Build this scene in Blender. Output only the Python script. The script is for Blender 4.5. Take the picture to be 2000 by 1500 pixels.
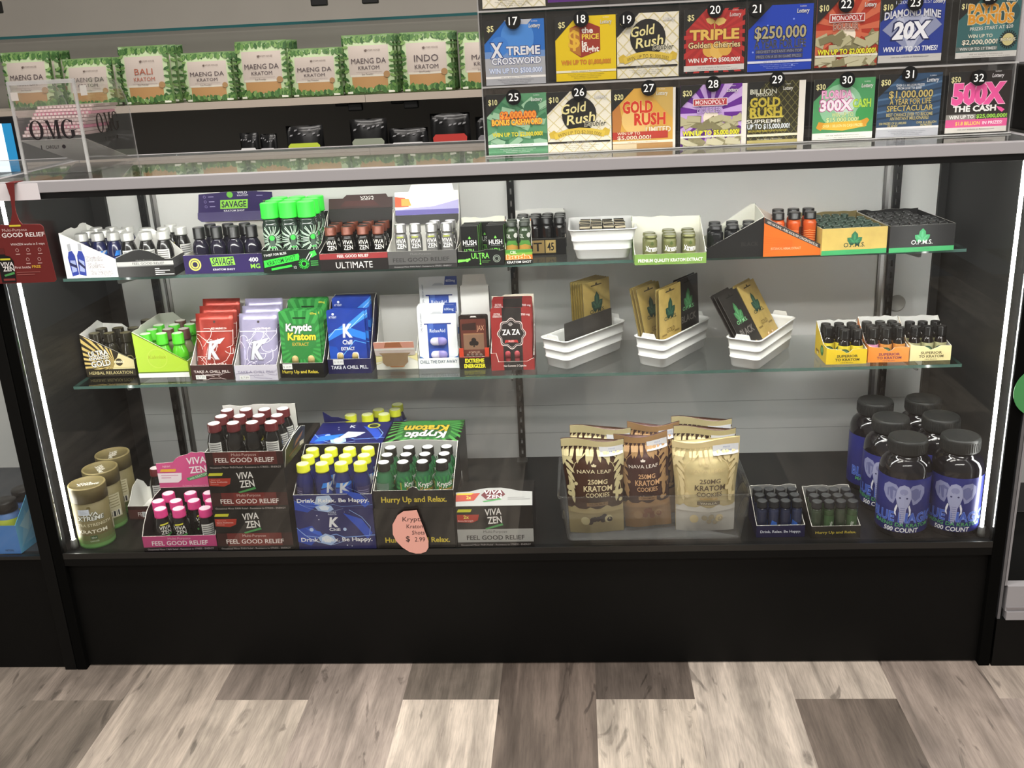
import bpy, math, random
from mathutils import Vector, Matrix
random.seed(7)
for o in list(bpy.data.objects): bpy.data.objects.remove(o)
S = bpy.context.scene
COL = S.collection
# ------------------------------------------------------------------ camera
CP, YAW, PITCH, ROLL, FPX = (0.1369, -1.6303, 1.1400), -0.0748, 0.3281, -0.0491, 1920.18
def cam_axes():
    cy, sy, cp, sp = math.cos(YAW), math.sin(YAW), math.cos(PITCH), math.sin(PITCH)
    f = Vector((sy*cp, cy*cp, -sp)); r = Vector((cy, -sy, 0)); u = r.cross(f)
    return r*math.cos(ROLL)+u*math.sin(ROLL), u*math.cos(ROLL)-r*math.sin(ROLL), f
r_, u_, f_ = cam_axes()
cd = bpy.data.cameras.new('camera'); cam = bpy.data.objects.new('camera', cd); COL.objects.link(cam)
m = Matrix((r_, u_, -f_)).transposed().to_4x4(); m.translation = Vector(CP); cam.matrix_world = m
cd.sensor_fit = 'HORIZONTAL'; cd.sensor_width = 36.0; cd.lens = FPX/2000*36.0
cd.clip_start = 0.02; cd.clip_end = 60
S.camera = cam
# ------------------------------------------------------------------ world, lights, exposure
S.view_settings.view_transform = 'Standard'; S.view_settings.look = 'None'
S.view_settings.gamma = 1.0; S.view_settings.use_curve_mapping = False
S.view_settings.exposure = 0.58
S.cycles.transparent_max_bounces = 40
S.cycles.sample_clamp_indirect = 4.0
W = bpy.data.worlds.new('store_ambient'); S.world = W; W.use_nodes = True
W.node_tree.nodes['Background'].inputs[0].default_value = (1.0, 0.95, 0.9, 1)
W.node_tree.nodes['Background'].inputs[1].default_value = 0.2
def area(name, loc, sx, sy, power, col=(1, .96, .92), rot=(0, 0, 0)):
    l = bpy.data.lights.new(name, 'AREA'); l.shape = 'RECTANGLE'; l.size = sx; l.size_y = sy
    l.energy = power; l.color = col
    o = bpy.data.objects.new(name, l); o.location = loc; o.rotation_euler = rot; COL.objects.link(o); return o
area('ceiling_light', (-0.6, -0.7, 2.7), 1.2, .3, 22, (1, .93, .86))
area('ceiling_light', (0.9, -0.7, 2.7), 1.2, .3, 22, (1, .93, .86))
area('ceiling_light', (-0.5, 0.62, 2.7), 1.2, .3, 15, (1, .94, .88))
area('ceiling_light', (0.2, -2.6, 2.7), 2.4, .3, 40, (1, .95, .90))
LED_TUBE, LED_STRIP = 27.0, 50.0
# ------------------------------------------------------------------ materials
def lin(h):
    h = h.lstrip('#'); h = h if len(h) == 6 else ''.join(q*2 for q in h); c = [int(h[i:i+2], 16)/255 for i in (0, 2, 4)]
    return [x/12.92 if x <= .04045 else ((x+.055)/1.055)**2.4 for x in c]
_m = {}
def M(hx, rough=.5, metal=0.0, spec=.4, coat=0.0, noise=0.0, nscale=40, stretch=None, bump=0.0, emit=0, name=None):
    key = (hx, rough, metal, spec, coat, noise, nscale, stretch, bump, emit)
    if key in _m: return _m[key]
    mt = bpy.data.materials.new(name or 'finish_'+hx.lstrip('#')); mt.use_nodes = True
    nt = mt.node_tree; b = nt.nodes['Principled BSDF']; c = lin(hx)
    b.inputs['Base Color'].default_value = (*c, 1); b.inputs['Roughness'].default_value = rough
    b.inputs['Metallic'].default_value = metal; b.inputs['Specular IOR Level'].default_value = spec
    b.inputs['Coat Weight'].default_value = coat; b.inputs['Coat Roughness'].default_value = .08
    if emit:
        b.inputs['Emission Color'].default_value = (*c, 1); b.inputs['Emission Strength'].default_value = emit
    if noise or bump:
        tc = nt.nodes.new('ShaderNodeTexCoord'); mp = nt.nodes.new('ShaderNodeMapping')
        nt.links.new(tc.outputs['Object'], mp.inputs[0])
        if stretch: mp.inputs['Scale'].default_value = stretch
        n = nt.nodes.new('ShaderNodeTexNoise'); n.inputs['Scale'].default_value = nscale; n.inputs['Detail'].default_value = 4
        nt.links.new(mp.outputs[0], n.inputs['Vector'])
        if noise:
            mx = nt.nodes.new('ShaderNodeMix'); mx.data_type = 'RGBA'
            mx.inputs['A'].default_value = (*[x*(1-noise) for x in c], 1)
            mx.inputs['B'].default_value = (*[min(1, x*(1+noise)) for x in c], 1)
            nt.links.new(n.outputs['Fac'], mx.inputs['Factor']); nt.links.new(mx.outputs['Result'], b.inputs['Base Color'])
        if bump:
            bp = nt.nodes.new('ShaderNodeBump'); bp.inputs['Strength'].default_value = bump; bp.inputs['Distance'].default_value = .002
            nt.links.new(n.outputs['Fac'], bp.inputs['Height']); nt.links.new(bp.outputs[0], b.inputs['Normal'])
    _m[key] = mt; return mt
def glass(name, tint=(.97, .98, .975), ior=1.45, rough=0.0, body=0.0, bodycol=(.8, .8, .8)):
    if name in _m: return _m[name]
    mt = bpy.data.materials.new(name); mt.use_nodes = True; nt = mt.node_tree; nt.nodes.clear()
    out = nt.nodes.new('ShaderNodeOutputMaterial'); mx = nt.nodes.new('ShaderNodeMixShader')
    t = nt.nodes.new('ShaderNodeBsdfTransparent'); t.inputs[0].default_value = (*tint, 1)
    g = nt.nodes.new('ShaderNodeBsdfGlossy'); g.inputs['Roughness'].default_value = rough
    fr = nt.nodes.new('ShaderNodeFresnel'); ge = nt.nodes.new('ShaderNodeNewGeometry')
    io = nt.nodes.new('ShaderNodeMix'); io.inputs['A'].default_value = ior; io.inputs['B'].default_value = 1/ior   # thin pane: no total reflection at the far face
    nt.links.new(ge.outputs['Backfacing'], io.inputs['Factor']); nt.links.new(io.outputs['Result'], fr.inputs[0])
    a = t
    if body:
        d = nt.nodes.new('ShaderNodeBsdfDiffuse'); d.inputs[0].default_value = (*bodycol, 1)
        m2 = nt.nodes.new('ShaderNodeMixShader'); m2.inputs[0].default_value = body
        nt.links.new(t.outputs[0], m2.inputs[1]); nt.links.new(d.outputs[0], m2.inputs[2]); a = m2
    nt.links.new(fr.outputs[0], mx.inputs[0]); nt.links.new(a.outputs[0], mx.inputs[1]); nt.links.new(g.outputs[0], mx.inputs[2])
    nt.links.new(mx.outputs[0], out.inputs[0]); _m[name] = mt; return mt
GLASS = glass('clear_pane', (.975, .985, .98))
TOPGLASS = glass('counter_glass', (.96, .975, .965), 1.5)
ACRYL = glass('clear_acrylic', (.965, .965, .965), 1.45, .02, .025, (.7, .69, .68))
FRONTA = glass('ticket_window', (.985, .985, .985), 1.4, .02)
ACRYLE = glass('acrylic_edge', (.8, .8, .8), 1.5, .05, .4, (.72, .71, .7))
SMOKE = glass('smoky_acrylic', (.55, .54, .53), 1.45, .05, .35, (.13, .125, .12))
SHELFG = glass('shelf_glass', (.93, .95, .945), 1.5)
SHELFE = glass('shelf_glass_edge', (.35, .5, .45), 1.5, .08, .6, (.10, .2, .17))
BLACK = M('#090908', .55, spec=.18, noise=.2, nscale=30, name='black_laminate')
SIDEB = M('#1d1d1c', .58, spec=.25, noise=.25, nscale=14, name='black_side_laminate')
METAL = M('#b9b5b8', .38, 1.0, name='brushed_aluminium')
CHROME = M('#d8d8d8', .15, 1.0, name='chrome')
CARD = M('#dedbd2', .7, name='grey_card'); WCARD = M('#efeee9', .6, name='white_card')
# ------------------------------------------------------------------ mesh builder
class Fr:
    """flat frame: a along u, b along v, layers lift along the normal"""
    def __init__(s, o, u, v, sx=1.0, sy=1.0):
        s.o, s.u, s.v, s.sx, s.sy = Vector(o), Vector(u).normalized(), Vector(v).normalized(), sx, sy
        s.n = s.u.cross(s.v); s.flat = True
    def P(s, a, b, l=0.0): return s.o+s.u*(a*s.sx)+s.v*(b*s.sy)+s.n*l
class Cy:
    """wrap frame round a vertical cylinder facing -Y"""
    def __init__(s, r, z0, sx, sy, ang=0.0, c=(0, 0)):
        s.r, s.z0, s.sx, s.sy, s.ang, s.c = r, z0, sx, sy, ang, c; s.flat = False; s.step = (max(.0022, r*.16)/sx, 0)
    def P(s, a, b, l=0.0):
        t = s.ang+(a-.5)*s.sx/s.r; R = s.r+l
        return Vector((s.c[0]+R*math.sin(t), s.c[1]-R*math.cos(t), s.z0+b*s.sy))
_txt = {}; _cap = None
def text_geo(st, bold, it):
    global _cap
    k = (st, bold, it)
    if k in _txt: return _txt[k]
    def conv(s2, bd, sh):
        cu = bpy.data.curves.new('t', 'FONT'); cu.body = s2; cu.size = 1; cu.resolution_u = 2; cu.offset = bd; cu.shear = sh
        ob = bpy.data.objects.new('t', cu); COL.objects.link(ob)
        me = bpy.data.meshes.new_from_object(ob.evaluated_get(bpy.context.evaluated_depsgraph_get()))
        vs = [(v.co.x, v.co.y) for v in me.vertices]; fs = [tuple(p.vertices) for p in me.polygons]
        bpy.data.meshes.remove(me); bpy.data.objects.remove(ob); bpy.data.curves.remove(cu)
        return vs, fs
    if _cap is None:
        v, f = conv('H', 0, 0); _cap = (min(y for x, y in v), max(y for x, y in v))
    vs, fs = conv(st, bold, it)
    if not vs: r = ([], [], 0)
    else:
        x0 = min(x for x, y in vs); x1 = max(x for x, y in vs); ch = _cap[1]-_cap[0]
        vs = [((x-(x0+x1)/2)/ch, (y-(_cap[0]+_cap[1])/2)/ch) for x, y in vs]
        r = (vs, fs, (x1-x0)/ch)
    _txt[k] = r; return r
class MB:
    def __init__(s): s.v = []; s.f = []; s.m = []; s.sm = []; s.mats = []; s.L = 0
    def mi(s, mat):
        if isinstance(mat, str): mat = M(mat)
        if mat not in s.mats: s.mats.append(mat)
        return s.mats.index(mat)
    def add(s, vs, fs, mat, smooth=False):
        n = len(s.v); k = s.mi(mat); s.v += [tuple(v) for v in vs]
        for f in fs: s.f.append(tuple(i+n for i in f)); s.m.append(k); s.sm.append(smooth)
    def box(s, x0, y0, z0, x1, y1, z1, mat):
        v = [(x, y, z) for z in (z0, z1) for y in (y0, y1) for x in (x0, x1)]
        s.add(v, [(0, 2, 3, 1), (4, 5, 7, 6), (0, 1, 5, 4), (2, 6, 7, 3), (0, 4, 6, 2), (1, 3, 7, 5)], mat)
    def slab(s, fr, pts, t, mat, back=None, edge=None):
        n = len(pts); a = [fr.o+fr.u*x+fr.v*y for x, y in pts]; b = [q-fr.n*t for q in a]
        s.add(a, [tuple(range(n))], mat); s.add(b, [tuple(reversed(range(n)))], back or mat)
        s.add(a+b, [(i, i+n, (i+1) % n+n, (i+1) % n) for i in range(n)], edge or back or mat)
    def lathe(s, prof, mat, n=20, c=(0, 0, 0), smooth=True, ax=None):
        """prof: (r, z[, mat]) - the material given on a point paints the band that ends there"""
        rings = []; base = len(s.v)
        for p in prof:
            r, z = p[0], p[1]
            ring = []
            for i in range(n if r > 1e-6 else 1):
                t = 2*math.pi*i/n; q = (r*math.sin(t), -r*math.cos(t), z)
                if ax == 'y': q = (q[0], -z, q[1])
                ring.append(len(s.v)); s.v.append((q[0]+c[0], q[1]+c[1], q[2]+c[2]))
            rings.append(ring)
        for j in range(1, len(prof)):
            k = s.mi(prof[j][2] if len(prof[j]) > 2 else mat); A, B = rings[j-1], rings[j]
            for i in range(n):
                i2 = (i+1) % n
                f = ([A[i % len(A)]] + ([A[i2]] if len(A) > 1 else []) + ([B[i2]] if len(B) > 1 else []) + [B[i % len(B)]])
                if len(f) > 2: s.f.append(tuple(f)); s.m.append(k); s.sm.append(smooth)
    def tube(s, pts, r, mat, n=8):
        pts = [Vector(p) for p in pts]; rings = []
        for i, p in enumerate(pts):
            d = (pts[min(i+1, len(pts)-1)]-pts[max(i-1, 0)]).normalized()
            a = d.cross(Vector((0, 0, 1)));
            if a.length < 1e-3: a = d.cross(Vector((0, 1, 0)))
            a.normalize(); b = d.cross(a)
            rings.append([p+a*(r*math.cos(2*math.pi*k/n))+b*(r*math.sin(2*math.pi*k/n)) for k in range(n)])
        v = [q for R in rings for q in R]; f = []
        for i in range(len(pts)-1):
            for k in range(n): f.append((i*n+k, i*n+(k+1) % n, (i+1)*n+(k+1) % n, (i+1)*n+k))
        f += [tuple(reversed(range(n))), tuple(range((len(pts)-1)*n, len(pts)*n))]
        s.add(v, f, mat, True)
    def put(s, fr, polys, col, l):
        """2-D polygons in frame units; on curved frames they are cut into narrow strips so they follow the surface"""
        if not fr.flat:
            for ax, st in ((0, fr.step[0]), (1, fr.step[1])):
                if not st: continue
                out = []
                for P in polys:
                    lo, hi = min(p[ax] for p in P), max(p[ax] for p in P)
                    if hi-lo <= st: out.append(P); continue
                    for k in range(math.floor(lo/st), math.floor(hi/st)+1):
                        Q = P
                        for lim, sg in ((k*st, 1), ((k+1)*st, -1)):
                            R = []
                            for q in range(len(Q)):
                                a, b = Q[q-1], Q[q]; da, db = (a[ax]-lim)*sg, (b[ax]-lim)*sg
                                if (da >= 0) != (db >= 0):
                                    t = da/(da-db); R.append((a[0]+(b[0]-a[0])*t, a[1]+(b[1]-a[1])*t))
                                if db >= 0: R.append(b)
                            Q = R
                            if len(Q) < 3: break
                        if len(Q) >= 3: out.append(Q)
                polys = out
        v, f = [], []
        for P in polys:
            n = len(v); v += [fr.P(a, b, l) for a, b in P]; f.append(tuple(range(n, n+len(P))))
        s.add(v, f, col, not fr.flat)
    def art(s, fr, cmds, lift=.00025):
        for c in cmds:
            s.L += 1; l = lift+s.L*.00002
            k = c[0]; kx = fr.sy/fr.sx
            if k == 'r':
                _, x0, y0, x1, y1, col = c[:6]; s.put(fr, [[(x0, y0), (x1, y0), (x1, y1), (x0, y1)]], col, l)
            elif k == 'p': s.put(fr, [list(c[1])], c[2], l)
            elif k == 'c':   # disc (cx, cy, r as a fraction of the height, colour)
                _, cx, cy, rr, col = c[:5]; rx = rr*kx*(c[5] if len(c) > 5 else 1); N = 22
                s.put(fr, [[(cx+rx*math.cos(2*math.pi*i/N), cy+rr*math.sin(2*math.pi*i/N)) for i in range(N)]], col, l)
            elif k == 'o':   # ring
                _, cx, cy, r0, r1, col = c[:6]; N = 24
                q = lambda r, i: (cx+r*kx*math.cos(2*math.pi*i/N), cy+r*math.sin(2*math.pi*i/N))
                s.put(fr, [[q(r0, i), q(r1, i), q(r1, i+1), q(r0, i+1)] for i in range(N)], col, l)
            elif k == 'l':   # stroke along points, width fraction of height
                _, pts, w, col = c; P = [Vector((a*fr.sx, b*fr.sy)) for a, b in pts]; v = []
                for i, p in enumerate(P):
                    d = (P[min(i+1, len(P)-1)]-P[max(i-1, 0)]).normalized(); nn = Vector((-d.y, d.x))*(w*fr.sy/2)
                    v.append([((p+nn).x/fr.sx, (p+nn).y/fr.sy), ((p-nn).x/fr.sx, (p-nn).y/fr.sy)])
                s.put(fr, [[v[i][0], v[i][1], v[i+1][1], v[i+1][0]] for i in range(len(v)-1)], col, l)
            elif k == 'rays':  # rays from a centre, kept on the panel
                _, cx, cy, r0, r1, n, col = c[:7]; fill = c[7] if len(c) > 7 else .5; polys = []
                for i in range(n):
                    t0 = 2*math.pi*i/n; t1 = t0+2*math.pi/n*fill; ok = []
                    for r, t in ((r0, t0), (r1, t0), (r1, t1), (r0, t1)):
                        da, db, m_ = r*kx*math.cos(t), r*math.sin(t), 1.0
                        for x, d in ((cx, da), (cy, db)):
                            if d > 1e-9: m_ = min(m_, (1-x)/d)
                            if d < -1e-9: m_ = min(m_, -x/d)
                        ok.append((cx+da*m_, cy+db*m_))
                    polys.append(ok)
                s.put(fr, polys, col, l)
            elif k == 't':   # text, cx, cy, cap height, colour, options
                _, st, cx, cy, h, col = c[:6]; o = c[6] if len(c) > 6 else {}
                for pas in (['ol'] if 'ol' in o else [])+['fill']:
                    bd = o.get('b', 0)*.010
                    if pas == 'ol': bd += o.get('ow', 3)*.011
                    vs, fs, w = text_geo(st, bd, o.get('it', 0)*.3)
                    w = text_geo(st, o.get('b', 0)*.010, o.get('it', 0)*.3)[2]
                    if not vs: continue
                    H = h*fr.sy; kk = H if 'w' not in o else o['w']*fr.sx/max(w, 1e-6)
                    ca, sa = math.cos(o.get('rot', 0)), math.sin(o.get('rot', 0)); arc = o.get('arc', 0); out = []
                    for x, y in vs:
                        A, B = x*kk, y*H
                        if arc: B -= arc*fr.sy*(2*A/(w*kk))**2
                        out.append((cx+(A*ca-B*sa)/fr.sx, cy+(A*sa+B*ca)/fr.sy))
                    cl = o['ol'] if pas == 'ol' else col; l2 = l+(.000012 if pas == 'fill' else 0)
                    if fr.flat: s.add([fr.P(a, b, l2) for a, b in out], fs, cl)
                    else: s.put(fr, [[out[i] for i in f] for f in fs], cl, l2)
    def build(s, name, parent=None, loc=None, rot=None, bevel=0, auto=False):
        me = bpy.data.meshes.new(name); me.from_pydata(s.v, [], s.f)
        for mt in s.mats: me.materials.append(mt)
        me.polygons.foreach_set('material_index', s.m); me.polygons.foreach_set('use_smooth', s.sm)
        me.update()
        o = bpy.data.objects.new(name, me); COL.objects.link(o)
        if parent: o.parent = parent
        if loc: o.location = loc
        if rot: o.rotation_euler = rot
        if bevel:
            b = o.modifiers.new('edge', 'BEVEL'); b.width = bevel; b.segments = 2; b.limit_method = 'ANGLE'; b.angle_limit = .9
        return o
def empty(name):
    o = bpy.data.objects.new(name, None); COL.objects.link(o); o.empty_display_size = .02; return o
def tag(o, label, cat, group=None, kind=None):
    if kind: o['kind'] = kind
    if label: o['label'] = label
    if cat: o['category'] = cat
    if group: o['group'] = group
    return o
def thing(name, label, cat, loc=(0, 0, 0), rz=0, group=None):
    o = bpy.data.objects.new(name, None); COL.objects.link(o); o.location = loc; o.rotation_euler = (0, 0, rz)
    o.empty_display_size = .02
    return tag(o, label, cat, group)
def dup(root, loc, rot=(0, 0, 0), label=None, group=None):
    r = root.copy(); COL.objects.link(r); r.location = loc; r.rotation_euler = rot
    if label: r['label'] = label
    if group: r['group'] = group
    for ch in root.children:
        c = ch.copy(); COL.objects.link(c); c.parent = r
        for g in ch.children:
            d = g.copy(); COL.objects.link(d); d.parent = c
    return r
def rrect(x0, y0, x1, y1, r, n=4):
    p = []
    for cx, cy, a in ((x1-r, y1-r, 0), (x0+r, y1-r, 90), (x0+r, y0+r, 180), (x1-r, y0+r, 270)):
        for i in range(n+1):
            t = math.radians(a+90*i/n); p.append((cx+r*math.cos(t), cy+r*math.sin(t)))
    return p
ORD = ['first', 'second', 'third', 'fourth', 'fifth', 'sixth', 'seventh', 'eighth']
def nth(i, n):
    if n == 1: return 'middle'
    if i == 0: return 'leftmost'
    if i == n-1: return 'rightmost'
    if n == 3: return 'middle'
    return ORD[i]+' from left' if i < n/2 else ORD[n-1-i]+' from right'
def row(j, n):
    if n == 1: return 'only row'
    return 'front row' if j == 0 else 'back row' if j == n-1 else ('middle row' if n == 3 else ORD[j]+' row')
X, Z = (1, 0, 0), (0, 0, 1)
def front(w, h, y=0, x=None, z=0): return Fr((-w/2 if x is None else x, y, z), X, Z, w, h)
# ------------------------------------------------------------------ floor and the store behind
def floor():
    me_v, me_f, tone = [], [], []
    tones = {}
    given = {-7: ('#8b8177',), -6: ('#90857b', '#746b62'), -5: ('#a99d91',), -4: ('#7c726a', '#b8ac9f'), -3: ('#9c9087',), -2: ('#756c63', '#c2b6a9'),
             -1: ('#6a5f57',), 0: ('#615851', '#b3a89b'), 1: ('#bbb0a4',), 2: ('#b5aa9e', '#6c625a'), 3: ('#93877e',), 4: ('#ab9f94', '#9a8e86'), 5: ('#8d8278',)}
    xs = range(-14, 14); rnd = random.Random(3)
    for k in xs:
        x0 = .149+.18*k-.18*0; js = -.1 if k % 2 == 0 else -.1+.61
        y = js-1.22*3
        while y < 1.5:
            yb = y+1.22
            g = given.get(k); far = (y+yb)/2 > -.1
            if g: c = g[0] if (len(g) == 1 or far) else g[1]
            else: c = rnd.choice(['#7b726a', '#a1968b', '#90857b', '#b0a598', '#6d645c'])
            n = len(me_v); me_v += [(x0, y, 0), (x0+.18, y, 0), (x0+.18, yb, 0), (x0, yb, 0)]; me_f.append((n, n+1, n+2, n+3))
            tone.append((*lin(c), rnd.random())); y = yb
    me = bpy.data.meshes.new('floor'); me.from_pydata(me_v, [], me_f)
    at = me.color_attributes.new('plank', 'FLOAT_COLOR', 'CORNER')
    for p in me.polygons:
        for li in p.loop_indices: at.data[li].color = tone[p.index]
    mt = bpy.data.materials.new('weathered_vinyl_plank'); mt.use_nodes = True; nt = mt.node_tree; b = nt.nodes['Principled BSDF']
    ca = nt.nodes.new('ShaderNodeVertexColor'); ca.layer_name = 'plank'
    tc = nt.nodes.new('ShaderNodeTexCoord')
    # every plank shifts the grain by its own random amount
    sh = nt.nodes.new('ShaderNodeVectorMath'); sh.operation = 'ADD'
    cm = nt.nodes.new('ShaderNodeCombineXYZ'); ml = nt.nodes.new('ShaderNodeMath'); ml.operation = 'MULTIPLY'; ml.inputs[1].default_value = 9.0
    nt.links.new(ca.outputs['Alpha'], ml.inputs[0]); nt.links.new(ml.outputs[0], cm.inputs['Y']); nt.links.new(ml.outputs[0], cm.inputs['Z'])
    nt.links.new(tc.outputs['Object'], sh.inputs[0]); nt.links.new(cm.outputs[0], sh.inputs[1])
    def noise(scale, st, det=5, dist=0.0):
        mp = nt.nodes.new('ShaderNodeMapping'); mp.inputs['Scale'].default_value = st; nt.links.new(sh.outputs[0], mp.inputs[0])
        n = nt.nodes.new('ShaderNodeTexNoise'); n.inputs['Scale'].default_value = scale; n.inputs['Detail'].default_value = det
        n.inputs['Distortion'].default_value = dist; nt.links.new(mp.outputs[0], n.inputs['Vector']); return n.outputs['Fac']
    def ramp(s, a, b2, c0, c1):
        r = nt.nodes.new('ShaderNodeValToRGB'); r.color_ramp.elements[0].position = a; r.color_ramp.elements[1].position = b2
        r.color_ramp.elements[0].color = (*[c0]*3, 1); r.color_ramp.elements[1].color = (*[c1]*3, 1); nt.links.new(s, r.inputs[0]); return r.outputs[0]
    def mul(a, b2, fac=1.0):
        x = nt.nodes.new('ShaderNodeMix'); x.data_type = 'RGBA'; x.blend_type = 'MULTIPLY'; x.inputs['Factor'].default_value = fac
        nt.links.new(a, x.inputs['A']); nt.links.new(b2, x.inputs['B']); return x.outputs['Result']
    c = ca.outputs['Color']
    c = mul(c, ramp(noise(5, (7, .55, 1), 7, .6), .33, .66, .68, 1.24))       # long grain
    c = mul(c, ramp(noise(55, (7, .5, 1), 4), .35, .6, .86, 1.06))             # fine streaks
    c = mul(c, ramp(noise(4.5, (1.6, .8, 1), 4, 1.6), .30, .55, .74, 1.06))        # cloudy wear
    c = mul(c, ramp(noise(6, (2.6, .7, 1), 6, 2.8), .31, .38, .45, 1.0), .85)       # dark knots and cracks
    nt.links.new(c, b.inputs['Base Color']); b.inputs['Roughness'].default_value = .42; b.inputs['Specular IOR Level'].default_value = .35
    me.materials.append(mt); o = bpy.data.objects.new('floor', me); COL.objects.link(o); tag(o, None, None, kind='structure')
floor()
WALLG = M('#85817a', .7, noise=.08, nscale=6, name='grey_wall_paint')
b = MB(); b.box(-3.2, 1.36, 1.03, 3.2, 1.42, 2.7, WALLG); b.box(-3.2, 1.36, 0, 3.2, 1.42, 1.03, M('#aaa69e', .6))
tag(b.build('wall_back'), None, None, kind='structure')
# ------------------------------------------------------------------ the glass display case
DZ, S1, S2 = .257, .747, .533
case = thing('display_case', 'long black and aluminium glass display case full of packages', 'display case')
def part(name, fn, parent=case, **k):
    b = MB(); fn(b); return b.build(name, parent, **k)
RAILM = M('#a6a4a7', .45, .0, .5, name='satin_aluminium')
part('base_cabinet', lambda b: (b.box(-.869, .012, .004, .869, .02, .236, BLACK), b.box(-.869, .43, .004, .869, .4466, .249, BLACK),
                                b.box(-.889, .02, 0, -.871, .4466, .249, BLACK), b.box(.871, .02, 0, .889, .4466, .249, BLACK)))
part('bottom_rail', lambda b: b.box(-.869, .0, .234, .869, .0097, .2486, BLACK))
for s in (-1, 1):
    part('corner_post', lambda b: b.box(min(s*.889, s*.869), -.002, 0, max(s*.889, s*.869), .02, .9468, M('#0b0b0a', .9, spec=.04, name='matt_black_post')), bevel=.0015)
    xo, xi = (-.9075, -.9) if s < 0 else (.8888, .884)
    part('side_panel', lambda b: b.box(min(xo, xi), .0202, .2488, max(xo, xi), .4466, .9466, SIDEB))
    part('back_stile', lambda b: b.box(min(xi, s*.869), .4266, .2572, max(xi, s*.869), .4466, .9466, SIDEB))
part('deck', lambda b: (b.box(-.8685, .0098, .2495, .8685, .0204, DZ, M('#121212', .34, spec=.3, noise=.15, name='black_deck')), b.box(-.8995, .0204, .2495, .8835, .4362, DZ, M('#121212', .34, spec=.3, noise=.15, name='black_deck'))))
TRK = M('#3a3937', .35, .6, name='dark_track')
part('bottom_track', lambda b: (b.box(-.869, .0, .2488, .869, .0096, .2535, TRK), b.box(-.869, .0, .2535, .869, .0025, .2605, TRK), b.box(-.869, .0088, .2535, .869, .0096, .2572, TRK)))
BP = M('#e4e4e2', .38, noise=.03, nscale=5, name='white_back_panel')
def bpanel(b):
    g = M('#a9a9a8', .5)
    z0 = DZ
    for z1 in (.3165, .3825, .9468):
        b.box(-.869, .4366, z0, .869, .4446, z1-.0012, BP); b.box(-.869, .4376, z1-.0012, .869, .4446, z1, g); z0 = z1
bp = part('back_panel', bpanel)
pull = MB(); pull.lathe([(0, 0), (.0165, 0), (.0175, .001), (.0175, .004), (.0155, .0045), (.0145, .0025), (0, .0025)], M('#a5a39d', .4), 28, (.8053, .4366, .5944), ax='y'); pull.build('door_pull', bp)
def standard(b, x):
    K = M('#151515', .3, .3); y0, y1 = .4255, .4355
    b.box(x-.0075, y0, .262, x-.0022, y1, .945, K); b.box(x+.0022, y0, .262, x+.0075, y1, .945, K)
    z = .27
    b.box(x-.0022, y0, .262, x+.0022, y0+.0015, .27, K)
    while z < .93:
        b.box(x-.0022, y0, z+.0125, x+.0022, y0+.0015, z+.0254, K); z += .0254
for x in (-.789, -.001, .785):
    part('slotted_standard', lambda b: standard(b, x))
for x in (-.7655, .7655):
    part('grey_strip', lambda b: (b.box(x-.006, .431, .262, x-.0015, .4362, .945, M('#6d6c6a', .35, .8)), b.box(x-.0015, .4335, .262, x+.006, .4362, .945, M('#a5a4a2', .35, .8))))  # narrow dark and pale grey strips just inside the outer standards
part('shelf_foot', lambda b: [b.box(x-.012, .40, DZ+.0005, x+.012, .424, DZ+.004, M('#5a5a58', .3, .7)) for x in (-.001,)])
part('top_rail', lambda b: (b.box(-.889, -.003, .9468, .889, .016, .9654, RAILM), b.box(-.884, .43, .9468, .884, .4466, .9654, RAILM),
                            b.box(-.889, .016, .9468, -.875, .4466, .9654, RAILM), b.box(.875, .016, .9468, .889, .4466, .9654, RAILM)), bevel=.001)
part('light_housing', lambda b: (b.box(-.867, .0045, .9425, .867, .024, .9468, M('#141414', .4)), b.box(-.867, .0045, .9355, .867, .0065, .9425, M('#141414', .4))))
part('front_glass', lambda b: b.box(-.8685, .0036, .2538, .8685, .0085, .9350, GLASS))
part('top_glass', lambda b: b.box(-.874, .0165, .9600, .874, .4295, .9654, TOPGLASS))
def emit(name, col, e):
    if name in _m: return _m[name]
    mt = bpy.data.materials.new(name); mt.use_nodes = True; n = mt.node_tree; n.nodes.clear()
    o = n.nodes.new('ShaderNodeOutputMaterial'); em = n.nodes.new('ShaderNodeEmission'); em.inputs[0].default_value = (*lin(col), 1); em.inputs[1].default_value = e
    n.links.new(em.outputs[0], o.inputs[0]); _m[name] = mt; return mt
b = MB(); b.box(-.86, .0068, .9398, .86, .0235, .9423, emit('led_strip_light', '#fffdf8', LED_STRIP))
tag(b.build('led_strip'), 'slim white light strip running under the aluminium top rail', 'light')
for s in (-1, 1):
    t = thing('led_tube', 'glowing white light tube in the %s front corner of the case' % ('left' if s < 0 else 'right'), 'light', (s*.8585, .03, 0), group='vertical case lights')
    b = MB(); b.lathe([(0, .276), (.0031, .276), (.0031, .932), (0, .932)], emit('led_tube_light', '#fffdf8', LED_TUBE), 12); b.build('tube', t)
    b = MB(); b.lathe([(0, DZ+.0002), (.007, DZ+.0002), (.007, .266), (.0062, .267), (.0062, .2758), (0, .2758)], M('#5b5b59', .35), 12); b.build('socket', t)
def shelf(name, label, x0, x1, y0, z):
    b = MB(); b.box(x0, y0, z-.006, x1, .424, z, SHELFG)
    for f in (2, 4, 5): b.m[f] = b.mi(SHELFE)
    tag(b.build(name), label, 'shelf', 'glass shelves')
shelf('glass_shelf', 'upper clear glass shelf with green front edge, holding shot boxes', -.892, .862, .240, S1)
shelf('glass_shelf', 'lower clear glass shelf with green edge, holding white baskets', -.893, .860, .200, S2)
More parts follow.
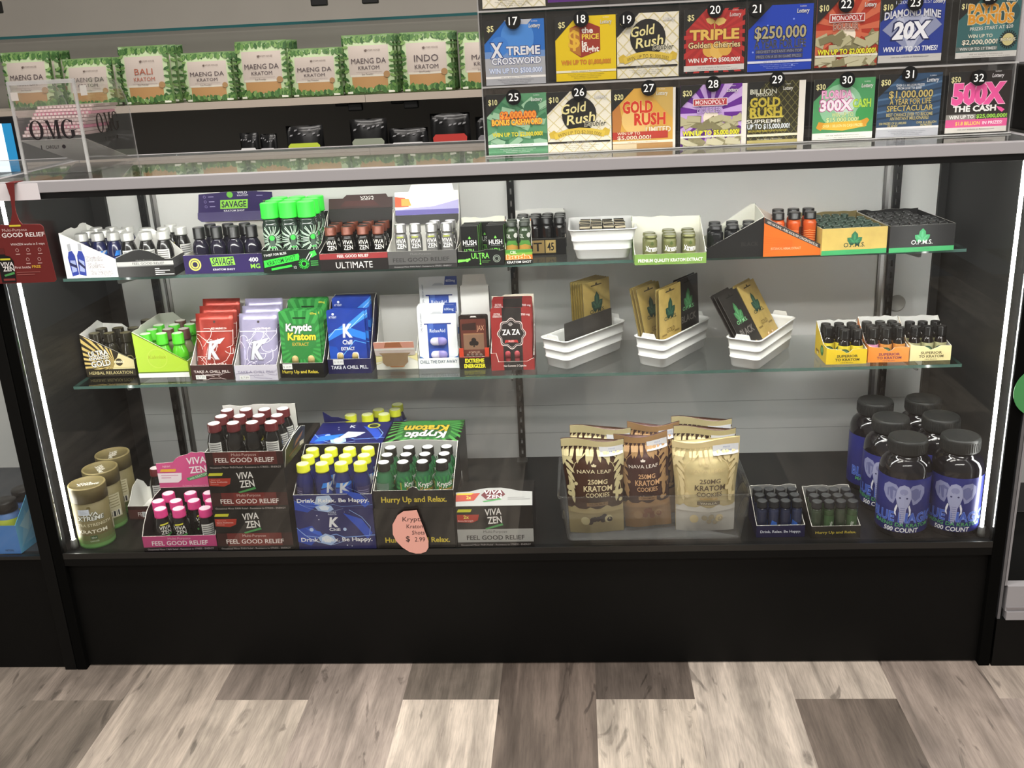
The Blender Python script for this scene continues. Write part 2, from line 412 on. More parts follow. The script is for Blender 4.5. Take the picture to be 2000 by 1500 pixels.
def bracket(x, y0, z, lab):
    b = MB(); f = Fr((x-.0015, 0, z), (0, 1, 0), (0, 0, 1))
    pts = [(y0+.012, -.0065), (.4245, -.0065), (.4245, -.034), (.40, -.034), (y0+.012, -.0195), (y0+.006, -.018), (y0+.0035, -.013), (y0+.006, -.008)]
    b.slab(Fr((x+.0015, 0, z), (0, 1, 0), Z), pts, .003, M('#8f8f8d', .3, .8)); tag(b.build('shelf_bracket'), lab, 'bracket', 'shelf brackets')
for x, nm in ((-.789, 'left'), (-.001, 'middle'), (.785, 'right')):
    bracket(x, .255, S1, 'grey metal bracket under the upper glass shelf, %s slotted upright' % nm)
    bracket(x, .215, S2, 'grey metal bracket under the lower glass shelf, %s slotted upright' % nm)
# ------------------------------------------------------------------ neighbour cases
nl = thing('display_case', 'neighbouring black display case cut off at the left edge', 'display case', (-.8895, 0, 0))
part('base_cabinet', lambda b: b.box(-1.6, .008, 0, -.0025, .446, .2485, BLACK), nl)
part('corner_post', lambda b: b.box(-.0245, -.002, 0, -.0005, .02, .9468, BLACK), nl, bevel=.0015)
part('bottom_track', lambda b: b.box(-1.6, .0, .2488, -.0245, .018, .2555, TRK), nl)
part('side_panel', lambda b: b.box(-.0235, .0205, .2572, -.0195, .436, .9464, SIDEB), nl)
part('back_panel', lambda b: b.box(-1.6, .4366, .2488, -.0195, .4446, .9468, BP), nl)
part('top_rail', lambda b: (b.box(-1.6, -.003, .9468, -.0005, .016, .9654, RAILM), b.box(-1.6, .43, .9468, -.0005, .4466, .9654, RAILM)), nl)
part('top_glass', lambda b: b.box(-1.6, .0165, .9600, -.0195, .4295, .9654, TOPGLASS), nl)
part('front_glass', lambda b: b.box(-1.6, .0036, .2558, -.0248, .0085, .946, GLASS), nl)
part('deck', lambda b: b.box(-1.6, .0205, .2489, -.0195, .4362, .2569, M('#3a3f46', .35)), nl)
nr = thing('display_case', 'neighbouring pale-railed case cut off at the right edge', 'display case', (.8925, 0, 0))
part('base_cabinet', lambda b: b.box(0, -.002, 0, 1.2, .446, .1, BLACK), nr)
part('bottom_rail', lambda b: (b.box(.0145, -.004, .1002, 1.2, .012, .117, RAILM), b.box(.0125, -.001, .117, 1.2, .02, .169, RAILM), b.box(.0145, -.003, .121, 1.2, -.001, .126, M('#8d898b', .4))), nr)
part('corner_post', lambda b: (b.box(.0005, 0, .1002, .0055, .012, .9594, M('#77777a', .4, .4)), b.box(.0075, .002, .1692, .0115, .01, .9594, M('#a9a9ad', .4, .4))), nr)
part('side_glass', lambda b: b.box(.001, .022, .1002, .006, .43, .9594, M('#262625', .3)), nr)
part('back_panel', lambda b: (b.box(.007, .4366, .1002, 1.2, .4446, .9594, BP), b.box(.007, .3, .1692, 1.2, .303, .235, M('#4a4a4a', .5))), nr)
part('top_glass', lambda b: b.box(.0, .0005, .9600, 1.2, .43, .9654, TOPGLASS), nr)
b = MB(); b.slab(Fr((.914, -.0065, .548), X, Z), [(.045*math.cos(i*math.pi/16), .045*math.sin(i*math.pi/16)) for i in range(32)], .0015, '#4f9a5b')
gt = tag(b.build('hanging_tag'), 'round green hanging tag at the right edge of the photo', 'tag')
b = MB(); b.tube([(.9, -.007, .588), (.893, -.007, .612), (.895, -.007, .635), (.91, -.007, .642)], .0018, M('#6d6d6d', .4)); b.build('hook', gt)
# blue tray and jars in the left case
def blue_tray():
    t = MB(); o, i = M('#4a86cf', .35), M('#6cc4f2', .35)
    P = [(-.125, .0105), (-.0675, .0105), (-.0615, .064), (-.0615, .164), (-.125, .164)]
    hs = [.06, .06, .108, .112, .112]
    for k in (0, 1, 2, 3):
        a, c = P[k], P[k+1]; q = [(*a, DZ), (*c, DZ), (*c, DZ+hs[k+1]), (*a, DZ+hs[k])]
        d = Vector((c[0]-a[0], c[1]-a[1], 0)).normalized(); n = Vector((d.y, -d.x, 0))*-.001
        qi = [tuple(Vector(v)+n) for v in q]
        t.add(q+qi, [(0, 1, 2, 3), (7, 6, 5, 4), (3, 2, 6, 7), (0, 3, 7, 4), (1, 5, 6, 2)], i if k == 1 else o)
    t.art(Fr((-.125, .0105, DZ), X, Z, .0575, .06), [('t', 'NATURAL', .62, .12, .07, '#14263f', {'w': .3}), ('p', [(0, .3), (.14, .38), (.1, .55), (0, .5)], '#d9e04c')])
    t.art(Fr((-.0675, .0105, DZ), (.0060, .0535, 0), Z, .0538, .09), [('p', [(.1, .1), (.9, .5), (.6, .9)], '#8ad0f2'), ('p', [(.2, .6), (.6, .4), (.95, .85)], '#a9dff5')])
    o2 = t.build('display_box', loc=(-.8895, 0, .0)); return o2
tag(blue_tray(), 'bright blue display box with tall right side in the left-hand case', 'box')
b = MB(); b.lathe([(0, 0), (.0225, 0), (.0235, .002), (.0235, .072), (.021, .078), (.0195, .081), (0, .081)], M('#5d86c2', .35, noise=.5, nscale=60), 20)
b.art(Cy(.0237, 0, .12, .08), [('p', [(.1, .4), (.5, .5), (.75, .85), (.3, .88)], '#c9d74a'), ('p', [(.45, .2), (.9, .25), (.95, .6), (.6, .55)], '#8fd0ea'), ('r', .6, .12, .75, .3, '#e5e6da')])
jar = empty('supplement_jar'); b.build('jar_body', jar); tag(jar, 'blue tie-dye jar with black lid, left one in the bright blue box', 'jar', 'blue jars in the left case')
b = MB(); b.lathe([(0, .0815), (.022, .0815), (.022, .100), (.0212, .1015), (0, .1015)], M('#1b1b1c', .4), 20); b.build('lid', jar)
jar.location = (-.8895-.0965, .038, DZ); jar.rotation_euler = (0, 0, .3)
dup(jar, (-.8895-.0885, .092, DZ), (0, 0, -.5), 'blue tie-dye jar with black lid, behind and right in the bright blue box')
b = MB(); b.slab(Fr((-.8895-.13, .17, DZ), X, Z), [(0, 0), (.078, 0), (.078, .15), (.05, .165), (0, .155)], .0012, WCARD)
tag(b.build('cardboard_flap'), 'plain white card flap standing behind the blue jars', 'card')
# ------------------------------------------------------------------ back bar: shelves and leaf-print bags
BY = 1.05
SH = M('#bcb0a3', .5, name='beige_shelf'); DARK = M('#191918', .55)
bb = thing('wall_shelf', 'long beige wall shelf carrying leaf-print bags behind the case', 'shelf', (0, 0, 0))
part('shelf_board', lambda b: b.box(-2.0, BY+.004, 1.026, 1.4, 1.355, 1.0415, SH), bb)
part('shelf_lip', lambda b: (b.box(-2.0, BY, 1.0245, -.4165, BY+.004, 1.0435, SH), b.box(-.4155, BY, 1.0245, 1.4, BY+.004, 1.0435, SH)), bb)
b = MB(); b.box(-2, 1.0, .87, 1.4, 1.355, .885, DARK); b.box(-2, 1.02, 0, 1.4, 1.355, .87, DARK)
tag(b.build('back_counter'), 'black low counter holding black pouches under the wall shelf', 'counter')
b = MB(); b.box(-2, 1.06, 1.2265, 1.4, 1.355, 1.2335, SHELFG)
for f in (2, 4, 5): b.m[f] = b.mi(M('#1f5254', .3, name='teal_glass_edge'))
tag(b.build('glass_shelf'), 'clear glass shelf with teal edge high on the grey wall', 'shelf')
b = MB(); b.box(-2, .99, 1.319, 1.4, .994, 1.342, M('#d8c8b2', .5)); [b.box(x, .994, 1.322, x+.03, 1.359, 1.340, SH) for x in (-2, -1.6, 1.37)]
tag(b.build('fascia_board'), 'pale beige fascia board seen as a strip in the top left', 'board')
CL = M('#0d0d0d', .5)
def clip(px, z, y, lab, w=.041, h=.03):
    b = MB(); b.box(-w/2, 0, -h, w/2, .02, 0, CL); b.box(-w/2-.035, .004, -.008, -w/2, .02, .001, CL)
    o = b.build('shelf_clip', loc=(px, y, z), bevel=.003); tag(o, lab, 'clip', 'black shelf clips')
clip(-1.353, 1.3185, .992, 'black clip hanging under the pale fascia, top left corner')
clip(-.503, 1.2958, BY-.05, 'black clip at the top edge above the tall leaf-print bags, left of a pair')
clip(-.372, 1.2948, BY-.05, 'black clip at the top edge above the tall leaf-print bags, right of a pair')
clip(-.449, 1.0235, BY+.012, 'black clip under the beige shelf, below the fifth full bag', .038, .021)
clip(-.298, 1.0235, BY+.012, 'black clip under the beige shelf, nearer the ticket stand', .038, .021)
def leaf(cx, cy, L, ang, kx, wd=.32):
    c, s = math.cos(ang), math.sin(ang); return [(cx+(x*c-y*s)*kx, cy+(x*s+y*c)) for x, y in ((0, 0), (L*.3, L*wd), (L*.75, L*wd*.8), (L, 0), (L*.75, -L*wd*.8), (L*.3, -L*wd))]
def bag(name, h, lines, seed, tcol='#4a4046'):
    w = .14; rn = random.Random(seed); b = MB(); n = 8; D0 = .02
    vs, fs = [], []
    # pillow pouch: sealed flat top, gusseted bottom
    for j in range(n+1):
        t = j/n; z = h*t; d = D0*(1-t)**.7*(1.0)+.0015; ww = w*(1-.02*math.sin(t*3))
        for i in range(9):
            u = i/8; e = math.sin(math.pi*u)**.5
            vs.append((-ww/2+ww*u, -d*e+.004*math.sin(7*u+seed)*t*(1-t), z))
        for i in range(9):
            u = 1-i/8; e = math.sin(math.pi*u)**.5; vs.append((-ww/2+ww*u, d*e*.6, z))
    for j in range(n):
        for i in range(18):
            a = j*18+i; c2 = j*18+(i+1) % 18; fs.append((a, c2, c2+18, a+18))
    fs.append(tuple(reversed(range(18)))); fs.append(tuple(range(n*18, n*18+18)))
    b.add(vs, fs, M('#6d8a58', .3, noise=.35, nscale=60), True)
    class Bf:
        sx, sy, flat, step = w, h, False, (.07, .12)
        def P(s, a, c, l=0):
            a2 = min(1, max(0, a)); c2 = min(1, max(0, c)); e = math.sin(math.pi*min(.985, max(.015, a2)))**.5; d = D0*(1-c2)**.7+.0015
            return Vector((-w/2+w*a2, -d*e-.0012-l-.004*abs(math.sin(math.pi*c2))*.6, h*c2))
    F = Bf(); kx = h/w; g = ['#48703a', '#688f4c', '#375f30', '#7fa25e', '#527a42']
    def grid(x0, y0, x1, y1, col, nn=16):
        b.L += 1; l = .0003+b.L*.00012; v = []
        for j in range(nn+1):
            for i in range(nn+1): v.append(F.P(x0+(x1-x0)*i/nn, y0+(y1-y0)*j/nn, l))
        b.add(v, [(j*(nn+1)+i, j*(nn+1)+i+1, (j+1)*(nn+1)+i+1, (j+1)*(nn+1)+i) for j in range(nn) for i in range(nn)], col)
    pale = M('#c9bdb3', .35); grid(.04, .05, .96, .95, M('#bfd3a6', .35)); grid(.12, .3, .88, .82, pale)
    grid(.16, .1, .84, .31, M('#b98f5e', .4)); grid(.14, .30, .86, .335, M('#d9d3c4', .35))
    for i in range(26):
        x = i/25; b.art(F, [('p', leaf(x, .01+rn.random()*.04, .10+.06*abs(x-.5)*2, rn.uniform(.9, 2.2), kx), g[i % 5])], .0010)
        b.art(F, [('p', leaf(x, .99-rn.random()*.03, .09+.09*abs(x-.5)+.02*rn.random(), -rn.uniform(.9, 2.2), kx), g[(i+2) % 5])], .0010)
    for i in range(9):
        y = .12+.085*i
        b.art(F, [('p', leaf(.01, y, .11, rn.uniform(-.9, .9), kx, .22), g[i % 5]), ('p', leaf(.99, y, .11, math.pi+rn.uniform(-.9, .9), kx, .22), g[(i+1) % 5])], .0010)
    b.art(F, [('p', leaf(.44, .72, .05, .8, kx), '#5b4a40'), ('t', 'KRATOM HOUSE', .58, .74, .028, '#7a6c66', {'w': .3})], .0012)
    y = .565
    for i, (tx, hh, ww) in enumerate(lines):
        b.art(F, [('t', tx, .5, y, hh, tcol, {'w': ww})], .0012); y -= hh+.03
    b.art(F, [('l', [(.25, y+.02), (.75, y+.02)], .004, '#9b8f86'), ('t', '3oz Powder', .47, .345, .03, '#6c625c', {'w': .22}), ('c', .83, .33, .055, '#a9855a')], .0012)
    b.art(F, [('p', [(.05, .02), (.16, .02), (.16, .06), (.05, .05)], '#e6ead9'), ('p', [(.84, .02), (.95, .02), (.95, .05), (.84, .06)], '#e6ead9')], .001)
    return b.build(name)
BAGM = [('MAENG DA', .085, .66), ('KRATOM', .06, .4)]
bagk = {}
def getbag(k, h, seed):
    key = (k, h)
    if key not in bagk:
        ln = {'MAENG': BAGM, 'BALI': [('BALI', .1, .36), ('KRATOM', .065, .42)], 'INDO': [('INDO', .11, .46), ('KRATOM', .07, .45)], 'MALAY': [('MALAY', .085, .5), ('KRATOM', .065, .42)]}[k]
        bagk[key] = bag('leaf_print_pouch', h, ln, seed, '#b0624c' if k == 'BALI' else '#55494c'); return bagk[key]
    o = bagk[key].copy(); COL.objects.link(o); return o
BAGS = [(-1.334, 'MAENG', .150, 'cut by the left edge'), (-1.166, 'MAENG', .126, 'above the clear stand'), (-1.008, 'BALI', .150, 'with red lettering'), (-.838, 'MAENG', .126, 'right of the red-lettered one'),
        (-.688, 'MAENG', .148, 'under the teal shelf edge, full height'), (-.547, 'MAENG', .123, 'short, with glare across its middle'), (-.401, 'MAENG', .150, 'above the seam of the shelf lip'), (-.247, 'INDO', .150, 'with four-letter heading'), (-.093, 'MALAY', .143, 'half hidden by the ticket stand')]
for i, (x, k, h, lab) in enumerate(BAGS):
    o = getbag(k, h, i+1); o.location = (x, BY+.027, 1.0437); o.rotation_euler = (0, 0, random.uniform(-.05, .05))
    tag(o, 'front green leaf-print pouch on the wall shelf, '+lab, 'pouch', 'leaf-print pouches on the wall shelf')
    for j in (1, 2):
        o = getbag(k, h, i+1); o.location = (x+.001*j+random.uniform(-.002, .002), BY+.027+.052*j, 1.0437)
        tag(o, '%s green pouch in the file %s' % ('second' if j == 1 else 'rear', lab.replace(', full height', '')), 'pouch', 'leaf-print pouches on the wall shelf')
# black pouches on the lower counter
def bpouch(col, h, w, seed):
    b = MB(); rn = random.Random(seed); n = 6; vs, fs = [], []
    for j in range(n+1):
        t = j/n; d = .022*(1-t)**.6+.001
        for i in range(7): u = i/6; vs.append((-w/2+w*u, -d*math.sin(math.pi*u)**.5+.003*math.sin(9*u+seed)*t, h*t))
        for i in range(7): u = 1-i/6; vs.append((-w/2+w*u, d*.6*math.sin(math.pi*u)**.5, h*t))
    for j in range(n):
        for i in range(14): a = j*14+i; c = j*14+(i+1) % 14; fs.append((a, c, c+14, a+14))
    fs += [tuple(reversed(range(14))), tuple(range(n*14, n*14+14))]
    b.add(vs, fs, M('#101011', .28), True)
    F = Fr((-w/2, -.0245, 0), X, (0, .012/h, 1), w, h)
    b.art(F, [('p', [(.1, .05), (.9, .05), (.93, .42), (.86, .5), (.14, .5), (.07, .42)], col)])
    for k in range(7):
        x = .1+.12*k+rn.random()*.04; y = .66+.2*rn.random(); b.art(F, [('p', [(x, y), (x+.07, y+.02), (x+.09, y+.06), (x+.02, y+.05)], '#8d8d90')])
    return b.build('foil_pouch')
for x, w, h, col, lab in ((-.735, .05, .075, '#dcdcdc', 'white front, left of the lime one'), (-.683, .045, .07, '#cfcfd2', 'small white front, beside the lime one'), (-.583, .1, .088, '#b7c93c', 'lime green front'), (-.41, .1, .098, '#8d9483', 'grey-green front'), (-.305, .105, .07, '#e2e2e2', 'plain white front'), (-.192, .105, .103, '#b8332c', 'red front'), (-.075, .1, .09, '#77757a', 'grey front, beside the ticket stand')):
    tag(bpouch(col, h, w, int(-x*100)), 'black foil pouch on the low back counter with '+lab, 'pouch', 'black pouches on the back counter').location = (x, 1.03, .8853)
# monitor at the left edge
mo = thing('monitor', 'black-framed screen glowing white and blue at the left edge', 'monitor', (-1.32, .8, 0))
part('bezel', lambda b: b.box(-.16, 0, .893, .075, .02, 1.04, M('#101317', .3)), mo, bevel=.002)
part('screen', lambda b: (b.box(-.15, -.001, .92, .042, .0, 1.024, emit('screen_white', '#e8f4fb', 1.3)), b.box(.042, -.001, .92, .066, 0, 1.024, emit('screen_blue', '#2f86b5', .8))), mo)
part('stand', lambda b: b.box(-.1, .004, .7, -.04, .016, .893, M('#101317', .3)), mo)
# ------------------------------------------------------------------ packages: builders
class Tray:
    """open card box, local origin at the middle of the front bottom edge; profiles are heights or [(along, height), ...]"""
    def __init__(s, Wd, D, f, r, b, l, outer, inner=CARD, t=.0012):
        s.W, s.D, s.t = Wd, D, t; s.w = {k: MB() for k in 'frblx'}; s.kids = []
        g = lambda p, i: p if not isinstance(p, list) else p[i][1]
        mx = lambda p: p if not isinstance(p, list) else max(h for _, h in p)
        s.H = {'f': mx(f), 'r': mx(r), 'b': mx(b), 'l': mx(l)}
        c = {'f': ((-Wd/2, 0), (Wd/2, 0)), 'r': ((Wd/2, 0), (Wd/2, D)), 'b': ((Wd/2, D), (-Wd/2, D)), 'l': ((-Wd/2, D), (-Wd/2, 0))}
        om = outer if isinstance(outer, dict) else {}; dflt = outer if not om else om.get('f')
        for k, p in (('f', f), ('r', r), ('b', b), ('l', l)):
            if p is None: continue
            a, e = Vector((*c[k][0], 0)), Vector((*c[k][1], 0)); d = (e-a); L = d.length; d.normalize(); n = Vector((d.y, -d.x, 0))
            prof = p if isinstance(p, list) else [(0, p), (1, p)]
            mb = s.w[k]
            vs = []
            for q, h in prof:
                P = a+d*(L*q); I = a+d*(t+(L-2*t)*q)-n*t
                vs += [P, P+Vector((0, 0, h)), I+Vector((0, 0, t)), I+Vector((0, 0, h))]
            fo, fi, fr = [], [], []
            for i in range(len(prof)-1):
                j = 4*i; fo.append((j, j+4, j+5, j+1)); fi.append((j+2, j+3, j+7, j+6)); fr.append((j+1, j+5, j+7, j+3))
            mb.add(vs, fo, om.get(k, dflt)); mb.add(vs, fi, inner); mb.add(vs, fr, CARD)
        mb = s.w['x']
        mb.add([(-Wd/2, 0, 0), (Wd/2, 0, 0), (Wd/2, D, 0), (-Wd/2, D, 0)], [(3, 2, 1, 0)], dflt)
        mb.add([(-Wd/2+t, t, t), (Wd/2-t, t, t), (Wd/2-t, D-t, t), (-Wd/2+t, D-t, t)], [(0, 1, 2, 3)], inner)
    def art(s, k, cmds):
        W, D, t = s.W, s.D, s.t; H = s.H.get(k[0], .1)
        fr = {'f': Fr((-W/2, 0, 0), X, Z, W, H), 'r': Fr((W/2, 0, 0), (0, 1, 0), Z, D, H), 'l': Fr((-W/2, D, 0), (0, -1, 0), Z, D, H), 'bi': Fr((-W/2, D-t, 0), X, Z, W, H)}[k]
        s.w[k[0]].art(fr, cmds)
    def make(s, label, cat, x, y, z, rz=0, group=None, name='display_box'):
        o = thing(name, label, cat, (x, y, z), rz, group)
        for k, nm in (('f', 'front_panel'), ('r', 'side_panel'), ('l', 'side_panel'), ('b', 'back_panel'), ('x', 'base')): s.w[k].build(nm, o)
        for nm, fn in s.kids:
            b = MB(); fn(b); b.build(nm, o)
        return o
def torn(h, d, n, seed, h1=None):
    rn = random.Random(seed); h1 = h if h1 is None else h1
    return [(i/n, h+(h1-h)*i/n+(rn.uniform(-d, d) if 0 < i < n else 0)) for i in range(n+1)]
# bottles ------------------------------------------------------------------
def bottle(name, r, hs, hn, h, rc, body, cap, top=None, art=None, neck=None, n=18, capr=None, ribs=False):
    """body to shoulder hs, neck to hn, cap to h"""
    b = MB(); rn = rc*.86; bm = body if not isinstance(body, str) else M(body, .22, coat=.3)
    b.lathe([(0, 0), (r*.9, 0), (r, .0025), (r, hs*.96), (r*.97, hs), (r*.86, hs+(hn-hs)*.45), (rn*1.08, hs+(hn-hs)*.9), (rn, hn), (rn, hn+.002), (0, hn+.002)], bm, n)
    o = empty(name); b.build('body', o)
    if art: lb = MB(); art(lb, r); lb.build('label', o)
    c = MB(); cm = cap if not isinstance(cap, str) else M(cap, .38); tm = cm if top is None else (top if not isinstance(top, str) else M(top, .3))
    c.lathe([(0, hn+.0025), (rc, hn+.0025), (rc, hn+.0045), (rc*.97, hn+.005), (rc*.97, h-.0012), (rc*.9, h), (rc*.84, h, cm), (0, h, tm)], cm, n)
    c.build('cap', o); return o
VZW = [('t', 'VIVA', .5, .735, .12, '#f4f2ec', {'b': 1.5, 'it': .4, 'w': .22}), ('t', 'ZEN', .515, .58, .13, '#f4f2ec', {'b': 1.5, 'w': .2})]
def viva_label(body_z=.012, hh=.046, band='#f0e94c', lime=True):
    def f(b, r):
        F = Cy(r+.0002, 0, 2*math.pi*r, .06)
        b.art(F, VZW+[('p', [(.38, .42), (.62, .52), (.64, .46), (.40, .36)], '#53a457')]+([('p', [(.41, .82), (.57, .84), (.58, .89), (.42, .87)], band)] if lime else []))
        b.art(F, [('r', .8, .1, 1.04, .85, '#d9d9d6')]+[('r', .82, .14+.07*i, 1.02, .17+.07*i, '#6c6c6c') for i in range(10)])
    return f
def grid_bottles(protos, n, rows, x0, y0, dx, dy, z, what, where, group, skip=(), pick=None, rot=None, jit=.0012, skew=0.0):
    """copies of the prototypes in rows; the first placing uses each prototype itself"""
    for j in range(rows):
        for i in range(n):
            if (i, j) in skip: continue
            p = pick(i, j) if pick else 0
            pr = protos[p]; lab = '%s, %s %s, %s' % (what if isinstance(what, str) else what[p], row(j, rows), nth(i, n), where)
            loc = (x0+dx*i+skew*j+random.uniform(-jit, jit), y0+dy*j+random.uniform(-jit, jit), z)
            rr = (rot(i, j) if rot else random.uniform(-.5, .5))+face(loc[0], loc[1])
            if pr.get('used'): dup(pr, loc, (0, 0, rr), lab, group)
            else:
                pr['used'] = 1; pr.location = loc; pr.rotation_euler = (0, 0, rr); tag(pr, lab, 'bottle', group)
def face(x, y): return math.atan2(CP[0]-x, y-CP[1])
# ------------------------------------------------------------------ UPPER SHELF
z = S1+.0003
# white wedge box of blue shots, far left
t = Tray(.106, .115, [(0, .091), (1, .036)], .036, [(0, .036), (.3, .05), (.7, .074), (1, .09)], torn(.092, .003, 9, 2, .091), M('#f0f1f3', .35), WCARD)
def bot(cx, a): 
    c, s = math.cos(a), math.sin(a); q = lambda x, y: (cx+(x*c-y*s)*.42, .36+(x*s+y*c))
    return [('p', [q(-.16, -.3), q(.16, -.3), q(.17, .12), q(.08, .24), q(-.08, .24), q(-.17, .12)], '#2b3f9c'), ('p', [q(-.12, -.22), q(.1, -.22), q(.13, .02), q(-.1, .05)], '#a9b4dd'), ('p', [q(-.17, -.05), q(.15, -.16), q(.16, -.1), q(-.16, .02)], '#1c1c4e'), ('p', [q(-.075, .25), q(.075, .25), q(.075, .4), q(-.075, .4)], '#b5b6ba')]
t.art('f', bot(.17, .12)+bot(.34, -.12)+[('t', 'Drink.', .60, .42, .1, '#f8f8f8', {'ol': '#8a7d7c', 'b': 1, 'ow': 4}), ('t', 'Relax.', .62, .27, .1, '#f8f8f8', {'ol': '#8a7d7c', 'b': 1, 'ow': 4}), ('t', 'Be Happy.', .70, .12, .1, '#f8f8f8', {'ol': '#8a7d7c', 'b': 1, 'w': .42, 'ow': 4})])
t.make('white wedge box of blue shots with printed bottles, far left of upper shelf', 'box', -.8305, .241, z)
SIL = M('#c9c9c6', .28, .35, name='silver_plastic')
def k_art(b, r):
    F = Cy(r+.0002, 0, 2*math.pi*r, .06); b.art(F, [('p', [(.3, .1), (.7, .1), (.7, .8), (.3, .6)], '#1b3fa0'), ('p', [(.32, .66), (.68, .74), (.66, .83), (.36, .83)], '#2f86e4'), ('t', 'K', .5, .66, .30, '#cfd3da', {'b': 4, 'it': .5}), ('r', .78, .1, 1.02, .7, '#3a3563')]+[('r', .8, .14+.07*i, 1.0, .16+.07*i, '#8f8bb0') for i in range(7)])
kb_sil = bottle('shot_bottle', .0165, .05, .066, .084, .0125, M('#1a1f4a', .2, coat=.4), SIL, None, k_art)
grid_bottles([kb_sil], 3, 3, -.850, .263, .033, .033, z+.0015, 'silver-capped blue bottle', 'in the white wedge box', 'silver-capped blue shots', rot=lambda i, j: .9 if i == 2 else .2)
# silver box with rounded front
arch = [(0, .040), (.15, .047), (.33, .054), (.45, .055), (.6, .051), (.75, .043), (.85, .035), (1, .035)]
SILB = M('#8d8d8b', .28, .75, name='silver_foil_card'); BLK = M('#191918', .35)
t = Tray(.115, .06, arch, .036, [(0, .036), (.3, .07), (.5, .085), (.75, .08), (1, .04)], .04, SILB, WCARD)
t.art('f', [('p', [(0, .5), (.85, .5), (1, .5), (1, .62), (.87, .63), (.74, .78), (.6, .92), (.45, .985), (.33, .96), (.15, .83), (0, .70)], '#1d1d1c'), ('r', 0, .42, 1, .56, '#c2c2bf'), ('r', .0, 0, 1, .38, M('#3b3a39', .3, .6)), ('t', 'FEEL GOOD RELIEF', .56, .485, .08, '#4a4a48', {'w': .56, 'b': 1}), ('t', 'Multi-Purpose', .5, .6, .05, '#8a8a88', {'w': .3})] + [('r', .66, .27-.07*i, .66+w, .3-.07*i, '#d8d8d6') for i, w in enumerate((.08, .26, .17, .33))])
t.art('r', [('r', 0, 0, 1, .45, '#1d1d1c'), ('t', 'FEEL', .45, .7, .25, '#6d6d6b', {'w': .5})])
t.make('silver foil box with a rounded black front, second on upper shelf', 'box', -.7155, .233, z)
vz_sil = bottle('shot_bottle', .0165, .05, .066, .084, .0128, M('#191817', .2, coat=.4), SIL, None, viva_label())
grid_bottles([vz_sil], 3, 1, -.752, .253, .0365, .034, z+.0015, 'silver-capped black bottle', 'in the silver foil box', 'silver-capped black shots', rot=lambda i, j: (-2.7, -2.5, -2.9)[i], skew=.006)
grid_bottles([vz_sil], 3, 1, -.738, .276+.035, .0365, .034, z, 'silver-capped black bottle behind', 'on glass behind the silver foil box', 'silver-capped black shots', rot=lambda i, j: -2.2)
vz_sil2 = dup(vz_sil, (-.70, .345, z), (0, 0, -2), 'silver-capped black bottle standing alone at the back, behind the foil box', 'silver-capped black shots')
# purple box
PUR = M('#33275a', .35, noise=.1, name='purple_card'); GRN = '#8fd14a'
t = Tray(.1605, .112, .037, .037, .05, .037, PUR, CARD)
bolts = [('c', .14, .5, .34, '#e3dc6a'), ('c', .14, .5, .26, '#33275a'), ('c', .14, .5, .22, '#d7cf62'), ('c', .14, .5, .14, '#2a2347')]
t.art('f', bolts+[('p', [(.335, .84), (.635, .88), (.65, .42), (.355, .38)], GRN), ('t', 'SAVAGE', .495, .63, .36, '#241c40', {'w': .27, 'b': 2, 'it': .5}), ('t', 'KRATOM SHOT', .5, .2, .1, '#eceaf2', {'w': .28, 'b': 1}), ('t', '400', .885, .68, .22, '#f1f0ee', {'w': .12, 'b': 2, 'it': .3}), ('t', 'MG', .9, .33, .24, GRN, {'w': .12, 'b': 2})])
def sav_head(b):
    # folded header: tall front board with a rounded crest and a hanging lip
    w = .160; F = Fr((-w/2+.002, .1015, .105), X, (0, -.10, .99), w, .040)
    P = [(0, 0), (w, 0), (w+.001, .038), (w*.82, .040), (w*.79, .049), (w*.74, .053), (w*.40, .054), (w*.35, .049), (w*.33, .040), (w*.05, .038)]
    b.slab(F, P, .0014, PUR, CARD)
    b.art(F, [('p', [(.30, .16), (.66, .16), (.68, .62), (.32, .62)], GRN), ('t', 'SAVAGE', .49, .39, .30, '#241c40', {'w': .33, 'b': 2, 'it': .5}), ('t', 'KRATOM SHOT', .48, .06, .09, '#eceaf2', {'w': .27, 'b': 1}), ('c', .455, .88, .16, '#6fbf45'), ('t', 'WILD', .62, .97, .12, '#f0eef5', {'w': .13, 'b': 1}), ('t', 'KRATOM', .62, .83, .08, '#f0eef5', {'w': .14})]
           + [('o', .12, y, .05, .07, '#8d83b5') for y in (.3, .55, .8)]+[('r', .17, y-.02, .24, y+.02, '#a49cc6') for y in (.3, .55, .8)]+[('t', '400', .92, .22, .13, '#f0eef5', {'w': .08}), ('t', 'MG', .9, .5, .1, GRN), ('r', .8, .78, .88, .81, '#a49cc6')])
    F2 = Fr((-w/2+.001, .0955, .087), X, (0, .30, .95), w, .019)
    b.slab(F2, [(.008, 0), (w-.004, 0), (w, .006), (w, .019), (0, .019), (0, .006)], .0014, PUR, CARD)
    b.slab(Fr((-w/2+.012, .1065, .03), X, Z), [(0, 0), (.135, 0), (.135, .085), (0, .085)], .001, CARD)
t.kids.append(('header', sav_head))
t.make('purple display box with green lettering and a folded header above it', 'box', -.5620, .244, z, -.02)
def sav_art(b, r): b.art(Cy(r+.0002, 0, 2*math.pi*r, .06), [('c', .5, .62, .16, '#5fae45'), ('t', 'WILD', .5, .3, .12, '#4f9a3d', {'b': 1, 'w': .2}), ('r', .47, .3, .53, .62, '#7ccf5a')])
sv = bottle('shot_bottle', .0165, .049, .062, .087, .0118, M('#1a1728', .15, coat=.5), M('#161616', .3), '#4b4b4b', sav_art)
grid_bottles([sv], 4, 2, -.6115, .266, .0355, .034, z+.0015, 'black-capped dark bottle', 'in the purple box', 'black shots in the purple box', rot=lambda i, j: 3 if j == 0 else .3, skew=.012, skip=((3, 1),))
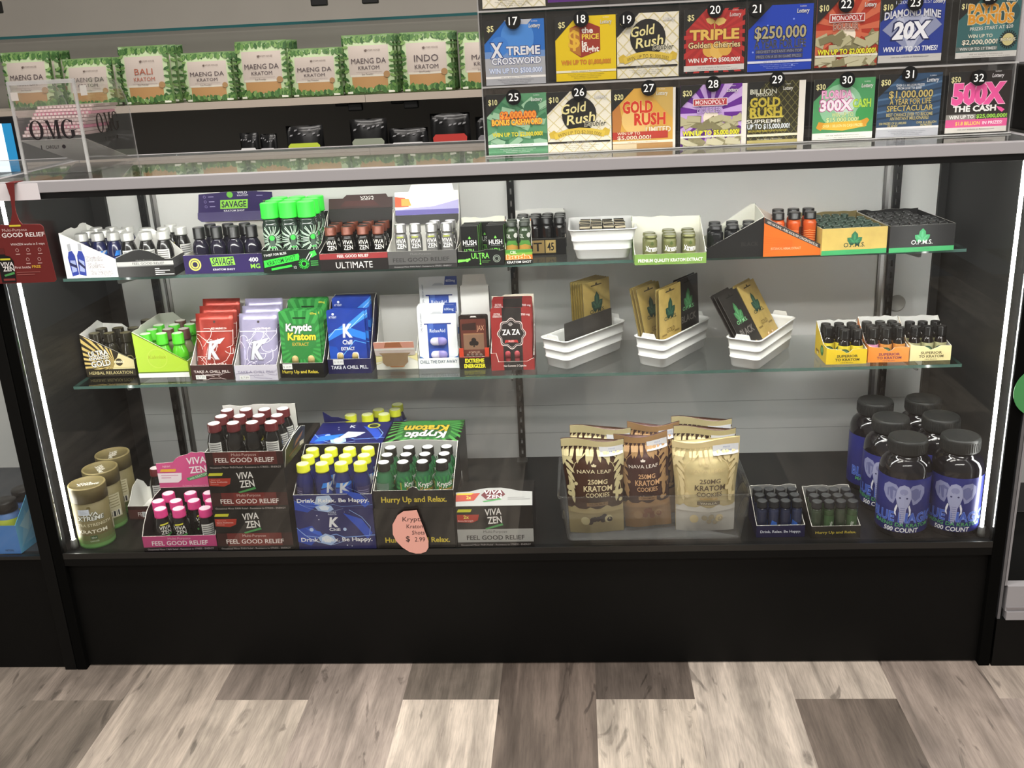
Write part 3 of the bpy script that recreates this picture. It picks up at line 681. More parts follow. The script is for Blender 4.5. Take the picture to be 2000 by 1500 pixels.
# green twist shots
t = Tray(.113, .114, .044, [(0, .046), (.25, .05), (.8, .09), (1, .1)], .1, [(0, .1), (.2, .09), (.75, .05), (1, .046)], M('#17201a', .35), M('#232b26', .5))
G2 = '#35d23f'
t.art('f', [('t', 'TWIST FOR BLISS', .23, .82, .1, '#eef0ec', {'w': .4, 'b': 1, 'rot': .1}), ('p', [(.02, .24), (.02, .55), (.64, .82), (.67, .55)], G2), ('t', 'KRATOM SHOT', .33, .53, .19, '#10331a', {'w': .52, 'b': 1, 'rot': .2}), ('p', [(.14, .1), (.14, .2), (.5, .34), (.51, .25)], G2), ('t', '12', .56, .22, .11, '#e8ece8', {'b': 1}), ('c', .82, .55, .46, '#0f1512'), ('o', .72, .36, .1, .14, G2), ('rays', .72, .36, .15, .24, 18, G2, .4), ('p', [(.86, .62), (.96, .75), (.93, .95), (.84, .88)], '#3fd44a'), ('l', [(.76, .55), (.84, .85)], .03, '#d7ded8'), ('l', [(.8, .5), (.88, .8)], .03, '#d7ded8')]+[('r', .84, .45-.09*i, .97, .49-.09*i, '#43a34b') for i in range(3)])
t.make('black box with slanted green banner holding tall green-capped bottles', 'box', -.4215, .230, z, 0)
def gr_art(b, r):
    F = Cy(r+.0002, 0, 2*math.pi*r, .1); k = []
    for i in range(26):
        t_ = 2*math.pi*i/26; c_, s_ = math.cos(t_), math.sin(t_); r1 = .24 if i % 2 else .34
        k.append(('l', [(.5+.07*c_, .62+.10*s_), (.5+r1*.6*c_+.01, .62+.17*s_), (.5+r1*c_, min(.88, .62+.27*s_))], .014, '#c4e2c8'))
    b.art(F, k+[('p', [(.45, .5), (.55, .5), (.53, .72), (.47, .72)], '#4f5f55'), ('c', .5, .66, .05, '#46d352'), ('r', .46, .46, .54, .49, '#4fc05a')])
GC = M('#35d93f', .35, name='lime_cap')
gb = bottle('twist_bottle', .0172, .092, .1005, .132, .0178, M('#26352c', .12, coat=.5), GC, '#57e05f', gr_art)
grid_bottles([gb], 3, 3, -.4584, .2505, .0363, .0360, z+.0015, 'tall bottle with wide bright green cap', 'in the green-banner box', 'green twist bottles', rot=lambda i, j: (-.1, .2, .4)[i], jit=.0001)
# dark ULTIMATE box
def lidpart(w, y0, z0, cols, artc, h1=.03, h2=.036, crest=.008, tilt=.2):
    def f(b):
        lo, hi, cr = cols
        F = Fr((-w/2, y0, z0), X, (0, .08, 1), w, h1); b.slab(F, [(.005, 0), (w-.005, 0), (w, .008), (w, h1), (0, h1), (0, .008)], .0012, lo, lo)
        F2 = Fr((-w/2, y0+.004, z0+h1), X, (0, tilt*2, 1), w, h2); b.slab(F2, [(0, 0), (w, 0), (w, h2), (w*.93, h2), (w*.9, h2+crest), (w*.28, h2+crest), (w*.22, h2), (0, h2)], .0012, hi, cr)
        b.art(F2, artc)
    return f
t = Tray(.1335, .112, .034, [(0, .035), (.6, .05), (.9, .1), (1, .1)], .1, [(0, .1), (.1, .1), (.4, .05), (1, .035)], M('#211d1d', .35), M('#262423', .5))
t.art('f', [('r', 0, .67, 1, 1, '#8c2f31'), ('t', 'FEEL GOOD RELIEF', .49, .84, .16, '#f0e6e2', {'w': .46, 'b': 1}), ('t', 'ULTIMATE', .5, .32, .36, '#d9d6d3', {'w': .54}), ('r', 0, 0, 1, .02, '#111')])
DL = M('#383635', .3); DR = M('#3a2523', .3)
t.kids.append(('lid', lidpart(.13, .1, .077, (DL, DR, DL), [('t', 'VIVA', .6, 1.08, .16, '#eeeae6', {'w': .22, 'b': 1, 'it': .5, 'rot': math.pi*0}), ('t', 'ZEN', .6, .88, .16, '#eeeae6', {'w': .2, 'b': 1}), ('p', [(.18, .2), (.8, .2), (.7, .75), (.25, .75)], '#4a2725')], .027, .021, .007)))
t.make('dark box lettered ULTIMATE with a red strip and raised dark lid', 'box', -.2975, .228, z)
COP = M('#6b3726', .32, .2, name='copper_cap'); COPT = M('#191615', .3)
def vz_tall(b, r): b.art(Cy(r+.0002, 0, 2*math.pi*r, .06), [('t', 'VIVA', .5, .86, .13, '#e7e3dd', {'b': 1.5, 'it': .5, 'w': .28}), ('t', 'ZEN', .515, .69, .14, '#e7e3dd', {'b': 1.5, 'w': .26}), ('r', .78, .1, .98, .9, '#5a5856')])
ub = bottle('slim_vial', .0118, .060, .0625, .081, .0116, M('#17130f', .2, coat=.4), COP, COPT, vz_tall)
grid_bottles([ub], 4, 3, -.3425, .249, .0312, .030, z+.0015, 'black vial with copper neck band', 'in the ULTIMATE box', 'copper-banded vials', rot=lambda i, j: -.15)
# silver box with bright header
GRF = M('#6f6e6d', .3, .5, name='pewter_card')
t = Tray(.1335, .112, .034, [(0, .034), (.55, .05), (.85, .1), (1, .165)], .09, [(0, .1), (.2, .09), (.5, .05), (1, .034)], GRF, WCARD)
t.art('f', [('r', 0, 0, 1, .24, '#2a2929'), ('t', 'FEEL GOOD RELIEF', .48, .5, .22, '#3a3939', {'w': .82, 'b': 1.5}), ('t', 'Multi-Purpose', .48, .83, .1, '#8d8c8b', {'w': .3}), ('t', 'Occasional Minor PAIN Relief - Resistance to STRESS - ENERGY', .5, .11, .08, '#a9a7a6', {'w': .84})])
t.kids.append(('header', lidpart(.128, .098, .069, (M('#454443', .4), M('#f2f1f4', .25, .2), WCARD), [('r', .0, 0, 1, .22, '#6a62a8'), ('p', [(.0, .22), (1, .22), (1, .62), (.6, .35), (.2, .3)], '#b3aedb'), ('p', [(.0, .35), (.22, .35), (.16, .75), (.0, .8)], '#d5603f'), ('p', [(.1, .4), (.26, .4), (.22, .7), (.1, .7)], '#e6b05a'), ('t', 'VIVA', .6, 1.15, .13, '#dedce0', {'w': .2, 'it': .5}), ('t', 'ZEN', .6, .98, .13, '#dedce0', {'w': .18})], .018, .046, .018, .12)))
t.make('pewter box lettered FEEL GOOD RELIEF with a bright white raised header', 'box', -.1635, .227, z)
def vz_silv(b, r): b.art(Cy(r+.0002, 0, 2*math.pi*r, .06), [('p', [(.4, .93), (.58, .94), (.58, .985), (.4, .985)], '#a8b04c'), ('t', 'VIVA', .5, .83, .13, '#f3f2ee', {'b': 1.5, 'it': .5, 'w': .28}), ('t', 'ZEN', .515, .67, .14, '#f3f2ee', {'b': 1.5, 'w': .26}), ('r', .78, .1, .98, .9, '#dcdcdb')])
sb = bottle('slim_vial', .0118, .060, .0625, .081, .0116, M('#8b8a88', .25, .5), M('#a7a6a4', .2, .7), '#d4d4d2', vz_silv)
grid_bottles([sb], 4, 2, -.206, .249, .030, .030, z+.0015, 'silver vial', 'in the pewter box', 'silver vials', rot=lambda i, j: -.1, skip=((0, 1), (1, 1)), skew=.004)
# HUSH box
t = Tray(.0895, .085, torn(.03, .0022, 11, 4), .036, torn(.08, .003, 9, 6), .036, M('#161616', .35), M('#e9ead9', .6))
HG = '#7ed957'
t.art('f', [('t', 'ULTRA', .49, .62, .34, HG, {'w': .38, 'b': .5}), ('r', .478, .1, .492, .45, HG), ('c', .485, .12, .05, HG), ('p', [(.0, .42), (.18, .42), (.2, .32), (0, .24)], HG), ('c', .2, .36, .1, HG), ('c', .25, .42, .07, HG), ('r', .52, .28, .7, .31, '#5f8f4c'), ('r', .52, .2, .66, .23, '#5f8f4c'), ('o', .84, .42, .19, .23, '#8f998d'), ('c', .84, .42, .15, '#8f998d'), ('c', .84, .42, .11, '#1b201b')])
t.make('small black box with torn edge and green ULTRA lettering', 'box', -.0505, .2305, z)
hb = MB(); hb.box(-.0165, 0, 0, .0165, .011, .074, M('#171817', .35)); hb.box(.0166, .0002, .0005, .0169, .0108, .0735, M('#6fae52', .4))
hb.art(Fr((-.0165, 0, 0), X, Z, .033, .074), [('t', 'HUSH', .5, .57, .12, '#eef0ec', {'w': .78, 'b': 1.5}), ('r', .22, .475, .78, .485, '#9aa098'), ('t', 'ULTRA', .46, .35, .12, HG, {'w': .6}), ('r', .45, .24, .49, .3, HG), ('p', [(.42, .68), (.5, .66), (.58, .68), (.5, .74)], HG), ('c', .5, .12, .05, '#8f998d')])
hbo = hb.build('extract_carton'); first = True
for i, (x, y0, n) in enumerate(((-.0715, .240, 3), (-.0445, .262, 2), (-.0215, .2395, 3))):
    for k in range(n):
        lab = 'black HUSH carton, %s of the %s column in the torn black box' % (['front', 'second', 'third'][k], ['left', 'middle', 'right'][i])
        if i == 1 and k == 1: pass
        loc = (x+.002*k, y0+.0128*k+(.0 if i != 1 else 0), z+.0015+.0008*k)
        if first: hbo.location = loc; tag(hbo, lab, 'carton', 'black cartons'); first = False
        elif i == 1: 
            if k == 0: dup(hbo, (x-.001, .2795, z+.0015), (0, 0, 0), 'black HUSH carton leaning at the back middle of the torn black box')
        else: dup(hbo, loc, (0, 0, 0), lab)
# buda box
t = Tray(.052, .072, .028, torn(.034, .001, 5, 2, .07), torn(.075, .003, 7, 8), [(0, .07), (1, .03)], M('#d9752c', .4), WCARD)
t.art('f', [('r', 0, 0, 1, .3, '#191a17'), ('r', 0, .62, 1, 1, '#7faa3e'), ('r', 0, .78, 1, 1, '#4a8a37'), ('t', 'buda', .48, .5, .3, '#ef7d22', {'w': .86, 'b': 3, 'ol': '#f4dcae', 'ow': 5}), ('t', 'CBL', .3, .82, .2, '#e8e9dc', {'w': .24, 'b': 1}), ('t', 'KRATOM SHOT', .5, .13, .16, '#f1f1ec', {'w': .9, 'b': 1})])
t.make('little orange and green box of two-tone bottles beside the upright', 'box', .0225, .2365, z, .05)
def buda_art(b, r): b.art(Cy(r+.0002, 0, 2*math.pi*r, .06), [('r', .22, .02, .8, .36, '#7e8f77'), ('r', .5, .05, .76, .3, '#dcdcd6'), ('p', [(.2, .4), (.8, .36), (.8, .58), (.5, .66), (.2, .56)], '#b58a3c'), ('p', [(.25, .52), (.5, .6), (.75, .5), (.6, .72), (.4, .72)], '#4f8a3a'), ('t', 'CBL', .4, .86, .12, '#e5e6df', {'w': .14}), ('c', .62, .88, .08, '#d7d8d0')])
bu = bottle('shot_bottle', .0112, .062, .0665, .078, .0104, M('#3a4a33', .2, coat=.3), M('#2c332a', .35), '#5c6358', buda_art)
grid_bottles([bu], 2, 2, .0105, .252, .0248, .026, z+.0015, 'two-tone green and gold bottle', 'in the orange box', 'orange-box bottles', rot=lambda i, j: 0)
# black and gold 45 box behind
t = Tray(.102, .088, .033, [(0, .034), (.6, .05), (1, .075)], torn(.078, .002, 8, 5), .04, M('#151514', .35), WCARD)
t.art('f', [('r', .08, .12, .58, .9, '#a8935c'), ('t', 'FIT', .36, .5, .5, '#191814', {'w': .34, 'b': 2}), ('r', .6, .12, .80, .9, '#bfa766'), ('r', .63, .2, .77, .82, '#c9b172'), ('t', '45', .70, .5, .46, '#15140f', {'w': .13, 'b': 2})])
t.make('black box with gold 45 panel standing behind the orange box', 'box', .0615, .3135, z, .03)
fb = bottle('slim_vial', .0118, .052, .0555, .071, .0114, M('#141313', .15, coat=.5), M('#121212', .25), '#2c2c2c', None)
grid_bottles([fb], 4, 3, .0245, .331, .025, .0245, z+.0015, 'plain glossy black vial', 'in the 45 box', 'black vials', skew=.001)
# white basket of sachets
WPL = M('#eeeeec', .35, spec=.5, name='white_plastic')
def basket(w0, d0, w1, d1, h, rim=.004, handle=True, ribs=(.33, .62), mat=None, cr=.012):
    mat = mat or WPL
    """open tapered basket, floor w0 x d0, mouth w1 x d1, lip, two moulded ribs, handle tabs on the short ends"""
    b = MB(); N = 6; ex = []
    def ring(w, d, z_):
        r = cr; p = rrect(-w/2, -d/2, w/2, d/2, r, N); return [(x, y, z_) for x, y in p]
    prof = [(0, 0, 0)]; out = []
    def at(k, off=0): return (w0+(w1-w0)*k+off, d0+(d1-d0)*k+off, h*k)
    out.append(ring(w0-.006, d0-.006, 0)); out.append(ring(w0, d0, .003))
    for rb in ribs:
        out += [ring(*at(rb-.012)), ring(*at(rb, .0022)), ring(*at(rb+.028, .0022)), ring(*at(rb+.034))]
    out += [ring(*at(.96)), ring(*at(.965, rim)), ring(*at(1, rim)), ring(*at(1, -.002)), ring(*at(.9, -.003)), ring(w0-.004, d0-.004, .003)]
    n = len(out[0]); vs = [v for R in out for v in R]; fs = []
    for j in range(len(out)-1):
        for i in range(n): fs.append((j*n+i, j*n+(i+1) % n, (j+1)*n+(i+1) % n, (j+1)*n+i))
    fs.append(tuple(reversed(range(n)))); fs.append(tuple(range((len(out)-1)*n, len(out)*n)))
    b.add(vs, fs, mat, True)
    if handle:
        b.tabs = []
        for s in (-1, 1):
            hb_ = MB(); b.tabs.append(hb_)
            F = Fr((-w1*.24, s*(d1/2+.0006), h*.99), X, (0, s*.06, 1)); hb_.slab(F, [(0, 0), (.004, .0095), (w1*.48-.004, .0095), (w1*.48, 0)], .0018, WPL)
    return b
bk = basket(.1, .12, .128, .148, .061, handle=False).build('plastic_basket', loc=(.184, .312, z)); tag(bk, 'squarish white ribbed basket filled with dark sachets on the upper shelf', 'basket')
sc = MB(); sc.box(-.0095, -.004, 0, .0095, .004, .05, M('#2a2522', .35)); sc.box(-.0097, -.0042, .05, .0097, .0012, .053, M('#c6b89d', .4)); sc.box(-.0097, .0014, .05, .0097, .0042, .0545, M('#1c1a19', .3))
sco = sc.build('foil_sachet'); first = True
for j in range(5):
    for i in range(4):
        loc = (.151+.0225*i+random.uniform(-.0012, .0012), .275+.0185*j+random.uniform(-.002, .002), z+.0075); rr = (random.uniform(-.08, .08), 0, random.uniform(-.2, .2))
        lab = 'dark and tan sachet, %s %s, in the squarish basket' % (row(j, 5), nth(i, 4))
        if first: sco.location = loc; tag(sco, lab, 'sachet', 'sachets in the squarish basket'); first = False
        else: dup(sco, loc, rr, lab)
# olive box
OL = M('#6f8f45', .4, noise=.25, nscale=50, name='leafy_green_card')
t = Tray(.132, .10, .020, torn(.022, .0006, 5, 3, .07), torn(.072, .002, 7, 9, .075), [(0, .066), (.6, .03), (1, .02)], OL, M('#eceadb', .6))
t.art('f', [('t', 'PREMIUM QUALITY KRATOM EXTRACT', .5, .4, .3, '#f3f3ea', {'w': .9, 'b': 1})])
t.make('low leafy green box lettered PREMIUM QUALITY KRATOM EXTRACT', 'box', .3070, .1865+.001, z)
OLC = M('#66683d', .4, noise=.25, nscale=120, name='olive_camo')
def xt_art(b, r): b.art(Cy(r+.0002, 0, 2*math.pi*r, .05), [('t', 'Xtreme', .5, .56, .2, '#f2f1ea', {'w': .34, 'b': 2, 'it': .4, 'ol': '#3a3c22', 'ow': 3}), ('r', .42, .44, .6, .455, '#d9d9cc'), ('p', [(.45, .72), (.5, .84), (.55, .72), (.5, .67)], '#4b5a2c')])
xb = bottle('olive_can', .0125, .042, .0445, .052, .0122, OLC, M('#6f7046', .35, .3), '#8d8e78', xt_art)
for o in xb.children:
    pass
grid_bottles([xb], 3, 3, .2705, .203, .0365, .027, z+.0015, 'short olive can with white lettering', 'in the leafy green box', 'olive cans', rot=lambda i, j: .25, skip=((0, 2),), skew=.001)
# black wedge box
t = Tray(.106, .098, [(0, .018), (1, .075)], torn(.076, .001, 6, 5, .083), [(0, .085), (.08, .085), (1, .02)], .019, M('#1d1c1b', .4), M('#e8e7da', .6))
t.art('f', [('t', 'BLACK', .76, .33, .10, '#33302e', {'w': .3, 'b': 1})])
t.make('black wedge box with tall right side and cream inside, holding shiny black bottles', 'box', .4315, .2285, z)
wb = bottle('wrapped_bottle', .0145, .044, .0475, .058, .0118, M('#1b1b1c', .25, noise=.3, nscale=90, bump=.6), M('#202021', .35, bump=.3), '#3c3c3d', None)
grid_bottles([wb], 3, 2, .396, .2475, .0325, .035, z+.0015, 'shiny black wrapped bottle', 'in the black wedge box', 'black wrapped bottles', rot=lambda i, j: i, jit=.002, skew=.004)
# orange wedge box
ORG = M('#dd6a22', .4, name='orange_card')
t = Tray(.106, .098, [(0, .074), (1, .020)], .020, [(0, .02), (.9, .075), (1, .08)], torn(.082, .001, 5, 5, .074), ORG, M('#e8dfd2', .6))
t.art('f', [('p', [(0, 1), (1, .27), (1, .16), (0, .86)], '#3a3330'), ('t', '100% NATURAL - PURE ALKALOID CONCENTRATE OIL', .5, .565, .055, '#e9e1d8', {'w': 1.0, 'rot': -.468, 'b': .5}), ('t', 'BOTANICAL HERBAL EXTRACT', .39, .2, .06, '#f0c9a8', {'w': .52})]+[('l', [(.0, .1+.06*i), (.5, .25+.02*i)], .006, '#c9591a') for i in range(8)])
t.make('orange wedge box with black slanted strip and tall left side', 'box', .5370, .2255, z)
def or_art(b, r):
    F = Cy(r+.0002, 0, 2*math.pi*r, .07); b.art(F, [('l', [(.3, .1+.06*i), (.45, .14+.06*i), (.62, .11+.06*i)], .015, '#f0a15e') for i in range(9)]+[('r', .64, .2, .76, .7, '#3c2418')])
ob = bottle('slim_vial', .0122, .058, .0605, .076, .0116, M('#d2571f', .25, coat=.3), M('#1a1716', .3), '#4a4543', or_art)
grid_bottles([ob], 3, 2, .515, .255, .0295, .040, z+.0015, 'orange vial with black cap', 'in the orange wedge box', 'orange vials', rot=lambda i, j: -.3+.3*i, skew=.006)
# gold and black leaf boxes packed with vials
GOLD = M('#c6ab5e', .42, 0.0, noise=.2, nscale=45, name='mottled_gold_card'); LG = '#3fa062'
def leaves3(cx, cy, s, c1, c2, kx):
    k = []
    for a, L in ((math.pi/2, 1.25), (math.pi*.78, .95), (math.pi*.22, .95), (math.pi*.95, .6), (math.pi*.05, .6)): k += [('p', leaf(cx, cy, s*L, a, kx, .3), c1), ('p', leaf(cx, cy+s*.12, s*L*.75, a, kx, .12), c2)]
    return k
for nm, x, outer, rim_, fg, tx, lab in (('gold', .6500, GOLD, GOLD, '#2e6b4a', '#1f3a2c', 'mottled gold box with green leaf logo packed with capped vials'), ('black', .7740, M('#232222', .35), M('#2b2a29', .4), '#49a56c', '#dfe2dc', 'black box with green leaf logo at the right end, packed with vials')):
    t = Tray(.1215, .17, .050, [(0, .05), (1, .05)], torn(.053, .002, 9, 3), .05, outer, M('#8a7a4d', .6) if nm == 'gold' else M('#1c1b1b', .6))
    t.art('f', [('r', 0, 0, 1, .18, LG)]+leaves3(.5, .40, .38, fg, '#5fb583' if nm == 'black' else '#3f8a5e', .05/.1215)+[('t', 'O.P.M.S.', .5, .36, .16, tx, {'w': .33, 'b': 1}), ('r', .38, .09, .62, .1, '#2f8a50')])
    t.make(lab, 'box', x, .222+(.004 if nm == 'black' else 0), z, .08 if nm == 'black' else .07)
    vb = MB(); cap = M('#2c4436', .3, .3) if nm == 'gold' else M('#232323', .28)
    vb.lathe([(0, 0), (.0072, 0), (.0075, .001), (.0075, .034), (0, .034)], M('#31442f' if nm == 'gold' else '#1a1a1a', .3), 12)
    vb.lathe([(.0078, .0345), (.0078, .0475), (.0072, .0485), (.0058, .0485, M('#9aa79d', .3) if nm == 'gold' else M('#6b6b6b', .3)), (.0052, .0475), (0, .0475)], cap, 12)
    vo = vb.build('capped_vial'); first = True; c0, s0 = math.cos(.08 if nm == 'black' else .07), math.sin(.08 if nm == 'black' else .07)
    for j in range(8):
        for i in range(6):
            if nm == 'gold' and (j, i) in ((6, 4), (6, 5), (7, 5)): continue
            if nm == 'black' and (j, i) in ((7, 5), (6, 5), (5, 5)): continue
            lx, ly = -.046+.0182*i+(.003 if j % 2 else -.001), .014+.0195*j
            loc = (x+lx*c0-ly*s0, .222+(.004 if nm == 'black' else 0)+lx*s0+ly*c0, z+.0015)
            lab2 = '%s capped vial, %s %s, in the %s leaf box' % ('green-' if nm == 'gold' else 'black-', row(j, 8), nth(i, 6), nm)
            lab2 = lab2.replace('- capped', '-capped')
            if first: vo.location = loc; tag(vo, lab2, 'vial', 'vials in the %s leaf box' % nm); first = False
            else: dup(vo, loc, (0, 0, 0), lab2)
# ------------------------------------------------------------------ LOWER SHELF
z = S2+.0003
def place(o, loc, yaw=0, lean=0, roll=0):
    m_ = Matrix.Translation(loc) @ Matrix.Rotation(yaw, 4, 'Z') @ Matrix.Rotation(-lean, 4, 'X') @ Matrix.Rotation(roll, 4, 'Y')
    o.rotation_euler = m_.to_euler(); o.location = m_.translation; return o
def capsule(b, x, zc, L, r, m1, m2=None, horiz=False, y=-.0005):
    N = 12; prof = []
    for i in range(5): a = math.pi/2*i/4; prof.append((r*math.sin(a), -L/2+r-r*math.cos(a)))
    prof.append((r, 0)); k = len(prof)
    prof += [(r*1.03, 0, m2 or m1)]
    for i in range(5): a = math.pi/2*(1-i/4); prof.append((r*1.03*math.sin(a), L/2-r+r*math.cos(a), m2 or m1))
    n0 = len(b.v); b.lathe(prof, m1, N)
    for i in range(n0, len(b.v)):
        X0, Y0, Z0 = b.v[i]; b.v[i] = (x+(Z0 if horiz else X0), y+Y0*.5-r*.42, zc+(X0 if horiz else Z0))
def card(name, w, h, col, art, caps=(), t=.0011, r=.004, back=None):
    """hang card standing on its lower edge, facing -Y; capsules are its parts"""
    b = MB(); b.slab(Fr((-w/2, 0, 0), X, Z), rrect(0, 0, w, h, r), t, col, back or col); b.art(Fr((-w/2, 0, 0), X, Z, w, h), art)
    o = empty(name); b.build('backing_card', o)
    for (cx, cz, L, rr, m1, m2, hz) in caps:
        c = MB(); capsule(c, (cx-.5)*w, cz*h, L, rr, m1, m2, hz); c.build('capsule', o)
    return o
def spread(o, cat, group, items):
    """items: (label, loc, yaw, lean, roll)"""
    for k, (lab, loc, yaw, lean, roll) in enumerate(items):
        p = o if k == 0 else dup(o, (0, 0, 0)); place(p, loc, yaw, lean, roll); tag(p, lab, cat, group)
# gold sunburst wedge box
t = Tray(.106, .105, [(0, .092), (1, .035)], .035, [(0, .035), (.6, .085), (1, .088)], [(0, .088), (.2, .1), (.5, .096), (1, .092)], M('#2a2416', .35), WCARD)
YL = '#e0c578'
t.art('f', [('p', [(0, .99), (1, .375), (1, 0), (0, 0)], '#2b2416')])
c0 = (.62, .26); ry = []
for i in range(17):
    a0 = math.radians(96+i*9.5); a1 = a0+math.radians(5)
    def hit(a):
        dx, dy = math.cos(a), math.sin(a); tt = 9
        if dx < 0: tt = min(tt, (0-c0[0])/dx)
        if dx > 0: tt = min(tt, (1-c0[0])/dx)
        if dy < 0: tt = min(tt, (.17-c0[1])/dy)
        den = dy+.615*dx
        if den > 1e-6: tt = min(tt, (.98-.615*c0[0]-c0[1])/den)
        return (c0[0]+dx*tt, c0[1]+dy*tt)
    ry.append(('p', [c0, hit(a0), hit(a1)], YL))
t.art('f', ry+[('p', [(.55, .17), (1, .17), (1, .375), (.72, .54)], '#e9dba8'), ('t', 'ULTRA', .31, .55, .12, '#f7f5ee', {'w': .40, 'b': 3, 'rot': .12, 'ol': '#2a2416', 'ow': 4}), ('t', 'ENHANCED', .31, .44, .07, '#f7f5ee', {'w': .40, 'b': 3, 'rot': .12, 'ol': '#2a2416', 'ow': 4}), ('t', 'GOLD', .33, .31, .13, '#f7f5ee', {'w': .40, 'b': 3, 'rot': .12, 'ol': '#2a2416', 'ow': 4}), ('c', .7, .33, .1, '#e6d596'), ('c', .7, .33, .085, '#3a3220'), ('r', .6, .31, .8, .36, '#efe7c6'), ('t', 'ULTRA', .7, .335, .035, '#3a3220', {'w': .16}), ('r', 0, .2, 1, .21, '#cdb977'), ('t', 'HERBAL RELAXATION', .5, .085, .07, '#cfc28c', {'w': .88, 'b': 1})])
t.make('gold sunburst wedge box lettered ULTRA ENHANCED GOLD, far left lower shelf', 'box', -.840, .262, z)
def ug_art(b, r): b.art(Cy(r+.0002, 0, 2*math.pi*r, .06), [('t', 'ULTRA', .5, .34, .07, '#b9ad86', {'w': .2, 'b': 1}), ('t', 'GOLD', .5, .22, .08, '#c2a95f', {'w': .18, 'b': 1}), ('o', .5, .55, .1, .13, '#8d845f')])
ug = bottle('shot_bottle', .0162, .048, .064, .086, .0125, M('#2c2920', .12, coat=.6), M('#2d2a20', .2, .4), '#6f684e', ug_art)
grid_bottles([ug], 3, 2, -.8742, .286, .0340, .037, z+.0015, 'dark gold-tinted bottle', 'in the gold sunburst box', 'dark bottles in the sunburst box', rot=lambda i, j: 0)
for k, (x, y, w_) in enumerate(((-.806, .3905, 'left'), (-.771, .4100, 'right'))):
    dup(ug, (x, y, z), (0, 0, 1), 'dark bottle on the glass behind the lime box, %s of two' % w_, 'dark bottles in the sunburst box')
# lime wedge box
LIME = M('#b4d63a', .4, name='lime_card')
t = Tray(.107, .142, [(0, .098), (1, .034)], .034, [(0, .034), (.4, .07), (.7, .102), (1, .1)], torn(.1, .002, 9, 5, .098), LIME, M('#d9d9ce', .6))
t.art('f', [('r', 0, 0, 1, .1, '#efefec'), ('r', 0, .1, 1, .125, '#5f7d1f'), ('l', [(0, .985), (1, .335)], .014, '#4f6a1e'), ('o', .42, .42, .2, .21, '#c9dd5a'), ('t', 'Kalmlax', .42, .45, .07, '#9fb62c', {'w': .34, 'ol': '#c6b936', 'ow': 1})])
t.make('lime green wedge box with tall torn left side on the lower shelf', 'box', -.7200, .245, z)
def lm_art(b, r): b.art(Cy(r+.0002, 0, 2*math.pi*r, .06), [('r', .3, .02, .7, .22, '#e1e1dc')]+[('r', .36, .62-.05*i, .62, .64-.05*i, '#2f7a1e') for i in range(5)])
lm = bottle('shot_bottle', .0165, .046, .062, .087, .0122, M('#58b827', .2, coat=.4), M('#4fc12a', .35), '#d8e6cf', lm_art)
lb = bottle('shot_bottle', .0165, .046, .062, .087, .0122, M('#8a8c6a', .2, coat=.4), M('#54352f', .35), '#c9c4ba', lm_art)
grid_bottles([lm, lb], 3, 4, -.7550, .2655, .0338, .0335, z+.0015, ['green bottle with green cap', 'olive bottle with brown cap'], 'in the lime box', 'small bottles in the lime box', pick=lambda i, j: 1 if (i, j) in ((1, 1), (2, 1), (0, 3), (1, 3), (2, 3)) else 0, rot=lambda i, j: .2, skew=.0004, skip=((0, 3),), jit=.0002)
# pouch boxes (red and lilac)
def pouch(name, w, h, col, art, seed=1, t0=.006):
    b = MB(); n = 8; vs, fs = [], []
    for j in range(n+1):
        t_ = j/n; d = t0*math.sin(math.pi*min(1, t_*1.15+.08))**.7 if t_ < .8 else .0012
        for i in range(9): u = i/8; vs.append((-w/2+w*u, -d*math.sin(math.pi*u)**.5-.0004+.0015*math.sin(5*u+seed+3*t_), h*t_))
        for i in range(9): u = 1-i/8; vs.append((-w/2+w*u, d*.5*math.sin(math.pi*u)**.5+.0004+.0015*math.sin(5*u+seed+3*t_), h*t_))
    for j in range(n):
        for i in range(18): a = j*18+i; c = j*18+(i+1) % 18; fs.append((a, c, c+18, a+18))
    fs += [tuple(reversed(range(18))), tuple(range(n*18, n*18+18))]
    b.add(vs, fs, col, True)
    class F_:
        sx, sy, flat, step = w, h, False, (.04, .05)
        def P(s_, a, c, l=0):
            a2, c2 = min(1, max(0, a)), min(1, max(0, c)); d = t0*math.sin(math.pi*min(1, c2*1.15+.08))**.7 if c2 < .8 else .0012
            d = max(d, .0012)
            return Vector((-w/2+w*a2, -d*math.sin(math.pi*a2)**.5-.0007-l+.0015*math.sin(5*a2+seed+3*c2), h*c2))
    b.art(F_(), art, .0004); return b.build(name)
def curves(n, col, seed, wd=.006):
    rn = random.Random(seed); k = []
    for i in range(n):
        x, y, a = rn.uniform(.15, .85), rn.uniform(.1, .6), rn.uniform(0, 6.3); p = []
        for j in range(9): p.append((min(.98, max(.02, x)), min(.75, max(.02, y)))); x += .07*math.cos(a); y += .05*math.sin(a); a += rn.uniform(-.2, .6)
        k.append(('l', p, wd, col))
    return k
KGR = '#c9ccd4'
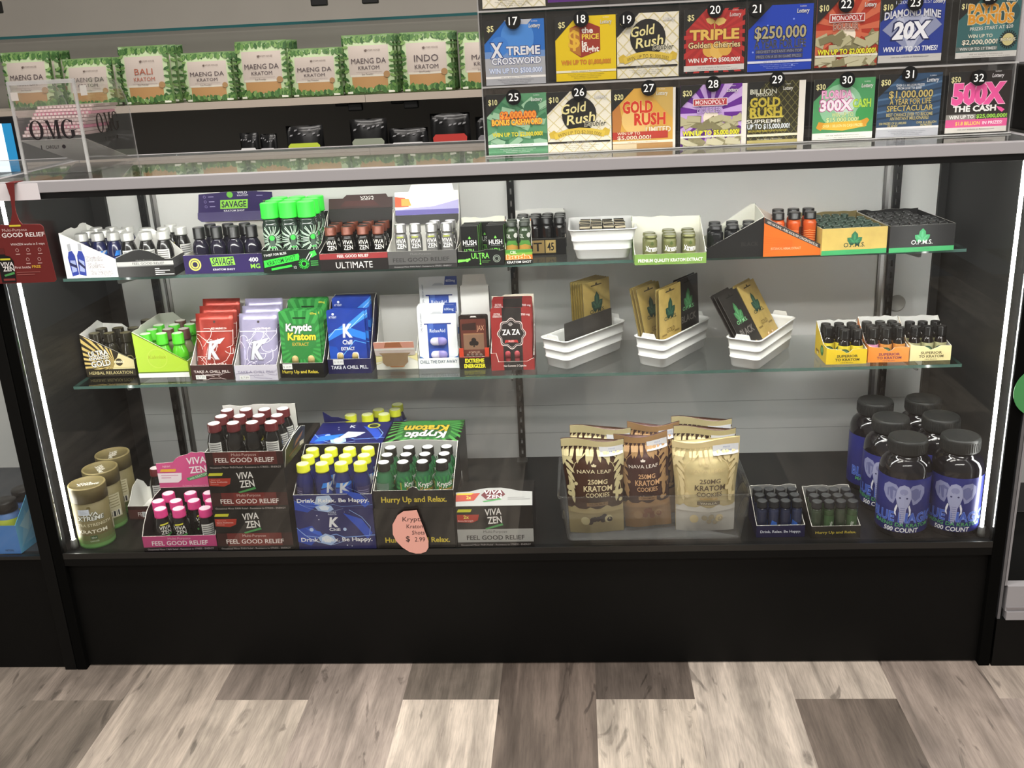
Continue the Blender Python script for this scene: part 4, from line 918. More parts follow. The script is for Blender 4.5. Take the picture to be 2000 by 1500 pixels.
def kbox(x, y, col, tx, fcol, lab, pn, pcol, part_, tcol, rz, sd):
    t = Tray(.0885, .122, .032, [(0, .032), (.15, .045), (.9, .128), (1, .135)], .137, [(0, .135), (.1, .128), (.85, .045), (1, .032)], {'f': fcol, 'r': M('#8d8a86', .5), 'b': CARD, 'l': M('#4a3a39', .5)}, M('#c9c5bf', .6))
    t.art('f', [('t', 'TAKE A CHILL PILL.', .5, .56, .15, tcol, {'w': .86, 'b': 1.5}), ('t', 'www.kchill.com', .5, .36, .1, tcol, {'w': .34}), ('r', .1, .06, .34, .34, '#e9e9e6'), ('t', '$ 7.99', .22, .2, .13, '#8d8d8d', {'w': .18})]+curves(4, '#e9d6d2' if sd == 1 else '#8f88a8', sd, .02))
    t.make(lab, 'box', x, y, z, rz)
    art = curves(16, '#f0d9d3' if sd == 1 else '#e8e4f4', sd+3, .008)+[('c', .5, .86, .02, '#2a2020'), ('r', .02, .70, .98, .712, '#d8b9b4' if sd == 1 else '#e0dcee'), ('t', 'RED MAENG DA' if sd == 1 else 'LIGHTNING', .62, .75, .03, '#f2e9e4', {'w': .4, 'b': 1}), ('t', 'K', .5, .40, .27, KGR, {'w': .36, 'b': 4, 'it': .7, 'ol': '#6d6a78' if sd == 2 else '#8f5f5a', 'ow': 3}), ('p', [(.3, .52), (.78, .60), (.66, .5)], '#f2efef'), ('t', 'MAENG DA' if sd == 1 else 'VANILLA', .58, .16, .05, '#e4d9d4' if sd == 1 else '#5d5770', {'w': .5, 'b': 2})]
    p = pouch(pn, .079, .125, pcol, art, sd)
    its = []
    for k in range(3): its.append(('%s foil pouch with silver K, %s in its card box' % (part_, ['front', 'middle', 'rear'][k]), (x+.0005-.0015*k+(.002 if k else 0)+.03*(.017+.024*k), y+.017+.024*k, z+.006+.0095*k), rz+random.uniform(-.01, .01), .29, 0))
    spread(p, 'pouch', part_+' K pouches', its)
kbox(-.6080, .219, None, 0, M('#3b2020', .35), 'maroon open box lettered TAKE A CHILL PILL holding red pouches', 'foil_pouch', M('#a83d33', .25, .35, noise=.4, nscale=50), 'red', '#f0e6e2', -.03, 1)
kbox(-.5140, .209, None, 0, M('#cfcbd8', .4), 'pale lilac open box between the red pouches and green cards', 'foil_pouch', M('#aca6c6', .25, .35, noise=.2, nscale=50), 'lilac', '#8c86a0', -.03, 2)
# blister card boxes
def cardbox(x, y, W_, D, hf, hb, outer, art, lab, rz=0, side=None, inner=CARD, step=.011):
    t = Tray(W_, D, hf, side or [(0, hf), (.12, hf+.012), (.8, hb*.95), (1, hb)], hb, [(0, hb), (.2, hb*.95), (.88, hf+.012), (1, hf)], outer, inner)
    t.art('f', art)
    t.kids.append(('step_insert', lambda b: b.box(-W_/2+.002, D*.45, .0015, W_/2-.002, D-.002, step, inner)))
    return t.make(lab, 'box', x, y, z, rz)
GRK = M('#2f7d3c', .3, name='green_card'); CAPS = M('#b3a06a', .3); CLB = glass('blister_plastic', (.96, .96, .96), 1.45, .03)
cardbox(-.4225, .2185, .0895, .118, .031, .138, M('#141513', .35), [('t', 'Hurry Up and Relax.', .46, .42, .2, '#e3cf45', {'w': .84, 'b': 2}), ('r', .06, .6, .28, .95, '#ececea'), ('t', '$ 14.99', .17, .75, .14, '#8a8a8a', {'w': .18})], 'black card box lettered Hurry Up and Relax holding green capsule cards', -.05)
KRA = [('rays', .5, .45, .2, 1.2, 26, '#3f9a4a', .5), ('r', .1, .42, .9, .80, '#2f7d3c'), ('r', .35, .875, .68, .9, '#173d1c'), ('t', 'Kryptic', .48, .745, .105, '#f4f6f0', {'w': .66, 'b': 4, 'it': .3, 'ol': '#1b3a1c', 'ow': 4}), ('t', 'Kratom', .54, .605, .105, '#ecd53e', {'w': .72, 'b': 4, 'it': .3, 'ol': '#27451c', 'ow': 4}), ('t', 'EXTRACT', .5, .485, .05, '#c9a63c', {'w': .42, 'b': 1.5}), ('t', '650mg', .88, .955, .03, '#e3cf45', {'w': .16, 'b': 1})]
ck = card('blister_card', .0815, .1325, GRK, KRA, ((.34, .2, .031, .0068, CAPS, None, False), (.75, .2, .031, .0068, CAPS, None, False)))
spread(ck, 'card', 'green capsule cards', [('green %s capsule card, %s' % ('hanging', l), (x_, y_, z+z_), -.05, .09, 0) for l, x_, y_, z_ in (('frontmost in the black box', -.4238, .2275, .002), ('second, peeking out right in the black box', -.4205, .2372, .002), ('third, peeking out right in the black box', -.4190, .2465, .002), ('front of the raised rear row, black box', -.4185, .2800, .0118), ('middle of the raised rear row, black box', -.4185, .2905, .0118), ('last of the raised rear row, black box', -.4185, .3010, .0118))])
NAVY = M('#1c1c45', .35, name='navy_card')
cardbox(-.3300, .2380, .0885, .112, .031, .139, NAVY, [('t', 'TAKE A CHILL PILL.', .5, .44, .22, '#eceef4', {'w': .86, 'b': 1.5}), ('r', .13, .62, .37, .98, '#dcdcdc'), ('t', '$ 12.99', .25, .8, .13, '#8a8a8a', {'w': .19})], 'navy card box lettered TAKE A CHILL PILL holding blue capsule cards', -.01, inner=M('#8d8c8e', .6), step=.017)
BLC = M('#24409a', .3, noise=.35, nscale=35, name='swirl_blue_card')
CHA = [('p', [(0, .5), (.4, .62), (1, .5), (1, .62), (.4, .75), (0, .6)], '#2f7fe0'), ('p', [(.5, .75), (1, .98), (1, .85), (.6, .7)], '#3f8fe6'), ('l', [(.0, .55), (.2, .68), (.6, .7), (1, .92)], .012, '#9ecdf6'), ('l', [(0, .3), (.3, .22), (.7, .5), (1, .45)], .012, '#5aa4ee'), ('p', [(0, 0), (.4, .1), (.2, .4), (0, .42)], '#1d4fb5'), ('t', 'K', .52, .66, .2, '#e6e8ee', {'w': .26, 'b': 4, 'it': .3}), ('t', 'Chill', .5, .475, .07, '#f1f2f6', {'w': .26, 'b': 2}), ('t', 'EXTRACT', .5, .37, .05, '#e9ebf2', {'w': .36, 'b': 2}), ('t', 'MIT THERAPY', .16, .88, .035, '#dfe4f0', {'w': .2, 'b': 1}), ('c', .17, .93, .02, '#dfe4f0'), ('p', rrect(.19, .12, .37, .31, .05), '#e9e9ee'), ('p', rrect(.60, .12, .78, .31, .05), '#e9e9ee')]
cc = card('blister_card', .0765, .127, BLC, CHA, ((.29, .21, .024, .006, CAPS, None, False), (.68, .21, .024, .006, CAPS, None, False)))
spread(cc, 'card', 'blue capsule cards', [('blue swirl capsule card, '+l, (x_, y_, z+z_), -.01, .07, 0) for l, x_, y_, z_ in (('frontmost in the navy box', -.3325, .2465, .0025), ('second, just behind the front one, navy box', -.3282, .2565, .0025), ('front of the rear row in the navy box', -.3285, .285, .0178), ('middle of the rear row in the navy box', -.3285, .296, .0178), ('last of the rear row in the navy box', -.3285, .307, .0178))])
# plain white box with a slumped card
t = Tray(.0855, .09, .037, [(0, .037), (.5, .07), (1, .126)], .134, [(0, .126), (.5, .07), (1, .037)], M('#e3e1d6', .45), M('#c9c8c4', .6))
t.art('f', [('l', [(0, .75), (.3, .55), (.6, .9), (1, .6)], .03, '#c8b66a'), ('l', [(0, .3), (.2, .45), (.3, .55)], .03, '#d1c37f'), ('p', [(.0, .98), (.26, .55), (.0, .4)], '#d9cd92'), ('p', [(.75, .75), (1, .92), (1, .45)], '#ded39c'), ('p', rrect(.32, .12, .68, .5, .06), '#dd8a4a'), ('t', 'C3 C3', .5, .33, .16, '#8d4f22', {'w': .26})])
t.make('nearly empty white card box with yellow line pattern and slumped card', 'box', -.2365, .258, z)
sc_ = MB(); F = Fr((-.042, 0, .0), X, (0, -.35, .94)); sc_.slab(F, rrect(0, 0, .082, .034, .003), .001, M('#e9d9d2', .4), CARD)
sc_.art(Fr((-.042, 0, 0), X, (0, -.35, .94), .082, .034), [('r', .0, .55, 1, 1, '#e6a08c'), ('p', [(.25, .6), (.7, .6), (.66, .98), (.3, .98)], '#b06a44'), ('r', .0, .4, 1, .55, '#efe9e4')])
sco2 = empty('blister_card'); sc_.build('backing_card', sco2); tag(sco2, 'pink and white card slumped over the front of the white box', 'card')
sco2.location = (-.2375, .2565, z+.030)
wn = MB(); wn.slab(Fr((-.026, -.0122, -.019), X, (0, .12, 1)), [(.008, 0), (.044, 0), (.052, .008), (.052, .022), (.058, .027), (-.006, .027), (0, .022), (0, .008)], .002, M('#6f5a41', .2, coat=.5)); wn.build('blister_window', sco2)
# relaxing capsules, white
t = Tray(.083, .10, .022, [(0, .03), (.5, .07), (1, .135)], .143, [(0, .135), (.5, .07), (1, .03)], M('#eef0f2', .4), WCARD, t=.0008)
t.art('f', [('p', [(0, .0), (1, .0), (1, .3), (0, .3)], '#e9edf2'), ('t', 'CHILL THE DAY AWAY', .5, .65, .3, '#2a4a5e', {'w': .92, 'b': 1})])
t.kids.append(('step_insert', lambda b: b.box(-.0395, .05, .0015, .0395, .097, .048, WCARD)))
t.make('white box lettered CHILL THE DAY AWAY with white and blue capsule cards', 'box', -.1510, .257, z)
RBL = '#2c4fa6'
RXA = [('p', [(.24, .0), (.76, .0), (.76, .70), (.24, .70)], RBL), ('r', .16, .685, .86, .705, '#1f3a86'), ('r', .27, .55, .4, .7, '#4a6cbc'), ('t', 'RelaxAid', .5, .585, .055, '#eef2fa', {'w': .4}), ('p', [(.66, .86), (1, .86), (1, 1), (.7, 1)], '#24489c'), ('t', '600mg', .83, .93, .04, '#dfe6f4', {'w': .24, 'b': 1}), ('p', [(.33, .855), (.42, .895), (.6, .895), (.67, .855)], '#c6cbd2'), ('t', 'CHILL THE DAY AWAY', .09, .72, .025, '#4f5f74', {'w': .5, 'rot': math.pi/2}), ('p', [(0, .17), (.3, .08), (.7, .08), (1, .17), (1, .05), (0, .05)], '#3f76b8'), ('p', rrect(.32, .36, .72, .47, .04), '#5b79c4'), ('p', rrect(.32, .14, .72, .25, .04), '#5b79c4')]
PILL = M('#d9d4ea', .2, coat=.4); PIL2 = M('#8f86c4', .2, coat=.4)
cr = card('blister_card', .0785, .1265, M('#eceff2', .35), RXA, ((.52, .415, .034, .0085, PILL, PIL2, True), (.52, .195, .034, .0085, PILL, PIL2, True)))
spread(cr, 'card', 'white and blue capsule cards', [('white and blue capsule card, '+l, (x_, y_, z+z_), 0, .05, 0) for l, x_, y_, z_ in (('frontmost in the white box', -.1512, .2670, .0018), ('just behind the front one in the white box', -.1505, .2790, .003), ('raised highest at the rear of the white box', -.1505, .3130, .0498))])
# dark energizer box
t = Tray(.0605, .07, .026, [(0, .042), (.5, .04), (1, .1)], [(0, .155), (.06, .158), (.12, .179), (.86, .179), (.92, .158), (1, .155)], [(0, .1), (.5, .04), (1, .042)], M('#1f1917', .35), WCARD)
t.art('f', [('t', 'EXTREME', .5, .68, .3, '#e8e02f', {'w': .64, 'b': 4}), ('t', 'ENERGIZER', .5, .26, .3, '#e8e02f', {'w': .72, 'b': 4}), ('r', 0, .92, 1, 1, '#7c2a1e')])
t.kids.append(('side_wing', lambda b: (b.box(-.0302, .0002, .026, -.0215, .0012, .044, M('#c23c22', .35)), b.box(.0215, .0002, .026, .0302, .0012, .044, M('#c23c22', .35)))))
t.make('dark box lettered EXTREME ENERGIZER with tall white back panel', 'box', -.0765, .2465, z)
JXA = [('p', rrect(.05, .04, .95, .93, .03), '#5a2a20'), ('r', .14, .35, .86, .66, '#7d5f4a'), ('r', .14, .64, .86, .655, '#a0714e'), ('p', [(.1, .72), (.6, .72), (.6, .86), (.1, .84)], '#2e1a15'), ('t', 'JAX', .75, .76, .09, '#c99a7c', {'w': .26}), ('c', .5, .53, .045, '#1c1412'), ('c', .42, .47, .045, '#1c1412'), ('c', .58, .47, .045, '#1c1412'), ('p', [(.47, .4), (.53, .4), (.51, .5), (.49, .5)], '#1c1412'), ('t', '4 CAPSULES', .5, .3, .04, '#c4a68e', {'w': .4}), ('p', [(.4, .96), (.44, .985), (.6, .985), (.64, .96)], '#d0cbc6')]
cj = card('blister_card', .0570, .1085, M('#231b18', .25), JXA, tuple((.27+.155*k, .2, .017, .0038, M('#2a2320', .2), M('#5d4a40', .2), False) for k in range(4)))
spread(cj, 'card', 'dark brown club cards', [('dark brown card with a club symbol, '+l, (x_, y_, z+.0015), 0, .04, 0) for l, x_, y_ in (('front one', -.0765, .2500), ('rear one', -.0750, .2565))])
# red box
RED = M('#8f2c2c', .35, name='deep_red_card'); BKC = '#1d1a1b'
t = Tray(.0865, .085, [(0, .036), (.12, .036), (.17, .018), (.84, .018), (.92, .022), (1, .025)], [(0, .03), (.6, .06), (1, .12)], torn(.135, .002, 9, 5, .132), [(0, .12), (.5, .06), (1, .036)], {'f': RED, 'r': M('#7a2626', .4), 'b': CARD, 'l': M('#7a2626', .4)}, M('#e6dfcb', .6))
t.art('f', [('r', .3, 0, .74, .5, BKC), ('t', 'Net Contents: 2 Capsules', .55, .26, .11, '#e8dcd6', {'w': .52, 'b': 1})])
t.kids.append(('step_insert', lambda b: b.box(-.041, .035, .0015, .041, .083, .0105, WCARD)))
t.make('deep red box of capsule cards with torn cream top, right of the club cards', 'box', .0010, .2325, z)
def badge(k):
    p = []
    for i in range(48):
        a = 2*math.pi*i/48; r_2 = 1+.07*math.cos(8*a)+.03*abs(math.cos(4*a)); p.append((.5+.31*k*r_2*math.cos(a), .575+.225*k*r_2*math.sin(a)))
    return p
ZAA = [('r', .28, 0, .76, 1, BKC), ('p', badge(1.06), '#d9c9c5'), ('p', badge(1.0), BKC), ('p', badge(.93), '#cfc2be'), ('p', badge(.90), BKC), ('t', 'ZA ZA', .49, .60, .085, '#f2eeec', {'w': .44, 'b': 2}), ('o', .48, .73, .015, .03, '#9d9694'), ('r', .42, .72, .54, .735, '#9d9694'), ('p', [(.34, .47), (.64, .47), (.66, .42), (.62, .43), (.36, .43), (.32, .42)], '#b52f2f'), ('t', 'RED', .49, .45, .03, '#f0c8c4', {'w': .14, 'b': 1}), ('t', 'EXTRA', .16, .9, .032, '#eadcd9', {'w': .16, 'b': 1}), ('t', 'STRENGTH', .16, .86, .032, '#eadcd9', {'w': .22, 'b': 1}), ('t', '700 mg', .86, .885, .035, '#eadcd9', {'w': .22, 'b': 1})]
cz = card('blister_card', .0800, .1235, RED, ZAA, ((.39, .2, .024, .0052, M('#8d3038', .25), M('#a3444c', .25), False), (.62, .2, .024, .0052, M('#8d3038', .25), M('#a3444c', .25), False)))
spread(cz, 'card', 'red and black capsule cards', [('red and black ZA ZA card, '+l, (x_, y_, z+z_), 0, .05, 0) for l, x_, y_, z_ in (('frontmost, with the whole badge showing', .0005, .2400, .0018), ('second of the file, raised behind the front one', .0012, .2735, .0120), ('third of the file', .0014, .2820, .0120), ('rear of the file', .0016, .2905, .0120))])
# white baskets of leaf cards
GC_ = M('#bda35c', .42, 0.0, noise=.25, nscale=60, name='gold_leaf_card'); BC_ = M('#232221', .4)
def leafcard(gold):
    fg, hi, tx = ('#24493a', '#38644f', '#5e4e26') if gold else ('#3f7a4c', '#569663', '#8a8988')
    a = [('r', .3, .93, .7, .945, '#3b321c' if gold else '#0c0c0c'), ('c', .5, .95, .022, '#3b321c' if gold else '#0c0c0c')]+leaves3(.5, .60, .2, fg, hi, 1.45)+[('t', 'O.P.M.S.', .5, .585, .05, '#1d3a2d' if gold else '#7fc48a', {'w': .56, 'b': 1})]
    a += [('t', 'GOLD', .5, .42, .06, '#7a6530', {'w': .36, 'b': 1}), ('r', .1, .36, .32, .385, '#8a733a'), ('r', .68, .36, .9, .385, '#8a733a')] if gold else [('t', 'BLACK', .5, .44, .09, '#77736f', {'w': .72, 'b': 2})]
    return card('blister_card', .086, .150, GC_ if gold else BC_, a, ((.4, .2, .022, .0046, M('#c98f5a', .2), M('#d9b98d', .2), False), (.62, .2, .022, .0046, M('#c98f5a', .2), M('#d9b98d', .2), False)), t=.0014, r=.002, back=M('#3b3937', .5) if not gold else M('#6f6236', .5))
G_ = leafcard(True); B_ = leafcard(False)
bm_ = basket(.058, .178, .068, .196, .0615); bask = empty('plastic_basket'); bm_.build('basket_body', bask); stk = []
for tb_ in bm_.tabs: tb_.build('handle_tab', bask)
for k, (fm, rot, nm) in enumerate((((.0860, .237), -.69, 'left'), ((.2725, .229), -.60, 'middle'), ((.4490, .203), -.55, 'right'))):
    d = Vector((-math.sin(rot), math.cos(rot), 0)); w_ = Vector((math.cos(rot), math.sin(rot), 0))
    c_ = Vector((fm[0], fm[1], z))+d*.0915
    o = bask if k == 0 else dup(bask, (0, 0, 0)); o.location = c_; o.rotation_euler = (0, 0, rot)
    tag(o, ['long white ribbed basket nearest the red box, mostly gold cards', 'long white basket in the middle of three, gold and black cards', 'long white basket nearest the yellow box, cards tipped over'][k], 'basket', 'long white baskets')
    st = MB(); st.art(Fr((-.014, -.0938, .046), X, (0, -.02, 1), .026, .0075), [('r', 0, 0, 1, 1, '#dfdfdd'), ('t', '$10.99', .5, .5, .7, '#8d8d8c', {'w': .8})], .0012); st.build('price_sticker', o) if k == 0 else None
    stk.append((c_, d, w_, rot))
used = {'g': 0, 'b': 0}
def leaf_in(kk, kind, off_w, off_d, zz, lean, roll, lab, dyaw=0):
    c_, d, w_, rot = stk[kk]; src = G_ if kind == 'g' else B_
    o = src if not used[kind] else dup(src, (0, 0, 0)); used[kind] = 1
    yaw = rot+math.pi/2+dyaw
    place(o, c_+w_*off_w+d*off_d+Vector((0, 0, zz)), yaw, lean, roll)
    tag(o, lab, 'card', 'gold leaf cards' if kind == 'g' else 'black leaf cards')
for i in range(6):
    leaf_in(0, 'g', -.0218+.0063*i, .0370, .0045, .04, 0, 'gold leaf card in the basket by the red box, %s of its file' % ['rearmost', 'second', 'third', 'fourth', 'fifth', 'frontmost'][i])
leaf_in(0, 'b', .0195, .066, .0500, -.02, math.pi/2, 'grey-backed card lying on its side in the basket by the red box', math.pi)
for i in range(3):
    leaf_in(1, 'g', -.0165+.0075*i, -.0430, .0055, .22, 0, 'gold leaf card leaning left in the middle basket, %s' % ('rear one', 'middle one', 'front one')[i])
for i in range(2): leaf_in(1, 'g', .0135+.0066*i, -.0430, .0055, .03, 0, 'upright gold leaf card in the middle basket, %s' % ('behind its twin', 'front with green logo')[i])
for i in range(2): leaf_in(1, 'b', .0080+.0072*i, .0430, .0055, .05, 0, 'black leaf card at the rear of the middle basket, %s' % ('rear one', 'front one')[i])
for i in range(3): leaf_in(2, 'b', .0035+.0085*i, -.0432, .0065, .54, 0, 'black leaf card leaning back in the right basket, %s' % ('lowest', 'middle', 'uppermost with green logo')[i])
for i in range(2): leaf_in(2, 'g', .0105+.0085*i, .0432, .0065, .52, 0, 'gold leaf card leaning back in the right basket, %s' % ('half covered', 'uppermost with capsules')[i])
# three small boxes of dropper bottles
def superior(x, y, col, tcol, lab, what, where, lblc, n, rows, dx, dy, nsk=(), hb=.066, rz=0, lbl2=None, tearR=0):
    f = [(0, .034), (.1, .031), (.35, .029), (.42, .026), (.5, .022), (.58, .024), (.64, .029+tearR), (.75, .030), (.9, .030), (1, .029)]
    t = Tray(.0775, .082, f, [(0, .029), (.35, .033), (1, hb)], torn(hb, .0022, 9, int(x*100)), [(0, hb), (.7, .034), (1, .034)], M(col, .4), WCARD)
    t.art('f', [('t', 'SUPERIOR', .52, .47, .14, tcol, {'w': .52, 'b': 3}), ('t', 'TO KRATOM', .52, .26, .14, tcol, {'w': .6, 'b': 3}), ('t', '10ml Bottles', .52, .09, .07, tcol, {'w': .3})])
    t.art('l', [('c', .62, .3, .16, '#2c6b3a', 1), ('c', .62, .32, .09, '#7fae6a'), ('r', .1, .12, .38, .2, '#8a6a1c'), ('c', .28, .1, .05, '#efe9c9')])
    t.make(lab, 'box', x, y, z, rz)
    def art(lc):
        def f(b, r): b.art(Cy(r+.0002, 0, 2*math.pi*r, .04), [('r', .1, .1, .92, .82, lc), ('c', .5, .42, .26, '#2e4a34'), ('c', .5, .42, .2, '#5c7d55'), ('c', .5, .38, .1, '#26392b')])
        return f
    pr = [bottle('dropper_bottle', .0112, .036, .0425, .0635, .0098, M('#17120f', .1, coat=.6), M('#131313', .25), '#2e2e2e', art(c)) for c in [lblc]+([lbl2] if lbl2 else [])]
    grid_bottles(pr, n, rows, x-dx*(n-1)/2-.002, y+.0165, dx, dy, z+.0015, what if lbl2 else what[0], where, 'dropper bottles '+where, skip=nsk, rot=lambda i, j: .1, pick=(lambda i, j: 0 if i == 0 else 1) if lbl2 else None, jit=.0008)
superior(.6480, .2165, '#e3c22c', '#4d4a1a', 'yellow box lettered SUPERIOR TO KRATOM with dropper bottles', ['black-capped dropper bottle with yellow label'], 'in the yellow box', '#dcc83a', 3, 3, .0245, .0235, ((0, 0),), rz=.03)
superior(.7285, .2215, '#e88f3a', '#7a2f4e', 'orange box lettered SUPERIOR TO KRATOM with dropper bottles', ['black-capped dropper bottle with pink label', 'black-capped dropper bottle with orange label'], 'in the orange dropper box', '#d48fb0', 3, 3, .0245, .0235, hb=.07, rz=.01, lbl2='#d08a3e')
superior(.8085, .2245, '#eee0a4', '#6a5c33', 'cream box lettered SUPERIOR TO KRATOM at the shelf end', ['black-capped dropper bottle with olive label'], 'in the cream box', '#a9a67c', 3, 2, .0245, .034, hb=.068, rz=.02, tearR=-.003)
# ------------------------------------------------------------------ CASE DECK
z = DZ+.0004
# three kraft tubes
KR = M('#6f6542', .6, noise=.12, nscale=60, name='kraft_tube'); KRL = M('#665b39', .6, name='kraft_lid')
def kraft():
    r = .034; b = MB()
    b.lathe([(0, 0), (r, 0), (r, .004, M('#5f9a52', .5)), (r, .010, M('#6a9a54', .5)), (r, .018, M('#667c46', .5)), (r, .028, M('#6a7044', .5)), (r, .0955), (0, .0955)], KR, 36)
    F = Cy(r+.0003, 0, 2*math.pi*r, .126)
    b.art(F, [('t', 'VIVA', .5, .58, .055, '#eef0ea', {'b': 2, 'it': .4, 'w': .14, 'ol': '#33402a', 'ow': 3}), ('t', 'XTREME', .5, .51, .065, '#eef0ea', {'b': 2, 'it': .4, 'w': .24, 'ol': '#33402a', 'ow': 3}), ('t', 'EXTRA STRENGTH', .5, .40, .045, '#d8d2b4', {'w': .36, 'b': 1}), ('t', 'KRATOM', .5, .29, .055, '#e8e4cf', {'w': .26, 'b': 2}), ('c', .5, .68, .03, '#6d6239'), ('r', .47, .16, .53, .22, '#3c5a35'), ('t', '20ct', .5, .19, .03, '#dfe6d4'), ('t', 'CAPSULES', .5, .13, .02, '#dfe6d4')])
    b.art(F, [('r', .72, .2, .86, .6, '#c9c1a0')]+[('r', .735, .56-.045*i, .845, .575-.045*i, '#8f8663') for i in range(5)]+[('r', .735, .22, .845, .32, '#e8e4d2'), ('r', .75, .225, .76, .315, '#333'), ('r', .77, .225, .79, .315, '#333'), ('r', .8, .225, .806, .315, '#333'), ('r', .815, .225, .83, .315, '#333')])
    o = empty('kraft_tube'); b.build('tube_body', o)
    l = MB(); l.lathe([(0, .0958), (r+.0006, .0958), (r+.0006, .1245), (r, .126, M('#8f8158', .5)), (r-.0025, .126, M('#8f8158', .5)), (r-.003, .1225, M('#7f7149', .55)), (0, .1225, M('#766a45', .55))], KRL, 36)
    l.art(Fr((-.024, -.006, .1225), X, (0, 1, 0), .048, .016), [('t', 'VIVA', .4, .68, .45, '#f2efe2', {'b': 2, 'it': .5, 'w': .6}), ('t', 'XTREME', .55, .22, .45, '#f2efe2', {'b': 2, 'it': .5, 'w': .85})])
    l.build('lid', o); return o
kt = kraft()
def sticker(o, a0, a1, z0, z1, col, r=.0349):
    b = MB(); b.art(Cy(r, z0, 2*math.pi*r, z1-z0), [('r', a0, 0, a1, 1, col), ('r', a0+.02, .3, a1-.02, .36, '#9aa3b0'), ('r', a0+.02, .55, a1-.03, .6, '#9aa3b0')], .0001); return b.build('price_sticker', o)
sp = [('kraft and green cardboard tube, frontmost of three behind the left light', (-.8255, .058, z), .35), ('kraft cardboard tube, middle of three at the left wall', (-.834, .132, z), -.9), ('kraft cardboard tube, rearmost of three at the left wall', (-.842, .206, z), -1.2)]
for k, (lb_, lc, rz) in enumerate(sp):
    o = kt if k == 0 else dup(kt, (0, 0, 0)); o.location = lc; o.rotation_euler = (0, 0, rz); tag(o, lb_, 'tube', 'kraft tubes')
    if k == 0: keep = o
    elif k == 1: sticker(o, .62, .74, .058, .09, '#dcdde4')
sticker(keep, .40, .50, .072, .084, '#cfd6e2')
# maroon box behind the pink one
MRN = M('#3a2323', .4)
t = Tray(.13, .1, .031, [(0, .031), (1, .06)], .03, [(0, .03), (.15, .05), (.4, .066), (.65, .06), (.9, .036), (1, .031)], {'f': MRN, 'r': MRN, 'b': MRN, 'l': M('#c9c7c0', .6)}, WCARD)
t.art('f', [('r', 0, .1, 1, .75, '#562c2a'), ('t', 'FEEL GOOD RELIEF', .5, .42, .28, '#e6d9d4', {'w': .7, 'b': 1}), ('r', .22, .2, .4, .6, '#d9d9db'), ('t', '$2.99', .31, .4, .16, '#8a8a8e', {'w': .14})])
t.make('low maroon box with curved grey flap behind the pink box', 'box', -.7345, .147, z)
vzb = bottle('shot_bottle', .0165, .05, .066, .084, .0128, M('#191817', .2, coat=.4), M('#5a2023', .3), '#e6dcdb', viva_label())
dup(vzb, (-.745, .186, z+.0155), (0, 0, -2.2), 'brown-capped bottle standing alone in the low maroon box', 'brown-capped shots')
riser = MB(); riser.box(-.762, .168, z+.0015, -.728, .204, z+.015, WCARD); tag(riser.build('card_insert'), 'white card insert under the lone bottle in the maroon box', 'card')
# pink box
PNK = M('#c2447f', .38, name='pink_card'); PNK2 = '#d5568e'
side = [(0, .033), (.12, .05), (.35, .07), (.7, .08), (1, .08)]
t = Tray(.1435, .114, .033, side, .083, side[::-1] and [(1-q, h) for q, h in reversed(side)], {'f': PNK, 'r': M('#241a1e', .4), 'b': M('#241a1e', .4), 'l': M('#241a1e', .4)}, M('#2a1c22', .5))
t.art('f', [('r', 0, 0, 1, .29, '#1f1a1c'), ('t', 'Multi-Purpose', .5, .83, .14, '#eab7cd', {'w': .31}), ('t', 'FEEL GOOD RELIEF', .5, .54, .27, '#f7e9ef', {'w': .76, 'b': 1.5}), ('t', 'Occasional Minor PAIN Relief - Resistance to STRESS - ENERGY', .5, .15, .1, '#d8c9cf', {'w': .9})])
def pk_head(b):
    F = Fr((-.0715, .1135, .080), X, (0, -.02, 1), .109, .062)
    b.slab(F, [(0, 0), (.109, 0), (.109, .076), (.095, .0785), (.084, .077), (.076, .079), (.066, .074), (.052, .071), (.042, .066), (.035, .058), (.02, .057), (0, .056)], .0014, M('#d8588f', .38), CARD)
    b.art(F, [('t', 'VIVA', .76, .98, .22, '#fbf4f7', {'b': 2, 'it': .4, 'w': .36, 'rot': .08}), ('t', 'ZEN', .76, .66, .22, '#fbf4f7', {'b': 2, 'w': .32, 'rot': .08}), ('p', [(.52, .36), (.94, .58), (.99, .46), (.56, .27)], '#4aa35f'), ('t', 'with KRATOM', .75, .42, .08, '#dff0e2', {'w': .36, 'rot': .28}), ('t', 'NEW!', .19, .79, .07, '#f6dbe7', {'w': .14}), ('p', [(.05, .6), (.34, .6), (.36, .7), (.08, .7)], '#f0b73a'), ('p', [(.0, .22), (.36, .22), (.43, .32), (.45, .56), (.0, .56)], '#f6eef1'), ('r', .06, .46, .38, .49, '#dba3bb'), ('r', .06, .38, .24, .41, '#dba3bb'), ('t', '12 Dietary Supplement Shots', .68, .1, .05, '#efc4d7', {'w': .5})])
t.kids.append(('header', pk_head))
t.make('hot pink display box with torn pink header holding pink-capped bottles', 'box', -.6380, .0108, z, .02)
pkb = bottle('shot_bottle', .0158, .044, .060, .0785, .0128, M('#1d1a1a', .2, coat=.4), M('#cf3f80', .3), '#f3d9e6', viva_label())
for i, x in enumerate((-.676, -.640, -.588)):
    pr_ = pkb if i == 0 else dup(pkb, (0, 0, 0)); pr_.location = (x, .0335, z+.0015); pr_.rotation_euler = (0, 0, (.65, .2, -2.2)[i])
    tag(pr_, 'pink-capped bottle, front row %s, in the pink box' % nth(i, 3), 'bottle', 'pink-capped shots')
for j, (y, xs) in enumerate(((.068, (-.694, -.659, -.623, -.588)), (.103, (-.688, -.643, -.605)))):
    for i, x in enumerate(xs): dup(pkb, (x, y, z+.0015), (0, 0, random.uniform(1, 3)), 'pink-capped bottle, %s row %s, in the pink box' % (('middle', 'back')[j], nth(i, len(xs))))
